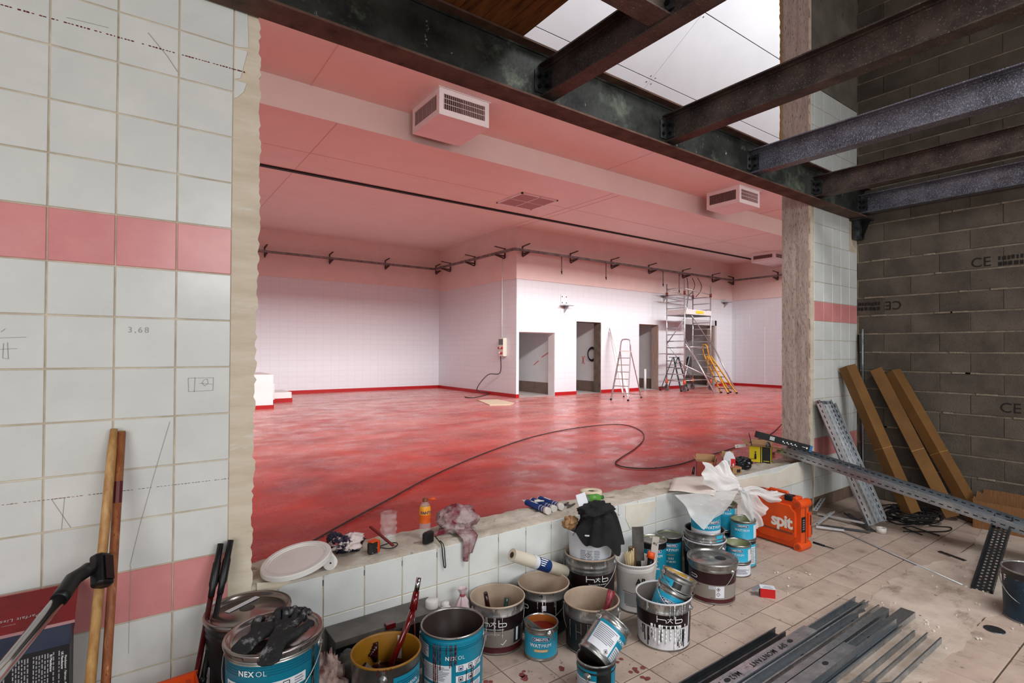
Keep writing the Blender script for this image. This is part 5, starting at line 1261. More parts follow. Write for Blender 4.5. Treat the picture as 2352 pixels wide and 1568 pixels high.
tray('short perforated tray standing tilted as a prop under the long tray', (4.59, 1.075, 0.0), fl(2306, 1192, 0.30), 0.115, 0.03, (0, 1, 0), rows=(0.25, 0.5, 0.75), mat=galv_d, pitch=0.036, sl=0.018, sw=0.013, pierced=True)
tray('perforated tray leaning on the tiled pillar, outer of the two', (5.60, 2.09, 0.0), (5.67, 2.585, 1.07), 0.30, 0.05, (1, 0, 0), mat=zinc)
tray('closely slotted tray leaning behind the outer one on the pillar', (5.61, 2.13, 0.0), (5.665, 2.612, 1.10), 0.25, 0.045, (1, 0, 0), rows=(0.15, 0.32, 0.5, 0.68, 0.85), mat=galv, pitch=0.045, sl=0.026, sw=0.009)
# thin upright rail in the corner
t = thing('perforated_rail', 'thin upright perforated rail standing in the corner by the block wall', 'rail', (6.52, 2.56, 0))
MB().box(-0.014, -0.014, 0, 0.014, -0.012, 1.86).box(0.012, -0.014, 0, 0.014, 0.014, 1.86).build('rail_profile', galv, t)
mb = MB(); slots(mb, 46, 1.84, lambda a, c: (c, -0.0147, a), 0.02, 0.008); tag(mb.build('slots', hole_m, t), kind='stuff')
tag(MB().tube([(6.36, 2.50, 0.0), (6.545, 2.615, 1.80)], 0.007, 6).build('thin_rod', bolt_m), 'thin dark rod leaning in the corner beside the upright rail', 'rod')
# cardboard cartons leaning on the block wall
def carton(label, b0, t0, wd, dp, rollv):
    b0, t0 = Vector(b0), Vector(t0); d = (t0-b0).normalized(); s_ = Vector(rollv); s_ = (s_-d*s_.dot(d)).normalized(); n_ = d.cross(s_); l = (t0-b0).length
    m = Matrix(((s_.x, n_.x, d.x, b0.x), (s_.y, n_.y, d.y, b0.y), (s_.z, n_.z, d.z, b0.z), (0, 0, 0, 1)))
    o = bpy.data.objects.new('long_carton', None); COL.objects.link(o); o.matrix_world = m; o.empty_display_size = 0.05
    tag(o, label, 'carton', 'long brown cartons leaning in the corner')
    MB().rbox(-wd/2, -dp/2, 0, wd/2, dp/2, l, 0.002).build('sleeve', brown_card, o)
    MB().box(-wd/2+0.004, -dp/2+0.004, l, wd/2-0.004, dp/2-0.004, l+0.002).build('end_flap', M('dark_flap', srgb(58, 38, 20), 0.8), o)
    MB().box(-wd/2-0.0006, -dp/2-0.0006, l*0.42, wd/2+0.0006, dp/2+0.0006, l*0.424).build('tape_seam', M('packing_tape', srgb(156, 118, 66), 0.4), o)
    return o
carton('long brown carton leaning nearest the tiled pillar', (6.16, 1.985, 0.03), (6.12, 2.555, 1.45), 0.12, 0.115, (0.9, -0.45, 0))
carton('middle long brown carton leaning in the corner', (6.32, 1.70, 0.03), (6.50, 2.42, 1.41), 0.115, 0.11, (0.3, -1, 0))
carton('long brown carton leaning farthest right on the block wall', (6.40, 1.53, 0.03), (6.50, 2.265, 1.40), 0.115, 0.11, (0.9, -0.4, 0))
# old open carton at the right edge
t = thing('cardboard_box', 'old open cardboard box with torn rim by the block wall', 'box', (6.22, 1.52, 0.0))
z1 = 0.27
def torn(p0, p1, seed, h0=z1, j=0.025):
    r_ = random.Random(seed); n = 14; a, b_ = Vector(p0), Vector(p1); v = []
    for k in range(n+1):
        q = a.lerp(b_, k/n); v += [(q.x, q.y, 0), (q.x, q.y, h0+r_.uniform(-j, j))]
    return MB().add(v, [(2*k, 2*k+2, 2*k+3, 2*k+1) for k in range(n)])
solid(torn((0, 0), (0, -0.72), 3, 0.25, 0.002).build('side_panel', brown_card_d, t), 0.005, 0); solid(torn((0, 0), (0.33, 0), 4, 0.285, 0.03).build('side_panel', brown_card_d, t), 0.005, 0)
solid(torn((0.33, 0), (0.33, -0.72), 5, 0.30, 0.006).build('side_panel', brown_card_d, t), 0.005, 0); solid(torn((0, -0.72), (0.33, -0.72), 6, 0.27, 0.01).build('side_panel', brown_card_d, t), 0.005, 0)
MB().box(0, -0.72, 0, 0.33, 0, 0.004).build('bottom_panel', brown_card_d, t)
# black cable heap and short bits on the floor
mb = MB(); r_ = random.Random(9)
c = fl(2085, 1190)
for k in range(13):
    a0 = r_.uniform(0, 6.28); ra, rb = r_.uniform(0.16, 0.36), r_.uniform(0.12, 0.24); ox, oy = r_.uniform(-0.06, 0.06), r_.uniform(-0.05, 0.05)
    mb.tube([(c.x+ox+ra*math.cos(a_*PI/14), c.y+oy+rb*math.sin(a_*PI/14), 0.012+0.006*k+0.012*math.sin(a_*PI/7+a0)) for a_ in range(28)], 0.0065, 6, closed=True)
mb.tube(smooth_path([Vector((c.x-0.1, c.y-0.2, 0.008)), fl(2150, 1210)+Vector((0, 0, 0.008)), fl(2184, 1213)+Vector((0, 0, 0.008)), fl(2170, 1222)+Vector((0, 0, 0.008)), fl(2075, 1222)+Vector((0, 0, 0.008))]), 0.0055, 6)
tag(mb.build('cable_heap', rubber), 'heap of black cable coils on the floor below the long tray', 'cable')
tag(MB().tube([fl(2118, 1230)+Vector((0, 0, 0.008)), fl(2074, 1214)+Vector((0, 0, 0.012)), fl(2092, 1211)+Vector((0, 0, 0.012)), fl(2158, 1232)+Vector((0, 0, 0.008))], 0.0055, 6).build('bent_wire', rubber), 'short bent black wire on the floor beside the cable heap', 'wire')
a, b_ = fl(1935, 1222), fl(2212, 1346)
t = thing('steel_rod', 'long bright steel rod lying on the tiled floor', 'rod', (0, 0, 0)); MB().tube([a+Vector((0, 0, 0.007)), b_+Vector((0, 0, 0.007))], 0.006, 8).build('rod', zinc, t); MB().tube([a+Vector((0.012, 0.012, 0.006)), b_.lerp(a, 0.03)+Vector((0.012, 0.012, 0.006))], 0.005, 8).build('rod', galv_d, t)
a, b_ = fl(2157, 1267), fl(2217, 1289)
t = thing('metal_offcut', 'small slotted metal offcut lying alone on the floor', 'offcut', (a.x, a.y, 0.006)); dv = b_-a
MB().bar((0, 0, 0), dv, 0.035, 0.004).build('strip', galv_d, t)
mb = MB(); d_ = dv.normalized(); s_ = Vector((-d_.y, d_.x, 0)); slots(mb, 5, dv.length, lambda q, c: d_*q+s_*c+Vector((0, 0, 0.0027)), 0.02, 0.007); tag(mb.build('slots', hole_m, t), kind='stuff')
# loose brackets heaped beside the case
def slotted(label, p, q, w_, mt_=galv, z0=0.012, z1=0.012, up=True):
    a, b_ = fl(*p)+Vector((0, 0, z0)), fl(*q)+Vector((0, 0, z1)); t = thing('slotted_bracket', label, 'bracket', a, group='loose slotted brackets by the case'); dv = b_-a; d_ = dv.normalized(); s_ = d_.cross(Vector((0, 0, 1))).normalized(); u_ = s_.cross(d_)
    mb = MB().bar((0, 0, 0), dv, w_, 0.003); mb.bar(s_*w_/2+u_*0.009, dv+s_*w_/2+u_*0.009, 0.0025, 0.018); mb.build('strip', mt_, t)
    mb = MB(); slots(mb, max(2, int(dv.length/0.05)), dv.length, lambda q_, c: d_*q_+s_*c+u_*0.0022, 0.024, 0.008); tag(mb.build('slots', hole_m, t), kind='stuff')
slotted('slotted bracket with a looped end, rearmost of the loose brackets', (1880, 1184), (1985, 1212), 0.035, zinc, 0.012, 0.04)
slotted('bright slotted bracket pointing up from the loose heap', (1874, 1212), (1913, 1190), 0.032, zinc, 0.03, 0.06)
slotted('dark slotted strip lying lowest in the loose heap', (1885, 1208), (1998, 1224), 0.05, galv_d, 0.008, 0.008)
slotted('long bright bracket nearest the steel rod', (1874, 1215), (1938, 1222), 0.03, zinc, 0.02, 0.012)
slotted('dark flat bracket at the foot of the leaning trays', (1945, 1190), (2005, 1222), 0.06, galv_d, 0.045, 0.01)
slotted('small bracket with a hole leaning on the case', (1872, 1184), (1890, 1170), 0.04, zinc, 0.05, 0.11)
p = fl(2024, 1224)
t = thing('tape_roll', 'small roll of white tape standing on the floor by the leaning trays', 'tape', (p.x, p.y, 0.0))
MB().lathe([(0.022, 0.002), (0.022, 0.048), (0.04, 0.05), (0.04, 0.0), (0.022, 0.002)], 24).build('roll', M('grey_white_tape', srgb(196, 190, 184), 0.5), t)
p = fl(1905, 1258)
t = thing('drill_bit', 'black drill bit lying on the floor by the orange case', 'drill bit', (p.x, p.y, 0.008)); a = fl(1868, 1247)-p; c = fl(1915, 1262)-p
MB().tube([a, a.lerp(c, 0.55)], 0.008, 8).build('shank', rubber, t); MB().tube([a.lerp(c, 0.55), c], 0.004, 8).build('tip', bolt_m, t)
# red and white small box
p = fl(1772, 1374)
t = thing('small_box', 'small opened white box with a red end on the tiled floor', 'box', (p.x+0.01, p.y+0.035, 0), (0, 0, R(-52)))
MB().box(-0.045, -0.03, 0, 0.045, 0.03, 0.058).build('carton', M('red_box_board', srgb(196, 22, 28), 0.5, spots=(srgb(226, 190, 186), 60, 0.66, 0.04)), t)
MB().box(-0.046, -0.031, 0.0582, 0.046, 0.031, 0.0595).build('top_panel', lab_w, t); MB().box(-0.0465, -0.031, 0.004, -0.0452, 0.031, 0.058).build('side_panel', M('dark_red_inside', srgb(84, 14, 16), 0.6), t)
MB().add([(-0.046, -0.031, 0.0585), (-0.046, 0.031, 0.0585), (-0.092, 0.033, 0.024), (-0.092, -0.029, 0.024)], [(0, 1, 2, 3), (3, 2, 1, 0)]).build('flap', lab_w, t)
mb = MB(); mb.box(-0.03, -0.02, 0.0597, 0.03, -0.012, 0.060); mb.box(-0.02, 0.0, 0.0597, 0.02, 0.006, 0.060); mb.build('small_print', ink_g, t)
# plaster crumbs and chips
mb = MB(); r_ = random.Random(3)
for (u, v, n, sp_) in ((2050, 1390, 5, 0.05), (2140, 1434, 4, 0.04), (2250, 1470, 3, 0.02), (2300, 1430, 9, 0.2), (2100, 1450, 8, 0.2), (1800, 1325, 8, 0.25), (1420, 1480, 3, 0.02), (2200, 1330, 10, 0.3)):
    c = fl(u, v)
    for k in range(n):
        x, y = c.x+r_.uniform(-sp_, sp_), c.y+r_.uniform(-sp_, sp_); s_ = r_.uniform(0.003, 0.009)
        mb.rbox(x-s_, y-s_*0.7, 0.0, x+s_, y+s_*0.7, s_*0.9+0.003, s_*0.4)
tag(mb.build('plaster_crumbs', M('plaster_crumb', srgb(206, 196, 184), 0.9)), kind='stuff')
mb = MB()
for (u, v, n, s_) in ((1190, 1550, 2, 0.015), (1200, 1543, 1, 0.011), (1211, 1557, 2, 0.02), (1466, 1532, 3, 0.014), (1424, 1515, 2, 0.012), (1455, 1545, 2, 0.012), (1475, 1558, 3, 0.013), (1120, 1566, 3, 0.012), (1285, 1537, 3, 0.015), (1330, 1555, 3, 0.018)):
    c = fl(u, v)
    for k in range(n):
        q = (c.x+r_.uniform(-0.03, 0.03), c.y+r_.uniform(-0.02, 0.02)); m_ = 10
        mb.add([(q[0]+s_*r_.uniform(0.7, 1.2)*math.cos(2*PI*i/m_), q[1]+s_*r_.uniform(0.7, 1.2)*math.sin(2*PI*i/m_), 0.0009+0.0003*k) for i in range(m_)], [tuple(range(m_))])
tag(mb.build('paint_spots', M('dried_paint_spot', srgb(104, 40, 38), 0.5, col2=srgb(140, 78, 72), scale=20)), kind='stuff')

# ================================================================ ORANGE CASE
t = thing('tool_case', 'orange plastic power tool case standing on edge by the light-blue cans', 'tool case', (4.31, 2.145, 0.0), (0, 0, R(-3)))
L_, Hc, Wc = 0.46, 0.40, 0.155       # along y, up, along x
def shell(x0, x1, ins):
    c = 0.05; return MB().prism([(ins+c, ins), (L_-c-ins, ins), (L_-ins, ins+c), (L_-ins, Hc-c-ins), (L_-c-ins, Hc-ins), (ins+c, Hc-ins), (ins, Hc-c-ins), (ins, c+ins)], x0, x1, 'x')
bevel(shell(0.022, 0.078, 0.008).build('shell_half', orange_p, t), 0.006); bevel(shell(0.081, Wc-0.022, 0.008).build('shell_half', orange_p, t), 0.006)
bevel(shell(0.002, 0.03, 0.05).build('face_panel', orange_p, t), 0.005); MB().box(0.072, 0.006, 0.05, 0.088, 0.012, Hc-0.06).build('seam', M('case_seam', srgb(150, 60, 24), 0.6), t)
for (y, z) in ((0.03, 0.03), (0.03, Hc-0.03), (L_-0.03, 0.03), (L_-0.03, Hc-0.03)):
    bevel(MB().tube([(0.0, y, z), (Wc, y, z)], 0.036, 16).build('corner_bumper', orange_p, t), 0.004); MB().tube([(-0.002, y, z), (0.0005, y, z)], 0.02, 14).build('corner_dimple', M('case_shadow_orange', srgb(176, 64, 22), 0.6), t)
for z0, z1 in ((0.16, 0.30),): MB().box(-0.0, 0.0, 0, 0.0, 0.0, 0).v
MB().prism([(0.024, 0.15), (0.075, 0.15), (0.075, 0.27), (0.024, 0.27)], 0.004, 0.009, 'y').build('warning_label', plastic_k, t)
for k in range(5): MB().box(0.034, 0.0028, 0.17+0.018*k, 0.06, 0.004, 0.178+0.018*k).build('small_print', ink_g, t)
MB().rbox(0.105, -0.012, 0.10, 0.145, 0.02, 0.30, 0.008).build('side_rib', orange_p, t); MB().box(0.115, -0.014, 0.2, 0.127, -0.011, 0.28).build('vent_slot', ink, t); MB().box(0.134, -0.0135, 0.12, 0.142, -0.011, 0.19).build('vent_slot', ink, t)
bevel(MB().rbox(0.03, 0.05, Hc-0.012, 0.12, 0.14, Hc+0.018, 0.008).build('latch_block', orange_p, t), 0.003); bevel(MB().rbox(0.03, 0.33, Hc-0.012, 0.12, 0.42, Hc+0.02, 0.008).build('latch_block', orange_p, t), 0.003)
for y in (0.085, 0.35): MB().rbox(0.018, y, Hc-0.02, 0.075, y+0.07, Hc+0.026, 0.006).build('latch', plastic_k, t)
bevel(MB().tube([(0.075, 0.14, Hc+0.002), (0.075, 0.16, Hc+0.032), (0.075, 0.31, Hc+0.032), (0.075, 0.33, Hc+0.002)], 0.014, 10).build('carry_handle', orange_p, t), 0.002)
wk = M('worn_white_print', srgb(232, 226, 218), 0.5, spots=(srgb(214, 90, 34), 40, 0.62, 0.05))
flat_text('lettering', 'spit', 0.14, wk, t, (0.0018, 0.165, 0.205), (0, -1, 0), (0, 0, 1), 0.035, 0.92, 0.001)
MB().box(0.0008, 0.07, 0.118, 0.0019, 0.39, 0.134).build('scuff', M('case_scuff', srgb(132, 62, 40), 0.6), t)

# ================================================================ LEFT WALL: broom sticks, poles, vacuum tube, box
def pole(name, label, bot, top, r0, r1, mat, cat='stick', group=None, n=12):
    bot, top = Vector(bot), Vector(top); t = thing(name, label, cat, bot, group=group); return t, top-bot
q = wy(262, 984, D-0.035); b0 = fl(205, 1568, 0.0)
def along(u0, v0, y0, u1, v1, y1):
    """straight line through two seen points, extended down to the floor"""
    a, b_ = wy(u0, v0, y0), wy(u1, v1, y1); d = a-b_; k = -b_.z/d.z; return b_+d*k, a
lo, hi = along(262, 985, D-0.022, 207, 1568, 2.33)
t, d = pole('wooden_stick', 'pale wooden broom stick leaning on the tiled wall, left of the pair', lo, hi, 0, 0, None, group='wooden sticks on the wall'); MB().tube([(0, 0, 0), d*0.93, d], [0.0155, 0.0155, 0.012], 14).build('shaft', wood_l, t)
lo, hi = along(279, 993, D-0.02, 243, 1568, 2.38)
t, d = pole('wooden_stick', 'red-stained wooden stick leaning on the tiled wall, right of the pair', lo, hi, 0, 0, None, group='wooden sticks on the wall'); MB().tube([(0, 0, 0), d], 0.0145, 14).build('shaft', wood_r, t)
MB().tube([d*0.985, d*1.004], [0.0146, 0.013], 8).build('splintered_end', M('raw_splinters', srgb(150, 120, 66), 0.9), t); MB().tube([d*0.80, d*0.86], 0.0149, 14, cap=False).build('sticker', M('dark_red_sticker', srgb(92, 22, 30), 0.4), t)
for (u0, v0, u1, v1, yb, lb) in ((507, 1248, 448, 1568, 2.42, 'dark red telescopic pole with black grip, left of the two by the cut edge'), (530, 1240, 478, 1500, 2.45, 'black telescopic pole with black grip, right of the two by the cut edge')):
    lo, hi = along(u0, v0, D-0.03, u1, v1, yb)
    t, d = pole('telescopic_pole', lb, lo, hi, 0, 0, None, 'pole', 'telescopic poles by the opening')
    MB().tube([d*0.76, d*0.80, d*0.815, d*0.91, d*0.92, d], [0.012, 0.0125, 0.0165, 0.0155, 0.0125, 0.012], 12).build('grip', plastic_k, t)
    MB().tube([(0, 0, 0), d*0.77], 0.0105, 12).build('tube', M('dark_red_lacquer', srgb(84, 10, 18), 0.25, col2=srgb(40, 6, 10), scale=3) if u0 < 520 else plastic_k, t); MB().tube([d*0.40, d*0.425], 0.0135, 12).build('clamp_ring', M('red_ring', srgb(140, 14, 20), 0.4) if u0 < 520 else galv_d, t)
    if u0 < 520: MB().tube([d*0.30, d*0.40], 0.0125, 12, cap=False).build('paper_label', lab_w, t)
# vacuum tube across the corner
def onp(u, v, dist): return ray(u, v).normalized()*dist+Vector((0, 0, EYE))
P0, P1, P2, P3, P4 = onp(-40, 1592, 2.20), onp(140, 1372, 2.43), onp(168, 1330, 2.48), onp(205, 1306, 2.52), onp(232, 1308, 2.55)
low = P0+(P0-P1).normalized()*0.62
t = thing('vacuum_tube', 'chrome vacuum tube with black elbow leaning across the bottom left corner', 'vacuum tube', (0, 0, 0))
MB().tube([low, P1], 0.0195, 20).build('chrome_tube', chrome, t)
MB().tube([P1+(P0-P1).normalized()*0.012, P1+(P2-P1)*0.15, P2, P2.lerp(P3, 0.55), P3], [0.0245, 0.0255, 0.025, 0.0225, 0.024], 16).build('elbow', plastic_k, t)
hd = MB(); ax = (P4-P3).normalized(); dn = (P1-P2); dn = (dn-ax*dn.dot(ax)).normalized(); sd = ax.cross(dn)
mt3 = Matrix(((ax.x, sd.x, dn.x, P4.x), (ax.y, sd.y, dn.y, P4.y), (ax.z, sd.z, dn.z, P4.z), (0, 0, 0, 1)))
hd.rbox(-0.03, -0.025, -0.055, 0.035, 0.025, 0.06, 0.012, mat=mt3); bevel(hd.build('nozzle_joint', plastic_k, t), 0.004)
MB().box(-0.012, -0.031, -0.04, 0.02, -0.024, 0.045, mat=mt3).build('joint_plate', M('glossy_black', srgb(12, 12, 13), 0.15), t)
# black and red box in the corner
br = wy(161, 1411, 2.44); bl_z = br.z; xr = br.x
t = thing('appliance_box', 'black box with dark red sloping lid and white print in the bottom left corner', 'box', (xr, 2.44, 0))
Wb = 0.62
zt_ = bl_z-0.015
blackc = M('printed_black_board', srgb(22, 22, 25), 0.45); redc = M('dark_red_board', srgb(152, 12, 22), 0.35, col2=srgb(110, 8, 16), scale=4, spots=(srgb(60, 10, 16), 7, 0.62, 0.1)); bluec = M('dark_blue_board', srgb(34, 44, 66), 0.5, col2=srgb(50, 58, 76), scale=9)
MB().box(-Wb, 0.0, 0, 0, 0.165, zt_-0.085).build('carton', blackc, t)
MB().box(-Wb, 0.001, zt_-0.085, 0.003, 0.164, zt_-0.012).build('blue_band', bluec, t)
MB().add([(-Wb, -0.004, zt_-0.012), (0.012, -0.004, zt_-0.012), (0.012, 0.168, zt_+0.055), (-Wb, 0.168, zt_+0.055), (-Wb, -0.004, zt_-0.002), (0.012, -0.004, zt_-0.002), (0.012, 0.168, zt_+0.065), (-Wb, 0.168, zt_+0.065)], [(0, 3, 2, 1), (4, 5, 6, 7), (0, 1, 5, 4), (1, 2, 6, 5), (2, 3, 7, 6), (3, 0, 4, 7)]).build('lid_panel', redc, t)
MB().box(-Wb, -0.0055, zt_-0.013, 0.013, -0.0035, zt_-0.003).build('lid_edge', M('pinkish_board_edge', srgb(176, 130, 132), 0.7), t)
sl_ = Vector((0, 0.172, 0.067)).normalized()
flat_text('lettering', 'Parfait Lisse', 0.021, M('silver_print', srgb(206, 196, 198), 0.4), t, (-0.138, 0.050, zt_+0.0186), (-1, 0, 0), -sl_, -0.004, 1.08, 0.002)
flat_text('lettering', 'parfaitement lisse', 0.006, M('silver_print', srgb(206, 196, 198), 0.4), t, (-0.165, 0.030, zt_+0.0108), (-1, 0, 0), -sl_, 0, 1.1, 0.002)
mb = MB(); P = [Vector((-0.36, 0.075, zt_+0.0285)), Vector((-0.20, 0.075, zt_+0.0285))]; mb.add([P[0]+Vector((-0.04, 0.02, 0.0098)), P[1]+Vector((-0.05, 0.02, 0.0098)), P[1]+Vector((-0.05, 0.07, 0.0295)), P[0]+Vector((-0.04, 0.07, 0.0295))], [(0, 1, 2, 3)]); mb.build('picture_patch', M('photo_print', srgb(176, 160, 150), 0.5, col2=srgb(60, 40, 36), scale=40), t)
for k, (s_, bo) in enumerate((('Manufacturer - Fabricant - Producent - Producator', 0.01), ('UK Manufacturer', 0.02), ('EU Manufacturer', 0.02))):
    flat_text('lettering', s_, 0.0085, white_ink, t, (-0.010-(0, 0.009, 0.038)[k], 0.0, zt_-0.095-(0.112, 0.040, 0.040)[k]), (0, 0, -1), (1, 0, 0), bo, 1.0, 0.001)
mb = MB(); r_ = random.Random(8)
for k in range(44):
    x = -0.027-0.0072*k
    if k in (3, 10, 17, 18): continue
    z = zt_-0.10-(0.0 if k != 1 else 0.14); le = r_.uniform(0.08, 0.34)
    while le > 0:
        s_ = r_.uniform(0.005, 0.018); mb.box(x-0.0017, -0.0009, z-s_, x+0.0017, -0.0003, z); z -= s_+0.005; le -= s_+0.005
mb.build('small_print', M('grey_print', srgb(150, 150, 154), 0.6), t)
# orange piece at the bottom edge
p = wy(404, 1549, 2.42); yy = 2.42
t = thing('orange_crate', 'back rim of an orange plastic crate at the bottom edge under the telescopic poles', 'crate', (p.x, yy-0.2, 0), (0, 0, R(4)))
zt2 = p.z
MB().box(-0.075, 0, 0, 0.075, 0.006, zt2-0.03).build('crate_wall', orange_p, t); MB().box(-0.075, 0.174, 0, 0.075, 0.18, zt2).build('crate_wall', orange_p, t)
for s_ in (-1, 1): MB().prism([(0.006, 0), (0.174, 0), (0.174, zt2-0.002), (0.006, zt2-0.03)], s_*0.072-0.003, s_*0.072+0.003, 'x').build('crate_wall', orange_p, t)
MB().box(-0.082, 0.18, zt2-0.012, 0.082, 0.187, zt2).build('rim', orange_p, t); MB().box(-0.069, 0.006, 0.0, 0.069, 0.174, 0.006).build('bottom', orange_p, t)
for k in range(4): MB().box(-0.06+0.034*k, 0.1725, zt2-0.05, -0.045+0.034*k, 0.174, zt2-0.02).build('grip_slot', M('case_shadow_orange', srgb(176, 64, 22), 0.6), t)
# ================================================================ SMALL THINGS BESIDE THE BUCKETS
# grey metal bench along the parapet
a = wy(748, 1436, D-0.02); b_ = wy(965, 1384, D-0.02); c = (a.z+b_.z)/2
t = thing('metal_channel', 'low grey metal casing along the foot of the parapet behind the buckets', 'casing', (0, 0, 0))
mg = M('grey_sheet_metal', srgb(120, 114, 108), 0.5, 0.3, col2=srgb(92, 86, 82), scale=5, spots=(srgb(190, 186, 180), 24, 0.68, 0.04))
yf_ = D-0.175
MB().box(a.x, yf_, c-0.008, b_.x+0.05, D-0.008, c).box(a.x, yf_, c-0.03, b_.x+0.05, yf_+0.004, c-0.008).build('top_sheet', mg, t)
MB().box(a.x+0.012, yf_+0.03, 0, a.x+0.26, D-0.02, c-0.008).build('end_support', M('blotched_grey_metal', srgb(96, 100, 108), 0.5, 0.3, col2=srgb(54, 56, 60), scale=9), t); MB().box(b_.x-0.06, yf_+0.03, 0, b_.x+0.04, D-0.02, c-0.008).build('end_support', mg, t)
MB().box(a.x+0.235, yf_-0.012, c-0.012, a.x+0.28, yf_+0.02, c+0.012).build('red_clip', red_paint, t)
# crumpled things
from mathutils import noise as mnoise
def crumple(name, label, cat, loc, sx, sy, sz, mat, seed, lv=2, rough_=0.35, group=None, rot=(0, 0, 0), parent=None, fr=1.5, smooth=True):
    """bunched sheet: a flattened lump with ridged folds"""
    n, m_ = 44, 26; mb = MB(); v = []; o_ = Vector((seed*3.1, seed*1.7, seed*0.9))
    for j in range(m_+1):
        th = PI*j/m_
        for i in range(n):
            f = 2*PI*i/n; d = Vector((math.sin(th)*math.cos(f), math.sin(th)*math.sin(f), -math.cos(th)))
            w1 = mnoise.noise(d*0.9+o_*1.3)*0.8
            q = d*fr+o_+Vector((w1, -w1, w1))
            fold = 1-2.2*abs(mnoise.noise(q))-0.8*abs(mnoise.noise(q*2.3))-0.35*abs(mnoise.noise(q*5.1))
            k = max(0.25, 0.86+rough_*1.1*fold+0.5*rough_*mnoise.noise(d*0.8+o_))
            z = sz*(0.5+0.5*d.z*k)
            v.append((sx*k*d.x, sy*k*d.y, max(0.0, z)))
    f = [(j*n+i, j*n+(i+1) % n, (j+1)*n+(i+1) % n, (j+1)*n+i) for j in range(m_) for i in range(n)]
    mb.add(v, f, 0, smooth); o = mb.build(name, mat, parent, loc, rot)
    return tag(o, label, cat, group) if label else o
p = fl(752, 1590, 0.0)
crumple('crumpled_paper', 'crumpled paper stained red brown between the drum and the ochre bucket', 'paper', (0.655, 2.27, 0.0), 0.085, 0.085, 0.34, paper_red, 4)
crumple('grey_rag', 'dirty grey rag in the shadow below the metal casing', 'rag', (0.83, 2.40, 0.0), 0.10, 0.07, 0.26, M('dirty_grey_cloth', srgb(112, 110, 106), 0.95, col2=srgb(78, 76, 74), scale=6), 6)
q = wy(992, 1384, 2.52)
t = thing('white_bottle', 'white plastic bottle with screw cap behind the open teal pail', 'bottle', (q.x, 2.52, 0))
MB().lathe([(0, 0.002), (0.044, 0.002), (0.048, 0.01), (0.048, q.z-0.05), (0.03, q.z-0.02), (0.026, q.z-0.015)], 24).build('bottle_body', plastic_w, t); MB().lathe([(0.032, q.z-0.022), (0.033, q.z+0.012), (0.028, q.z+0.018), (0, q.z+0.018)], 24).build('cap', plastic_w, t)
q2 = wy(1012, 1388, 2.55)
t = thing('white_bottle', 'second white bottle top, half hidden by the open teal pail', 'bottle', (q2.x+0.03, 2.56, 0))
MB().lathe([(0, 0.002), (0.04, 0.002), (0.042, 0.01), (0.042, q2.z-0.04), (0.02, q2.z-0.015)], 24).build('bottle_body', plastic_w, t); MB().lathe([(0.022, q2.z-0.02), (0.023, q2.z+0.0), (0, q2.z+0.004)], 20).build('cap', plastic_w, t)
# knotted dirty bag
q = wy(1046, 1354, 2.57)
bagm = M('pink_stained_bag', srgb(214, 202, 202), 0.6, col2=srgb(206, 170, 176), scale=9, spots=(srgb(150, 50, 62), 14, 0.62, 0.06))
t = thing('knotted_bag', 'knotted white bag with pink stains behind the open teal pail', 'bag', (q.x+0.03, 2.545, 0))
r_ = random.Random(2)
def bagf(u_, v_):
    a = 2*PI*u_; rr = (0.092*(1-v_**1.6)+0.014)*(1+0.14*math.sin(7*a+v_*4)*(0.3+v_)); return (rr*math.cos(a), rr*math.sin(a)*0.85, (q.z-0.03)*v_)
MB().grid(bagf, 42, 10).build('bag_body', bagm, t); MB().lathe([(0.012, q.z-0.035), (0.017, q.z-0.028), (0.014, q.z-0.018)], 12).build('knot', M('red_knot', srgb(164, 76, 86), 0.6), t)
MB().grid(lambda u_, v_: ((0.012+0.014*v_)*(1+0.2*math.sin(10*PI*u_))*math.cos(2*PI*u_), (0.012+0.012*v_)*math.sin(2*PI*u_), q.z-0.02+0.03*v_), 30, 3).build('bag_neck', bagm, t)
# roll of covering film leaning on the wall
e0, e1 = wy(1176, 1274, 2.50), wy(1296, 1312, 2.50)
t = thing('film_roll', 'roll of beige covering paper with dark blue label leaning by the parapet', 'roll', e0)
d = Vector((e1.x-e0.x, 0.0, e1.z-e0.z))*1.02; rl = M('beige_roll_paper', srgb(206, 196, 178), 0.7)
MB().tube([(0, 0, 0), d], 0.036, 24).build('roll', rl, t); MB().tube([d.normalized()*-0.0012, d.normalized()*0.0005], 0.015, 16).build('core_hole', ink, t); MB().tube([d.normalized()*-0.0008, d.normalized()*0.0003], 0.019, 16).build('core_tube', kraft, t)
MB().tube([d*0.36, d*0.66], 0.0368, 24, cap=False).build('label', navy, t); MB().tube([d*0.36, d*0.44], 0.0371, 24, cap=False).build('label', lab_w, t)
ax = d.normalized(); s_ = ax.cross(Vector((0, 0.86, -0.5))).normalized(); n_ = Vector((0, -0.86, 0.5))
for k in range(4): MB().bar(d*(0.47+0.012*0)+n_*0.0372+s_*(0.018-0.012*k), d*(0.60-0.02*k)+n_*0.0372+s_*(0.018-0.012*k), 0.005, 0.0006, 0, n_).build('small_print', white_ink, t)
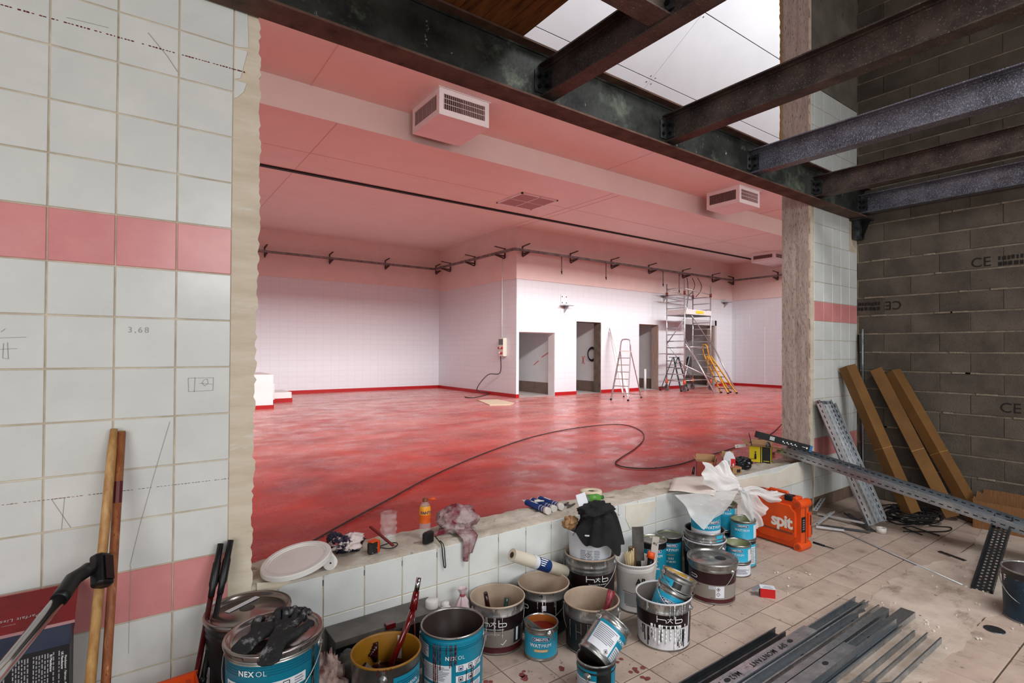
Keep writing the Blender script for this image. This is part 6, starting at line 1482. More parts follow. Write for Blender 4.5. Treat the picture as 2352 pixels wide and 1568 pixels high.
# black cloth over the nested pail
def cloth(u_, v_):
    a = 2*PI*u_; rr = 0.17*v_*(1+0.10*math.sin(3*a+0.6)+0.05*math.sin(7*a)+0.03*math.sin(11*a+v_*5))
    x, y = rr*math.cos(a)*1.06, rr*math.sin(a)*0.78
    z = 0.10*(1-v_**2.2)+0.022*math.sin(5*a+6*v_)*v_+0.016*math.sin(9*a)*v_-0.135*max(0, v_-0.62)*2.0*(0.75+0.4*math.cos(a+0.9))
    return (x, y, z)
q = wy(1374, 1212, 2.41)
t = thing('black_cloth', 'paint-flecked black garment heaped over the bucket by the wall', 'cloth', (2.335, 2.395, 0.522))
black_cl = M('black_cloth', srgb(17, 17, 18), 0.95, col2=srgb(30, 30, 32), scale=12, spots=(srgb(176, 174, 172), 55, 0.72, 0.02), bump=0.4, bscale=40)
subsurf(MB().grid(cloth, 54, 14).build('garment', black_cl, t), 1)
MB().tube([(0.10, -0.07, 0.062), (0.135, -0.05, 0.05), (0.145, -0.02, 0.045), (0.13, 0.0, 0.058), (0.16, -0.03, 0.03)], 0.002, 6).build('draw_cord', white_ink, t)
crumple('cloth_fold', None, None, (-0.02, 0.02, 0.05), 0.13, 0.09, 0.09, black_cl, 15, rough_=0.3, parent=t)
a4 = [wy(1322, 1137, 2.50), wy(1343, 1130, 2.50), wy(1357, 1173, 2.44), wy(1333, 1174, 2.44)]
o = MB().add([tuple(p) for p in a4], [(0, 1, 2, 3)]).build('white_card', lab_w); solid(o, 0.002, 0); tag(o, 'blank white card standing up behind the black cloth', 'card')
crumple('kraft_wrapper', 'crumpled kraft paper peeping out left of the black cloth', 'paper', (2.19, 2.51, 0.50), 0.05, 0.04, 0.075, kraft, 21)
# tools in the white bucket
bx_, by_ = 2.56, 2.315
def blade(label, lo, hi, w_, mt_, hmat, hl=0.45, name='filling_knife'):
    t = thing(name, label, 'tool', (bx_, by_, 0.0), group='tools in the white bucket'); lo, hi = Vector(lo), Vector(hi); d = hi-lo
    MB().bar(lo, lo+d*hl, 0.028, 0.016, 0, (-0.5, -0.8, 0.2)).build('handle', hmat, t); MB().bar(lo+d*hl, hi, w_, 0.003, 0, (-0.5, -0.8, 0.2)).build('blade', mt_, t); return t
steel_b = M('knife_steel', srgb(104, 100, 96), 0.4, 0.6, col2=srgb(70, 66, 62), scale=12)
blade('grey smoothing blade standing tall in the white bucket', (0.03, -0.01, 0.06), (0.055, 0.03, 0.475), 0.075, steel_b, plastic_k, 0.5)
t = thing('filling_knife', 'long paint-edged filling board leaning at the right of the white bucket', 'tool', (bx_, by_, 0)); MB().bar((0.055, -0.07, 0.05), (0.155, -0.035, 0.41), 0.05, 0.006, 0, (-0.3, -0.9, 0.2)).build('board', M('splashed_board', srgb(172, 164, 156), 0.6, spots=(srgb(48, 42, 40), 24, 0.55, 0.06)), t); MB().tube([(0.05, -0.07, 0.10), (0.05, -0.072, 0.24)], 0.016, 10).build('handle', plastic_k, t)
t = thing('paint_brush', 'brush with pale bristles standing in the white bucket', 'brush', (bx_, by_, 0), group='tools in the white bucket'); MB().tube([(-0.05, -0.02, 0.08), (-0.055, -0.01, 0.24)], 0.012, 10).build('handle', kraft, t)
mb = MB(); r_ = random.Random(5)
for k in range(60):
    x, y = r_.uniform(-0.03, 0.03), r_.uniform(-0.012, 0.012); mb.tube([(-0.055+x*0.7, -0.01+y, 0.24), (-0.058+x*1.1, -0.005+y*1.3, 0.345+r_.uniform(-0.01, 0.01))], 0.0016, 4)
tag(mb.build('bristles', M('pale_bristle', srgb(206, 186, 146), 0.8), t), kind='stuff')
t = thing('scraper', 'black scraper with bright orange tip in the white bucket', 'tool', (bx_, by_, 0), group='tools in the white bucket'); MB().tube([(0.06, -0.055, 0.1), (0.075, -0.06, 0.30)], 0.018, 12).build('handle', plastic_k, t); MB().tube([(0.072, -0.06, 0.30), (0.084, -0.062, 0.335)], [0.026, 0.022], 14).build('tip', orange_p, t)
tag(MB().tube([(0.0, 0.02, 0.1), (0.0, 0.025, 0.36)], [0.02, 0.026], 14).build('glass_jar', M('brown_jar', srgb(96, 72, 40), 0.2, col2=srgb(60, 44, 26), scale=10), None, (bx_, by_, 0)), 'brown-stained jar among the brushes in the white bucket', 'jar')
# gloves: the surface is grown here as a skinned mesh, evaluated to a plain mesh
def grown(V, E, Rd, levels=2):
    me = bpy.data.meshes.new('skeleton'); me.from_pydata(V, E, []); o = bpy.data.objects.new('skeleton', me); COL.objects.link(o)
    o.modifiers.new('skin', 'SKIN'); me.update()
    sv = me.skin_vertices[0].data
    for i, q in enumerate(Rd): sv[i].radius = q
    sv[0].use_root = True
    s_ = o.modifiers.new('sub', 'SUBSURF'); s_.levels = levels; s_.render_levels = levels
    bpy.context.view_layer.update()
    dg = bpy.context.evaluated_depsgraph_get(); ev = o.evaluated_get(dg); out = bpy.data.meshes.new_from_object(ev, depsgraph=dg)
    COL.objects.unlink(o); bpy.data.objects.remove(o); return out
def glove2(label, loc, rot, seed, flip=1, cuff=0.05):
    r_ = random.Random(seed); V = [(0, 0, 0.02), (0.042, 0, 0.026), (-0.045, 0.0, 0.018), (-0.085, 0.004, 0.010), (-0.125, 0.008, -0.014)]; E = [(0, 1), (0, 2), (2, 3), (3, 4)]
    Rd = [(0.040, 0.018), (0.040, 0.016), (0.034, 0.017), (0.040, 0.013), (0.050, 0.007)]
    for (y, l, b_) in ((0.038, 0.072, 0.010), (0.013, 0.086, 0.014), (-0.013, 0.080, 0.024), (-0.037, 0.060, 0.028)):
        o_ = r_.uniform(-0.012, 0.012); prev = 1
        for p, q in zip([(0.070, y*1.05, 0.026), (0.070+l*0.45, y*1.25+o_*0.5, 0.030+b_*1.2), (0.070+l*0.85, y*1.42+o_, 0.022+b_*0.3), (0.070+l*1.05, y*1.48+o_, 0.006)], [0.0125, 0.0108, 0.0104, 0.0098]):
            V.append((p[0], p[1]*flip, p[2])); Rd.append((q, q)); E.append((prev, len(V)-1)); prev = len(V)-1
    prev = 0
    for p, q in zip([(0.0, 0.058, 0.022), (0.036, 0.080, 0.024), (0.068, 0.082, 0.014)], [0.017, 0.0145, 0.0125]):
        V.append((p[0], p[1]*flip, p[2])); Rd.append((q, q)); E.append((prev, len(V)-1)); prev = len(V)-1
    me = grown(V, E, Rd); me.materials.clear(); me.materials.append(glove_m)
    for v in me.vertices:
        k = math.sin(v.co.x*190+v.co.y*80)*0.0016+math.sin(v.co.y*260-v.co.x*60)*0.0014
        v.co.z += k
    me.polygons.foreach_set('use_smooth', [True]*len(me.polygons))
    o = bpy.data.objects.new('work_glove', me); COL.objects.link(o); o.location = loc; o.rotation_euler = rot
    return tag(o, label, 'glove', 'black work gloves on the drum lid')
glove2('dusty black work glove lying across the drum rim, fingers to the right', (0.395, 2.085, 0.586), (0.05, 0.05, R(34)), 3)
glove2('second black work glove, crumpled, its cuff hanging over the drum front', (0.432, 2.010, 0.590), (-0.1, -0.06, R(58)), 8, -1)
# ================================================================ THINGS ON THE SILL
def onsill(u, v, yoff=None):
    """point where the ray meets the sill top"""
    p = fl(u, v, 0.54)
    for _ in range(4): p = fl(u, v, sill_z(p.x)+0.004)
    return p
# white lid leaning
t = thing('bucket_lid', 'large white plastic bucket lid leaning on a white roller at the sill', 'lid', (0, 0, 0))
cc = fl(681, 1284, 0.615); ux = Vector((1.0, 0.05, 0.20)).normalized(); vy = Vector((0, 1, 0.07)); vy = (vy-ux*vy.dot(ux)).normalized(); nz = ux.cross(vy)
m = Matrix(((ux.x, vy.x, nz.x, cc.x), (ux.y, vy.y, nz.y, cc.y), (ux.z, vy.z, nz.z, cc.z), (0, 0, 0, 1))); t.matrix_world = m
RL = 0.155
MB().lathe([(0, -0.001), (RL*0.80, -0.001), (RL*0.81, 0.003), (RL*0.86, 0.003), (RL*0.87, 0.007), (RL*0.97, 0.008), (RL, 0.004), (RL+0.002, -0.014), (RL-0.003, -0.014), (RL-0.005, 0.001), (RL*0.86, -0.002), (0, -0.005)], 64, None, None, False).build('lid_shell', plastic_w, t)
# roller sleeve end
p = onsill(757, 1307)
t = thing('roller_sleeve', 'white paint roller sleeve seen end on under the leaning lid', 'paint roller', (p.x, p.y-0.012, p.z+0.034))
MB().tube([(0, 0, 0), (0.01, 0.17, 0)], 0.033, 28).build('sleeve', M('roller_nap', srgb(236, 232, 226), 0.9), t); MB().tube([(0, -0.001, 0), (0, 0.001, 0)], 0.031, 28).build('end_cap', plastic_w, t); MB().tube([(0, -0.0022, 0), (0, 0.0, 0)], 0.0045, 10).build('axle_hole', ink, t)
wrap = M('printed_wrapper', srgb(214, 198, 194), 0.4, col2=srgb(28, 26, 48), scale=14, lo=0.49, hi=0.54, spots=(srgb(206, 92, 96), 16, 0.60, 0.03))
p = onsill(805, 1268); crumple('crumpled_wrapper', 'crumpled navy and white wrapper on the sill beside the roller', 'wrapper', (p.x, p.y+0.03, p.z-0.004), 0.085, 0.055, 0.085, wrap, 12, rough_=0.45)
p = onsill(778, 1262); crumple('crumpled_wrapper', 'dark navy scrap of wrapper tucked behind the roller sleeve', 'wrapper', (p.x, p.y+0.06, p.z-0.004), 0.035, 0.05, 0.08, M('navy_wrapper', srgb(34, 34, 56), 0.35, spots=(srgb(200, 190, 190), 14, 0.6, 0.05)), 14, rough_=0.4)
# tape measures
tp_ = onsill(986, 1248); h_ = D-0.012-(tp_.y+0.012)
qx, qy = math.cos(R(-20)), math.sin(R(-20))
HANG = [(x*qx-y*qy, x*qy+y*qx, z) for x, y, z in ((0.04, 0.0, 0.03), (0.045, h_*0.6, 0.012), (0.05, h_, -0.006), (0.056, h_-0.002, -0.07), (0.066, h_, -0.125), (0.074, h_-0.002, -0.128), (0.072, h_, -0.09), (0.062, h_-0.002, -0.01), (0.055, h_*0.5, 0.010))]
def tape_measure(label, u, v, body, accent, strap, name='tape_measure'):
    p = onsill(u, v); t = thing(name, label, 'tape measure', (p.x, p.y+0.012, p.z), (0, 0, R(20)))
    bevel(MB().rbox(-0.038, -0.019, 0, 0.034, 0.019, 0.062, 0.012).build('case', body, t), 0.003)
    if accent: MB().box(0.006, -0.0205, 0.004, 0.02, 0.0205, 0.064).build('accent_band', accent, t); MB().box(-0.03, -0.0202, 0.062, 0.02, 0.0202, 0.066).build('accent_band', accent, t)
    MB().tube(smooth_path([Vector(q) for q in strap]), 0.0028, 6).build('strap', rubber, t); return t
tape_measure('black and orange tape measure with looped strap on the sill', 861, 1271, M('dusty_black_plastic', srgb(30, 31, 30), 0.5, spots=(srgb(170, 170, 166), 40, 0.6, 0.05)), orange_p, [(0.03, -0.01, 0.02), (0.08, -0.035, 0.006), (0.13, -0.03, 0.006), (0.15, 0.0, 0.008), (0.12, 0.03, 0.006), (0.06, 0.03, 0.008)])
tape_measure('black tape measure with strap hanging over the sill edge', 986, 1248, plastic_k, None, HANG)
a, b_ = onsill(850, 1238), onsill(903, 1265)
tag(MB().bar(a+Vector((0, 0, 0.07)), b_+Vector((0.0, 0.0, 0.028)), 0.013, 0.008).build('carpenter_pencil', M('dark_red_pencil', srgb(110, 26, 28), 0.5)), 'dark red carpenter pencil lying across the tape measure', 'pencil')
# clear crushed bottle
p = onsill(898, 1250)
t = thing('clear_bottle', 'crushed clear plastic bottle cut open, standing upside down on the sill', 'bottle', (p.x, p.y+0.035, p.z))
def crush(u_, v_):
    a = 2*PI*u_; rr = 0.042*(0.9+0.12*v_)*(1+0.08*math.sin(6*a+9*v_)+0.06*math.sin(4*a-22*v_)+0.05*math.sin(31*v_)); return (rr*math.cos(a), rr*math.sin(a), 0.165*v_)
o = MB().grid(crush, 40, 22).build('bottle_wall', M('crinkled_pet', srgb(236, 240, 238), 0.12, alpha=0.16, spec=0.9), t); MB().disc(0.036, 0.003, 30).build('bottle_base', M('crinkled_pet', srgb(236, 240, 238), 0.12), t)
crumple('crushed_bottom', None, None, (0, 0, 0.004), 0.03, 0.03, 0.04, M('crinkled_pet', srgb(236, 240, 238), 0.12), 31, parent=t)
# soda bottle with orange label
p = onsill(984, 1240)
t = thing('soda_bottle', 'half empty soda bottle with orange and yellow label and orange cap', 'bottle', (p.x, p.y+0.045, p.z))
prof = [(0, 0.004), (0.022, 0.001), (0.030, 0.006), (0.031, 0.03), (0.028, 0.045), (0.031, 0.06), (0.0315, 0.085), (0.030, 0.10), (0.0315, 0.15), (0.030, 0.17), (0.024, 0.19), (0.0135, 0.205), (0.0135, 0.212)]
MB().lathe(prof, 30).build('bottle_wall', M('clear_pet', srgb(220, 226, 226), 0.08, alpha=0.2, spec=0.9), t)
MB().lathe([(0.0318, 0.088), (0.0306, 0.10), (0.032, 0.135)], 30, None).build('label', M('orange_label', srgb(232, 110, 26), 0.4, col2=srgb(206, 84, 22), scale=20), t)
MB().lathe([(0.032, 0.135), (0.0322, 0.15), (0.031, 0.167), (0.0275, 0.181)], 30).build('label', M('amber_label', srgb(240, 176, 40), 0.35, col2=srgb(236, 150, 30), scale=15), t)
MB().lathe([(0.0145, 0.203), (0.0145, 0.211), (0.0142, 0.212), (0.0142, 0.222), (0, 0.223)], 20).build('neck', M('brown_neck', srgb(120, 66, 36), 0.4), t)
MB().tube([(0.012, -0.006, 0.214), (0.05, -0.02, 0.216), (0.052, -0.021, 0.217)], [0.003, 0.012, 0.011], 12).build('cap', orange_p, t)
v, f = text_geo('FANTA', 0.022, 0.03); MB().add([(0.0328*math.cos(R(-100)+q[0]/0.032), 0.0328*math.sin(R(-100)+q[0]/0.032), 0.147+q[1]) for q in v], f).build('lettering', navy, t)
# red stained rag over the edge
p = onsill(1062, 1222)
crumple('stained_rag', 'grey rag with dark red stains bunched up on the sill', 'rag', (p.x, p.y+0.05, p.z-0.006), 0.125, 0.075, 0.15, rag_m, 41, rough_=0.32)
o = bpy.data.objects['stained_rag']
hy = D-0.016-o.location.y
solid(MB().grid(lambda u_, v_: (-0.06+0.10*u_*(1-0.55*v_)+0.02*math.sin(9*u_), hy*min(1, 0.25+2.6*v_)-0.010*math.sin(7*u_), 0.035*(1-min(1, 2.5*v_))-0.105*max(0, v_-0.32)*1.35-0.02*math.sin(5*u_)*v_), 12, 14).build('hanging_corner', rag_m, o), 0.003, 0)
mb = MB()
MB().grid(lambda u_, v_: (-0.19+0.14*u_, -0.03+0.06*v_*(u_+0.1), 0.012+0.05*u_*abs(math.sin(5*v_))+0.01*math.sin(20*u_*v_)), 14, 8).build('loose_end', rag_m, o)
# sealant cartridges
sil = M('navy_cartridge_print', srgb(24, 44, 100), 0.35, spots=(srgb(196, 196, 90), 24, 0.70, 0.02))
def cart(label, u0, v0, u1, v1, nz, dz=0.0):
    a, b_ = onsill(u0, v0)+Vector((0, 0.0, 0.021+dz)), onsill(u1, v1)+Vector((0, 0.0, 0.021+dz)); d = b_-a; t = thing('sealant_cartridge', label, 'cartridge', a, group='sealant cartridges on the sill'); x = d.normalized()
    MB().tube([(0, 0, 0), x*0.005, x*0.006, d*0.86], [0.020, 0.022, 0.021, 0.021], 22).build('tube', sil, t); MB().tube([d*0.86, d], 0.0225, 22).build('end_ring', plastic_w, t); MB().tube([(0, 0, 0), x*-0.012, x*-0.013, x*-0.016], [0.019, 0.017, 0.008, 0.006], 16).build('shoulder', plastic_w, t)
    if nz: MB().tube([x*-0.016, x*-0.06], [0.009, 0.005], 12).build('nozzle', plastic_w, t)
    s_ = x.cross(Vector((0, 0, 1))); MB().bar(d*0.2+Vector((0, 0, 0.0212)), d*0.5+Vector((0, 0, 0.0212)), 0.012, 0.0006).build('print_line', lab_w, t)
    for k in range(3): MB().tube([d*(0.66+0.06*k), d*(0.685+0.06*k)], 0.0213, 22, cap=False).build('print_band', lab_w if k != 1 else navy, t)
cart('sealant cartridge in front with its nozzle at the left', 1210, 1160, 1260, 1181, True)
cart('middle sealant cartridge of three lying side by side', 1224, 1156, 1274, 1176, False)
cart('rear sealant cartridge of three lying side by side', 1240, 1152, 1290, 1171, False)
a = onsill(1216, 1166); tag(MB().tube([a+Vector((0.02, -0.03, 0.05)), a+Vector((0.085, -0.05, 0.045))], [0.009, 0.005], 12).build('spare_nozzle', plastic_w), 'loose white cartridge nozzle lying on the front cartridge', 'nozzle')
a = onsill(1296, 1160)
t = thing('metal_spacer', 'small dark metal spacer shaped like an H on the sill', 'spacer', (a.x, a.y, a.z), (0, 0, R(20))); MB().box(-0.05, -0.01, 0.004, 0.05, 0.0, 0.012).box(-0.05, -0.06, 0.004, 0.05, -0.05, 0.012).box(-0.006, -0.05, 0.004, 0.006, -0.01, 0.012).build('plate', galv_d, t)
# masking tape and green bottle
p = onsill(1374, 1146)
t = thing('tape_roll', 'wide roll of cream masking tape lying flat on the sill', 'tape', (p.x, p.y+0.075, p.z))
MB().lathe([(0.022, 0.0), (0.022, 0.046), (0.078, 0.048), (0.08, 0.044), (0.08, 0.0), (0.022, 0.0)], 48).build('roll', M('cream_tape', srgb(222, 208, 180), 0.6), t); MB().lathe([(0.022, 0.002), (0.022, 0.045)], 24).build('core', M('tape_core', srgb(112, 96, 84), 0.8), t)
p = onsill(1365, 1152)
t = thing('green_bottle', 'small clear bottle with green label lying on its side on the sill', 'bottle', (p.x-0.02, p.y-0.012, p.z+0.03), (0, 0, R(-12)))
MB().tube([(-0.11, 0, 0), (-0.05, 0, 0)], [0.027, 0.030], 20).build('bottle_wall', M('clear_pet', srgb(236, 240, 240), 0.08), t); MB().tube([(-0.05, 0, 0), (0.03, 0, 0), (0.055, 0, 0)], [0.030, 0.030, 0.02], 20).build('label', M('green_label', srgb(96, 160, 60), 0.35, col2=srgb(60, 120, 44), scale=22), t); MB().tube([(0.055, 0, 0), (0.08, 0, 0)], 0.014, 16).build('cap', M('green_cap', srgb(30, 104, 48), 0.4), t)
# white sheets of paper/film on the sill
def sheet(name, label, px, z, mat, cat, amp=0.008, seed=1, n=10):
    P = [fl(u, v, z) for u, v in px]; r_ = random.Random(seed); ph = [r_.uniform(0, 6) for _ in range(4)]
    def f(u_, v_):
        a = P[0].lerp(P[1], u_); b2 = P[3].lerp(P[2], u_); q = a.lerp(b2, v_); return (q.x, q.y, q.z+amp*(math.sin(6*u_+ph[0]+3*v_)+0.6*math.sin(11*v_+ph[1]))+amp)
    o = MB().grid(f, n, n).build(name, mat); solid(o, 0.0012, 0); return tag(o, label, cat)
sheet('plastic_sheet', 'flat cream plastic sheet spread on the sill under the scissors', ((1536, 1128), (1546, 1098), (1660, 1092), (1640, 1138)), 0.548, paper_w, 'sheet', 0.004)
a = onsill(1625, 1125)
t = thing('scissors', 'dark scissors lying on the cream sheet at the sill edge', 'scissors', (a.x, a.y+0.0, a.z+0.022), (0, 0, R(12)))
for s_ in (-1, 1):
    MB().tube([(0.03+0.035*math.cos(k*PI/8), s_*0.016+0.014*math.sin(k*PI/8), 0) for k in range(16)], 0.0035, 6, closed=True).build('finger_loop', M('dark_scissor_grip', srgb(52, 40, 36), 0.5), t); MB().bar((-0.002, s_*0.01, 0), (-0.11, -s_*0.004, 0), 0.012, 0.003).build('blade', bolt_m, t)
# bunched plastic bag tied over the cans
def bag_lobe(base, tip, w0, w1, mat, parent, seed, sag=0.03, name='bag_lobe', n=14):
    base, tip = Vector(base), Vector(tip); d = tip-base; r_ = random.Random(seed); ph = [r_.uniform(0, 6) for _ in range(3)]
    s_ = d.cross(Vector((-0.45, -0.8, 0.4))).normalized(); u_ = s_.cross(d).normalized()
    def f(a, b2):
        wd = w0+(w1-w0)*math.sin(min(1, b2*1.15)*PI*0.5); x = (a-0.5)*wd; bulge = 0.35*wd*(0.25-(a-0.5)**2)*4*0.35
        return base+d*b2+s_*(x+0.012*math.sin(9*b2+ph[0]))+u_*(bulge+0.014*math.sin(13*a+ph[1])*b2+0.010*math.sin(8*a+9*b2+ph[2])-sag*b2*b2*0)+Vector((0, 0, -sag*b2*b2))
    return MB().grid(f, n, n).build(name, mat, parent)
K = wy(1698, 1122, 2.36)
t = thing('plastic_bag', 'white plastic bag tied in a knot and draped over the cans and bucket', 'plastic bag', K)
rel = lambda u, v, y: wy(u, v, y)-K
solidm = M('white_bag_plastic', srgb(226, 222, 220), 0.35, alpha=0.93, col2=srgb(214, 208, 206), scale=12)
bag_lobe((0, 0, 0), rel(1612, 1090, 2.47), 0.05, 0.17, solidm, t, 1, -0.02)
bag_lobe((0, 0.01, 0), rel(1650, 1072, 2.52), 0.05, 0.14, solidm, t, 2, -0.02)
bag_lobe((0.01, 0, 0), rel(1792, 1142, 2.30), 0.04, 0.09, solidm, t, 3, 0.0)
bag_lobe((0.01, -0.01, 0), rel(1752, 1176, 2.24), 0.04, 0.14, film('cloudy_plastic_film', srgb(224, 222, 220), 0.62), t, 4, 0.02)
bag_lobe((0, -0.01, 0), rel(1742, 1205, 2.22), 0.05, 0.11, plastic_film, t, 5, 0.02)
MB().lathe([(0.012, -0.022), (0.026, -0.010), (0.024, 0.006), (0.012, 0.016)], 14).build('knot', solidm, t)
# clouded film hanging down as a cone in front of the buckets
Qs = [rel(1552, 1136, 2.42), rel(1612, 1217, 2.18), rel(1668, 1168, 2.19), K-K]
def drape(a, b2):
    top_ = Qs[0].lerp(Vector((0.0, 0.0, -0.012)), a); bot = Qs[0].lerp(Qs[1], min(1, a*1.9)) if a < 0.53 else Qs[1].lerp(Qs[2], (a-0.53)/0.47)
    p = top_.lerp(bot, b2); return p+Vector((-0.02, -0.05, 0.0))*math.sin(PI*b2)*math.sin(PI*a)+Vector((0.004, -0.010, 0))*math.sin(17*a+5*b2)*b2
MB().grid(drape, 24, 14).build('hanging_film', plastic_film, t)
# boxes on the sill
def boxo(name, label, u, v, w_, d_, h, mats, rz=0, cat='box', yo=0.0, open_=True, flaps=(), grp='boxes on the sill'):
    p = onsill(u, v); t = thing(name, label, cat, (p.x, p.y+yo, p.z), (0, 0, R(rz)), grp); th = 0.003
    names = ('front', 'right', 'back', 'left')
    MB().box(0, 0, 0, w_, th, h).build('front_panel', mats[0], t); MB().box(w_-th, th, 0, w_, d_-th, h).build('side_panel', mats[1], t)
    MB().box(0, d_-th, 0, w_, d_, h).build('back_panel', mats[2], t); MB().box(0, th, 0, th, d_-th, h).build('side_panel', mats[3], t); MB().box(th, th, 0.0, w_-th, d_-th, th).build('bottom_panel', mats[2], t)
    if not open_: MB().box(0, 0, h, w_, d_, h+th).build('top_panel', mats[4], t)
    for (side, l, ang, mt_) in flaps:
        a = R(ang)
        if side == 'front': q = [(0, 0, h), (w_, 0, h), (w_, -l*math.cos(a), h+l*math.sin(a)), (0, -l*math.cos(a), h+l*math.sin(a))]
        elif side == 'back': q = [(0, d_, h), (w_, d_, h), (w_, d_+l*math.cos(a), h+l*math.sin(a)), (0, d_+l*math.cos(a), h+l*math.sin(a))]
        elif side == 'right': q = [(w_, 0, h), (w_, d_, h), (w_+l*math.cos(a), d_, h+l*math.sin(a)), (w_+l*math.cos(a), 0, h+l*math.sin(a))]
        else: q = [(0, 0, h), (0, d_, h), (-l*math.cos(a), d_, h+l*math.sin(a)), (-l*math.cos(a), 0, h+l*math.sin(a))]
        solid(MB().add(q, [(0, 1, 2, 3)]).build('flap', mt_, t), 0.003, 0)
    return t
brick_c = M('brick_red_board', srgb(138, 54, 40), 0.6); bl_c = M('royal_blue_board', srgb(34, 40, 120), 0.5)
t = boxo('small_box', 'brick red box with blue side and open kraft flaps on the sill', 1605, 1093, 0.15, 0.10, 0.125, (brick_c, brick_c, kraft, bl_c), -50, yo=0.02, flaps=(('back', 0.05, 70, kraft), ('right', 0.05, 80, kraft), ('left', 0.045, 60, kraft)))
MB().box(0.10, -0.0014, 0.0, 0.13, -0.0002, 0.12).build('kraft_strip', kraft, t); 
t = boxo('small_box', 'open white and red box with one long white flap on the sill', 1666, 1082, 0.105, 0.09, 0.115, (lab_w, M('signal_red_board', srgb(200, 24, 32), 0.45), kraft, kraft), -48, yo=0.02, flaps=(('back', 0.05, 75, kraft), ('left', 0.06, 60, kraft)))
MB().prism([(0.0, 0.115), (0.105, 0.115), (0.085, 0.16), (0.055, 0.185), (0.02, 0.17)], -0.001, 0.002, 'y').build('flap', lab_w, t); MB().box(0.065, -0.0012, 0, 0.105, -0.0002, 0.115).build('red_panel', M('signal_red_board', srgb(200, 24, 32), 0.45), t)
MB().box(0.045, -0.0012, 0.02, 0.052, -0.0002, 0.095).build('small_print', ink_g, t); MB().box(0.08, -0.0018, 0.015, 0.092, -0.0012, 0.07).build('small_print', lab_w, t)
p = onsill(1648, 1078); crumple('crumpled_board', 'crushed beige cardboard between the red box and the white box', 'cardboard', (p.x, p.y+0.10, p.z), 0.10, 0.06, 0.12, M('beige_board', srgb(196, 176, 152), 0.85, col2=srgb(168, 146, 122), scale=8), 51)
t = boxo('small_box', 'little kraft box with torn front lying beside the black bag', 1688, 1090, 0.10, 0.06, 0.055, (kraft, kraft, kraft, kraft, kraft), -15, yo=0.02, open_=False)
MB().box(0.045, -0.0012, 0.012, 0.085, -0.0002, 0.04).build('torn_hole', ink, t); MB().box(0.01, 0.005, 0.0585, 0.09, 0.03, 0.0592).build('red_print', M('red_board_print', srgb(190, 80, 66), 0.6), t)
p = onsill(1715, 1078); crumple('black_bag', 'crumpled shiny black plastic bag on the sill', 'bag', (p.x-0.0, p.y+0.05, p.z-0.004), 0.10, 0.075, 0.11, M('shiny_black_film', srgb(18, 18, 20), 0.22, spots=(srgb(60, 60, 64), 20, 0.62, 0.05)), 61, rough_=0.4)
yb_ = M('yellow_board', srgb(222, 204, 30), 0.5); kb_ = M('black_board', srgb(24, 24, 22), 0.5)
t = boxo('cardboard_box', 'yellow and black cardboard box with open flaps at the sill end', 1721, 1059, 0.20, 0.13, 0.155, (yb_, yb_, kraft, kraft), -66, yo=0.0, flaps=(('front', 0.07, 12, kraft), ('back', 0.09, 25, kraft), ('right', 0.09, -10, kraft), ('left', 0.09, 35, kraft)))
MB().box(0.118, -0.0014, 0.0, 0.196, -0.0002, 0.155).build('black_panel', kb_, t); MB().box(0.102, -0.0014, 0.0, 0.110, -0.0002, 0.155).build('black_panel', kb_, t)
MB().prism([(0.04, 0.0), (0.09, 0.0), (0.10, 0.155), (0.075, 0.155)], 0.2002, 0.2014, 'x').build('black_panel', kb_, t)
MB().tube([(0.058, -0.0012, 0.03), (0.058, -0.0018, 0.05), (0.058, -0.0018, 0.085)], [0.009, 0.010, 0.006], 8).build('printed_figure', ink, t); MB().tube([(0.058, -0.0018, 0.092), (0.058, -0.0018, 0.106)], [0.007, 0.005], 8).build('printed_figure', ink, t)
flat_text('lettering', 'THERM', 0.016, ink, t, (0.03, -0.0004, 0.028), (1, 0, 0), (0, 0, 1), 0, 1.0, 0.001)
mb = MB(); mb.box(0.13, -0.002, 0.014, 0.185, -0.0015, 0.019); mb.build('small_print', yb_, t)
# rods and straps poking from the yellow box
p = bpy.data.objects['cardboard_box.001'] if 'cardboard_box.001' in bpy.data.objects else t
o = MB().tube([(0.05, 0.05, 0.012), (-0.015, 0.09, 0.27)], 0.004, 8).build('thin_stick', plastic_k); o.matrix_world = t.matrix_basis.copy(); tag(o, 'thin black stick poking up out of the yellow box', 'stick')
o = crumple('black_glove', 'black bunched work glove stuffed in the mouth of the yellow box', 'glove', (0, 0, 0), 0.022, 0.022, 0.085, glove_m, 71, rough_=0.25); o.matrix_world = t.matrix_basis @ Matrix.Translation((0.17, 0.05, 0.12))
o = MB().box(-0.055, -0.018, 0, 0.055, 0.018, 0.03).tube([(-0.03, -0.019, 0.015), (-0.03, -0.0175, 0.015)], 0.005, 8, 1).build('white_bracket', [plastic_w, ink]); o.matrix_world = t.matrix_basis @ Matrix.Translation((-0.085, 0.06, 0.125)) @ Matrix.Rotation(R(-12), 4, 'Y'); tag(o, 'small white bracket with a hole leaning at the yellow box', 'bracket')
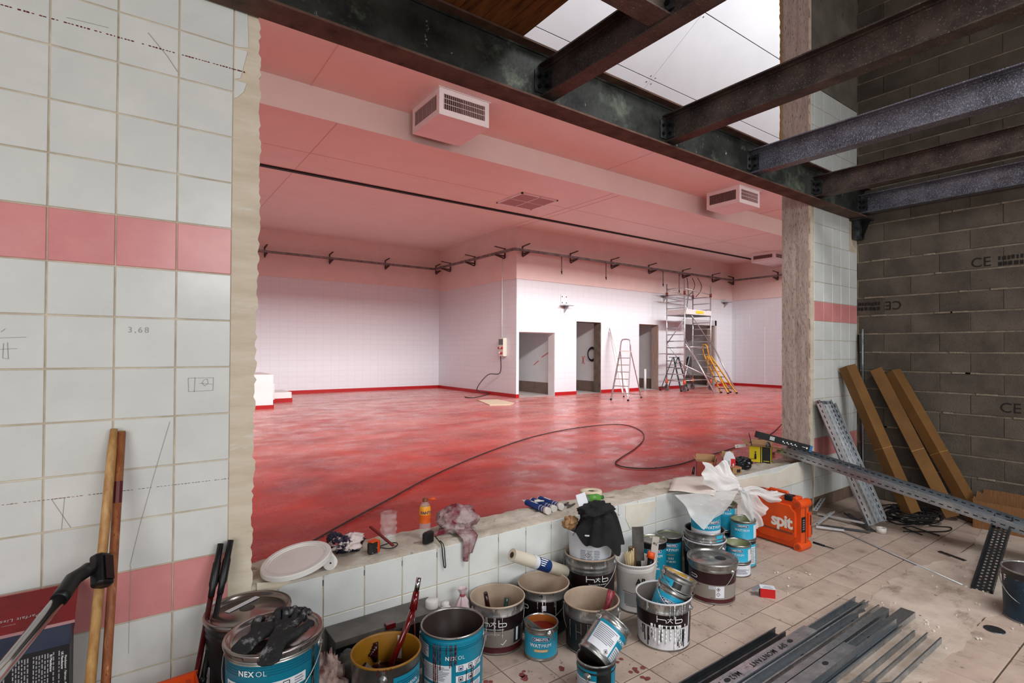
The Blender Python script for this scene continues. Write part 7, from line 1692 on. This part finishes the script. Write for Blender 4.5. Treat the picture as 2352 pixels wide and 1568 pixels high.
# long black socket strip box resting across the tray
A_, B_ = wy(1738, 997, 2.86), wy(1860, 1030, 2.56)
t = thing('power_strip', 'long flat black box with white outlet icons and a blue end on the tray', 'power strip', A_)
d = B_-A_; x = d.normalized(); s_ = x.cross(Vector((0, 0, 1))).normalized(); u_ = s_.cross(x)
MB().bar((0, 0, 0), d, 0.075, 0.062).build('carton', M('matt_black_board', srgb(18, 18, 20), 0.5), t); MB().bar(d*0.955, d*1.002, 0.0765, 0.0635).build('blue_end', M('blue_end_board', srgb(52, 112, 164), 0.5), t)
f_ = s_*(0.0382) if s_.dot(FW) < 0 else s_*-0.0382
mb = MB()
for k in range(4):
    c = d*(0.46+0.075*k)+f_; mb.bar(c-x*0.006, c+x*0.006, 0.0008, 0.012, 0, u_); mb.bar(c+x*0.010-u_*0.010, c+x*0.022-u_*0.010, 0.0008, 0.007, 0, u_)
for i in range(5):
    for j in range(4): c = d*(0.22+0.018*i)+f_+u_*(0.014-0.009*j); mb.bar(c-x*0.0035, c+x*0.0035, 0.0008, 0.006, 0, u_)
c = d*0.87+f_; mb.bar(c-x*0.03, c+x*0.005, 0.0008, 0.004, 0, u_); mb.bar(c+x*0.012-u_*0.002, c+x*0.026-u_*0.002, 0.0008, 0.016, 0, u_)
mb.build('white_icons', white_ink, t)
p = onsill(1805, 1056); t = boxo('small_box', 'little brown opened carton lying behind the yellow box', 1797, 1058, 0.09, 0.06, 0.06, (M('russet_board', srgb(150, 84, 56), 0.7), kraft, kraft, kraft), 5, yo=0.12, flaps=(('left', 0.03, 50, kraft), ('front', 0.03, 30, kraft)))
a = onsill(1596, 1093); tag(MB().tube([a+Vector((0.0, 0.02, 0.012)), a+Vector((0.03, 0.03, 0.07))], [0.012, 0.009], 10).build('marker_pen', plastic_k), 'short black marker leaning in front of the brick red box', 'pen')
for o in list(bpy.data.objects):
    if o.name.split('.')[0] in ('small_print', 'stamp_marks', 'white_icons', 'print_line', 'splintered_end') and not o.get('kind'): o['kind'] = 'stuff'
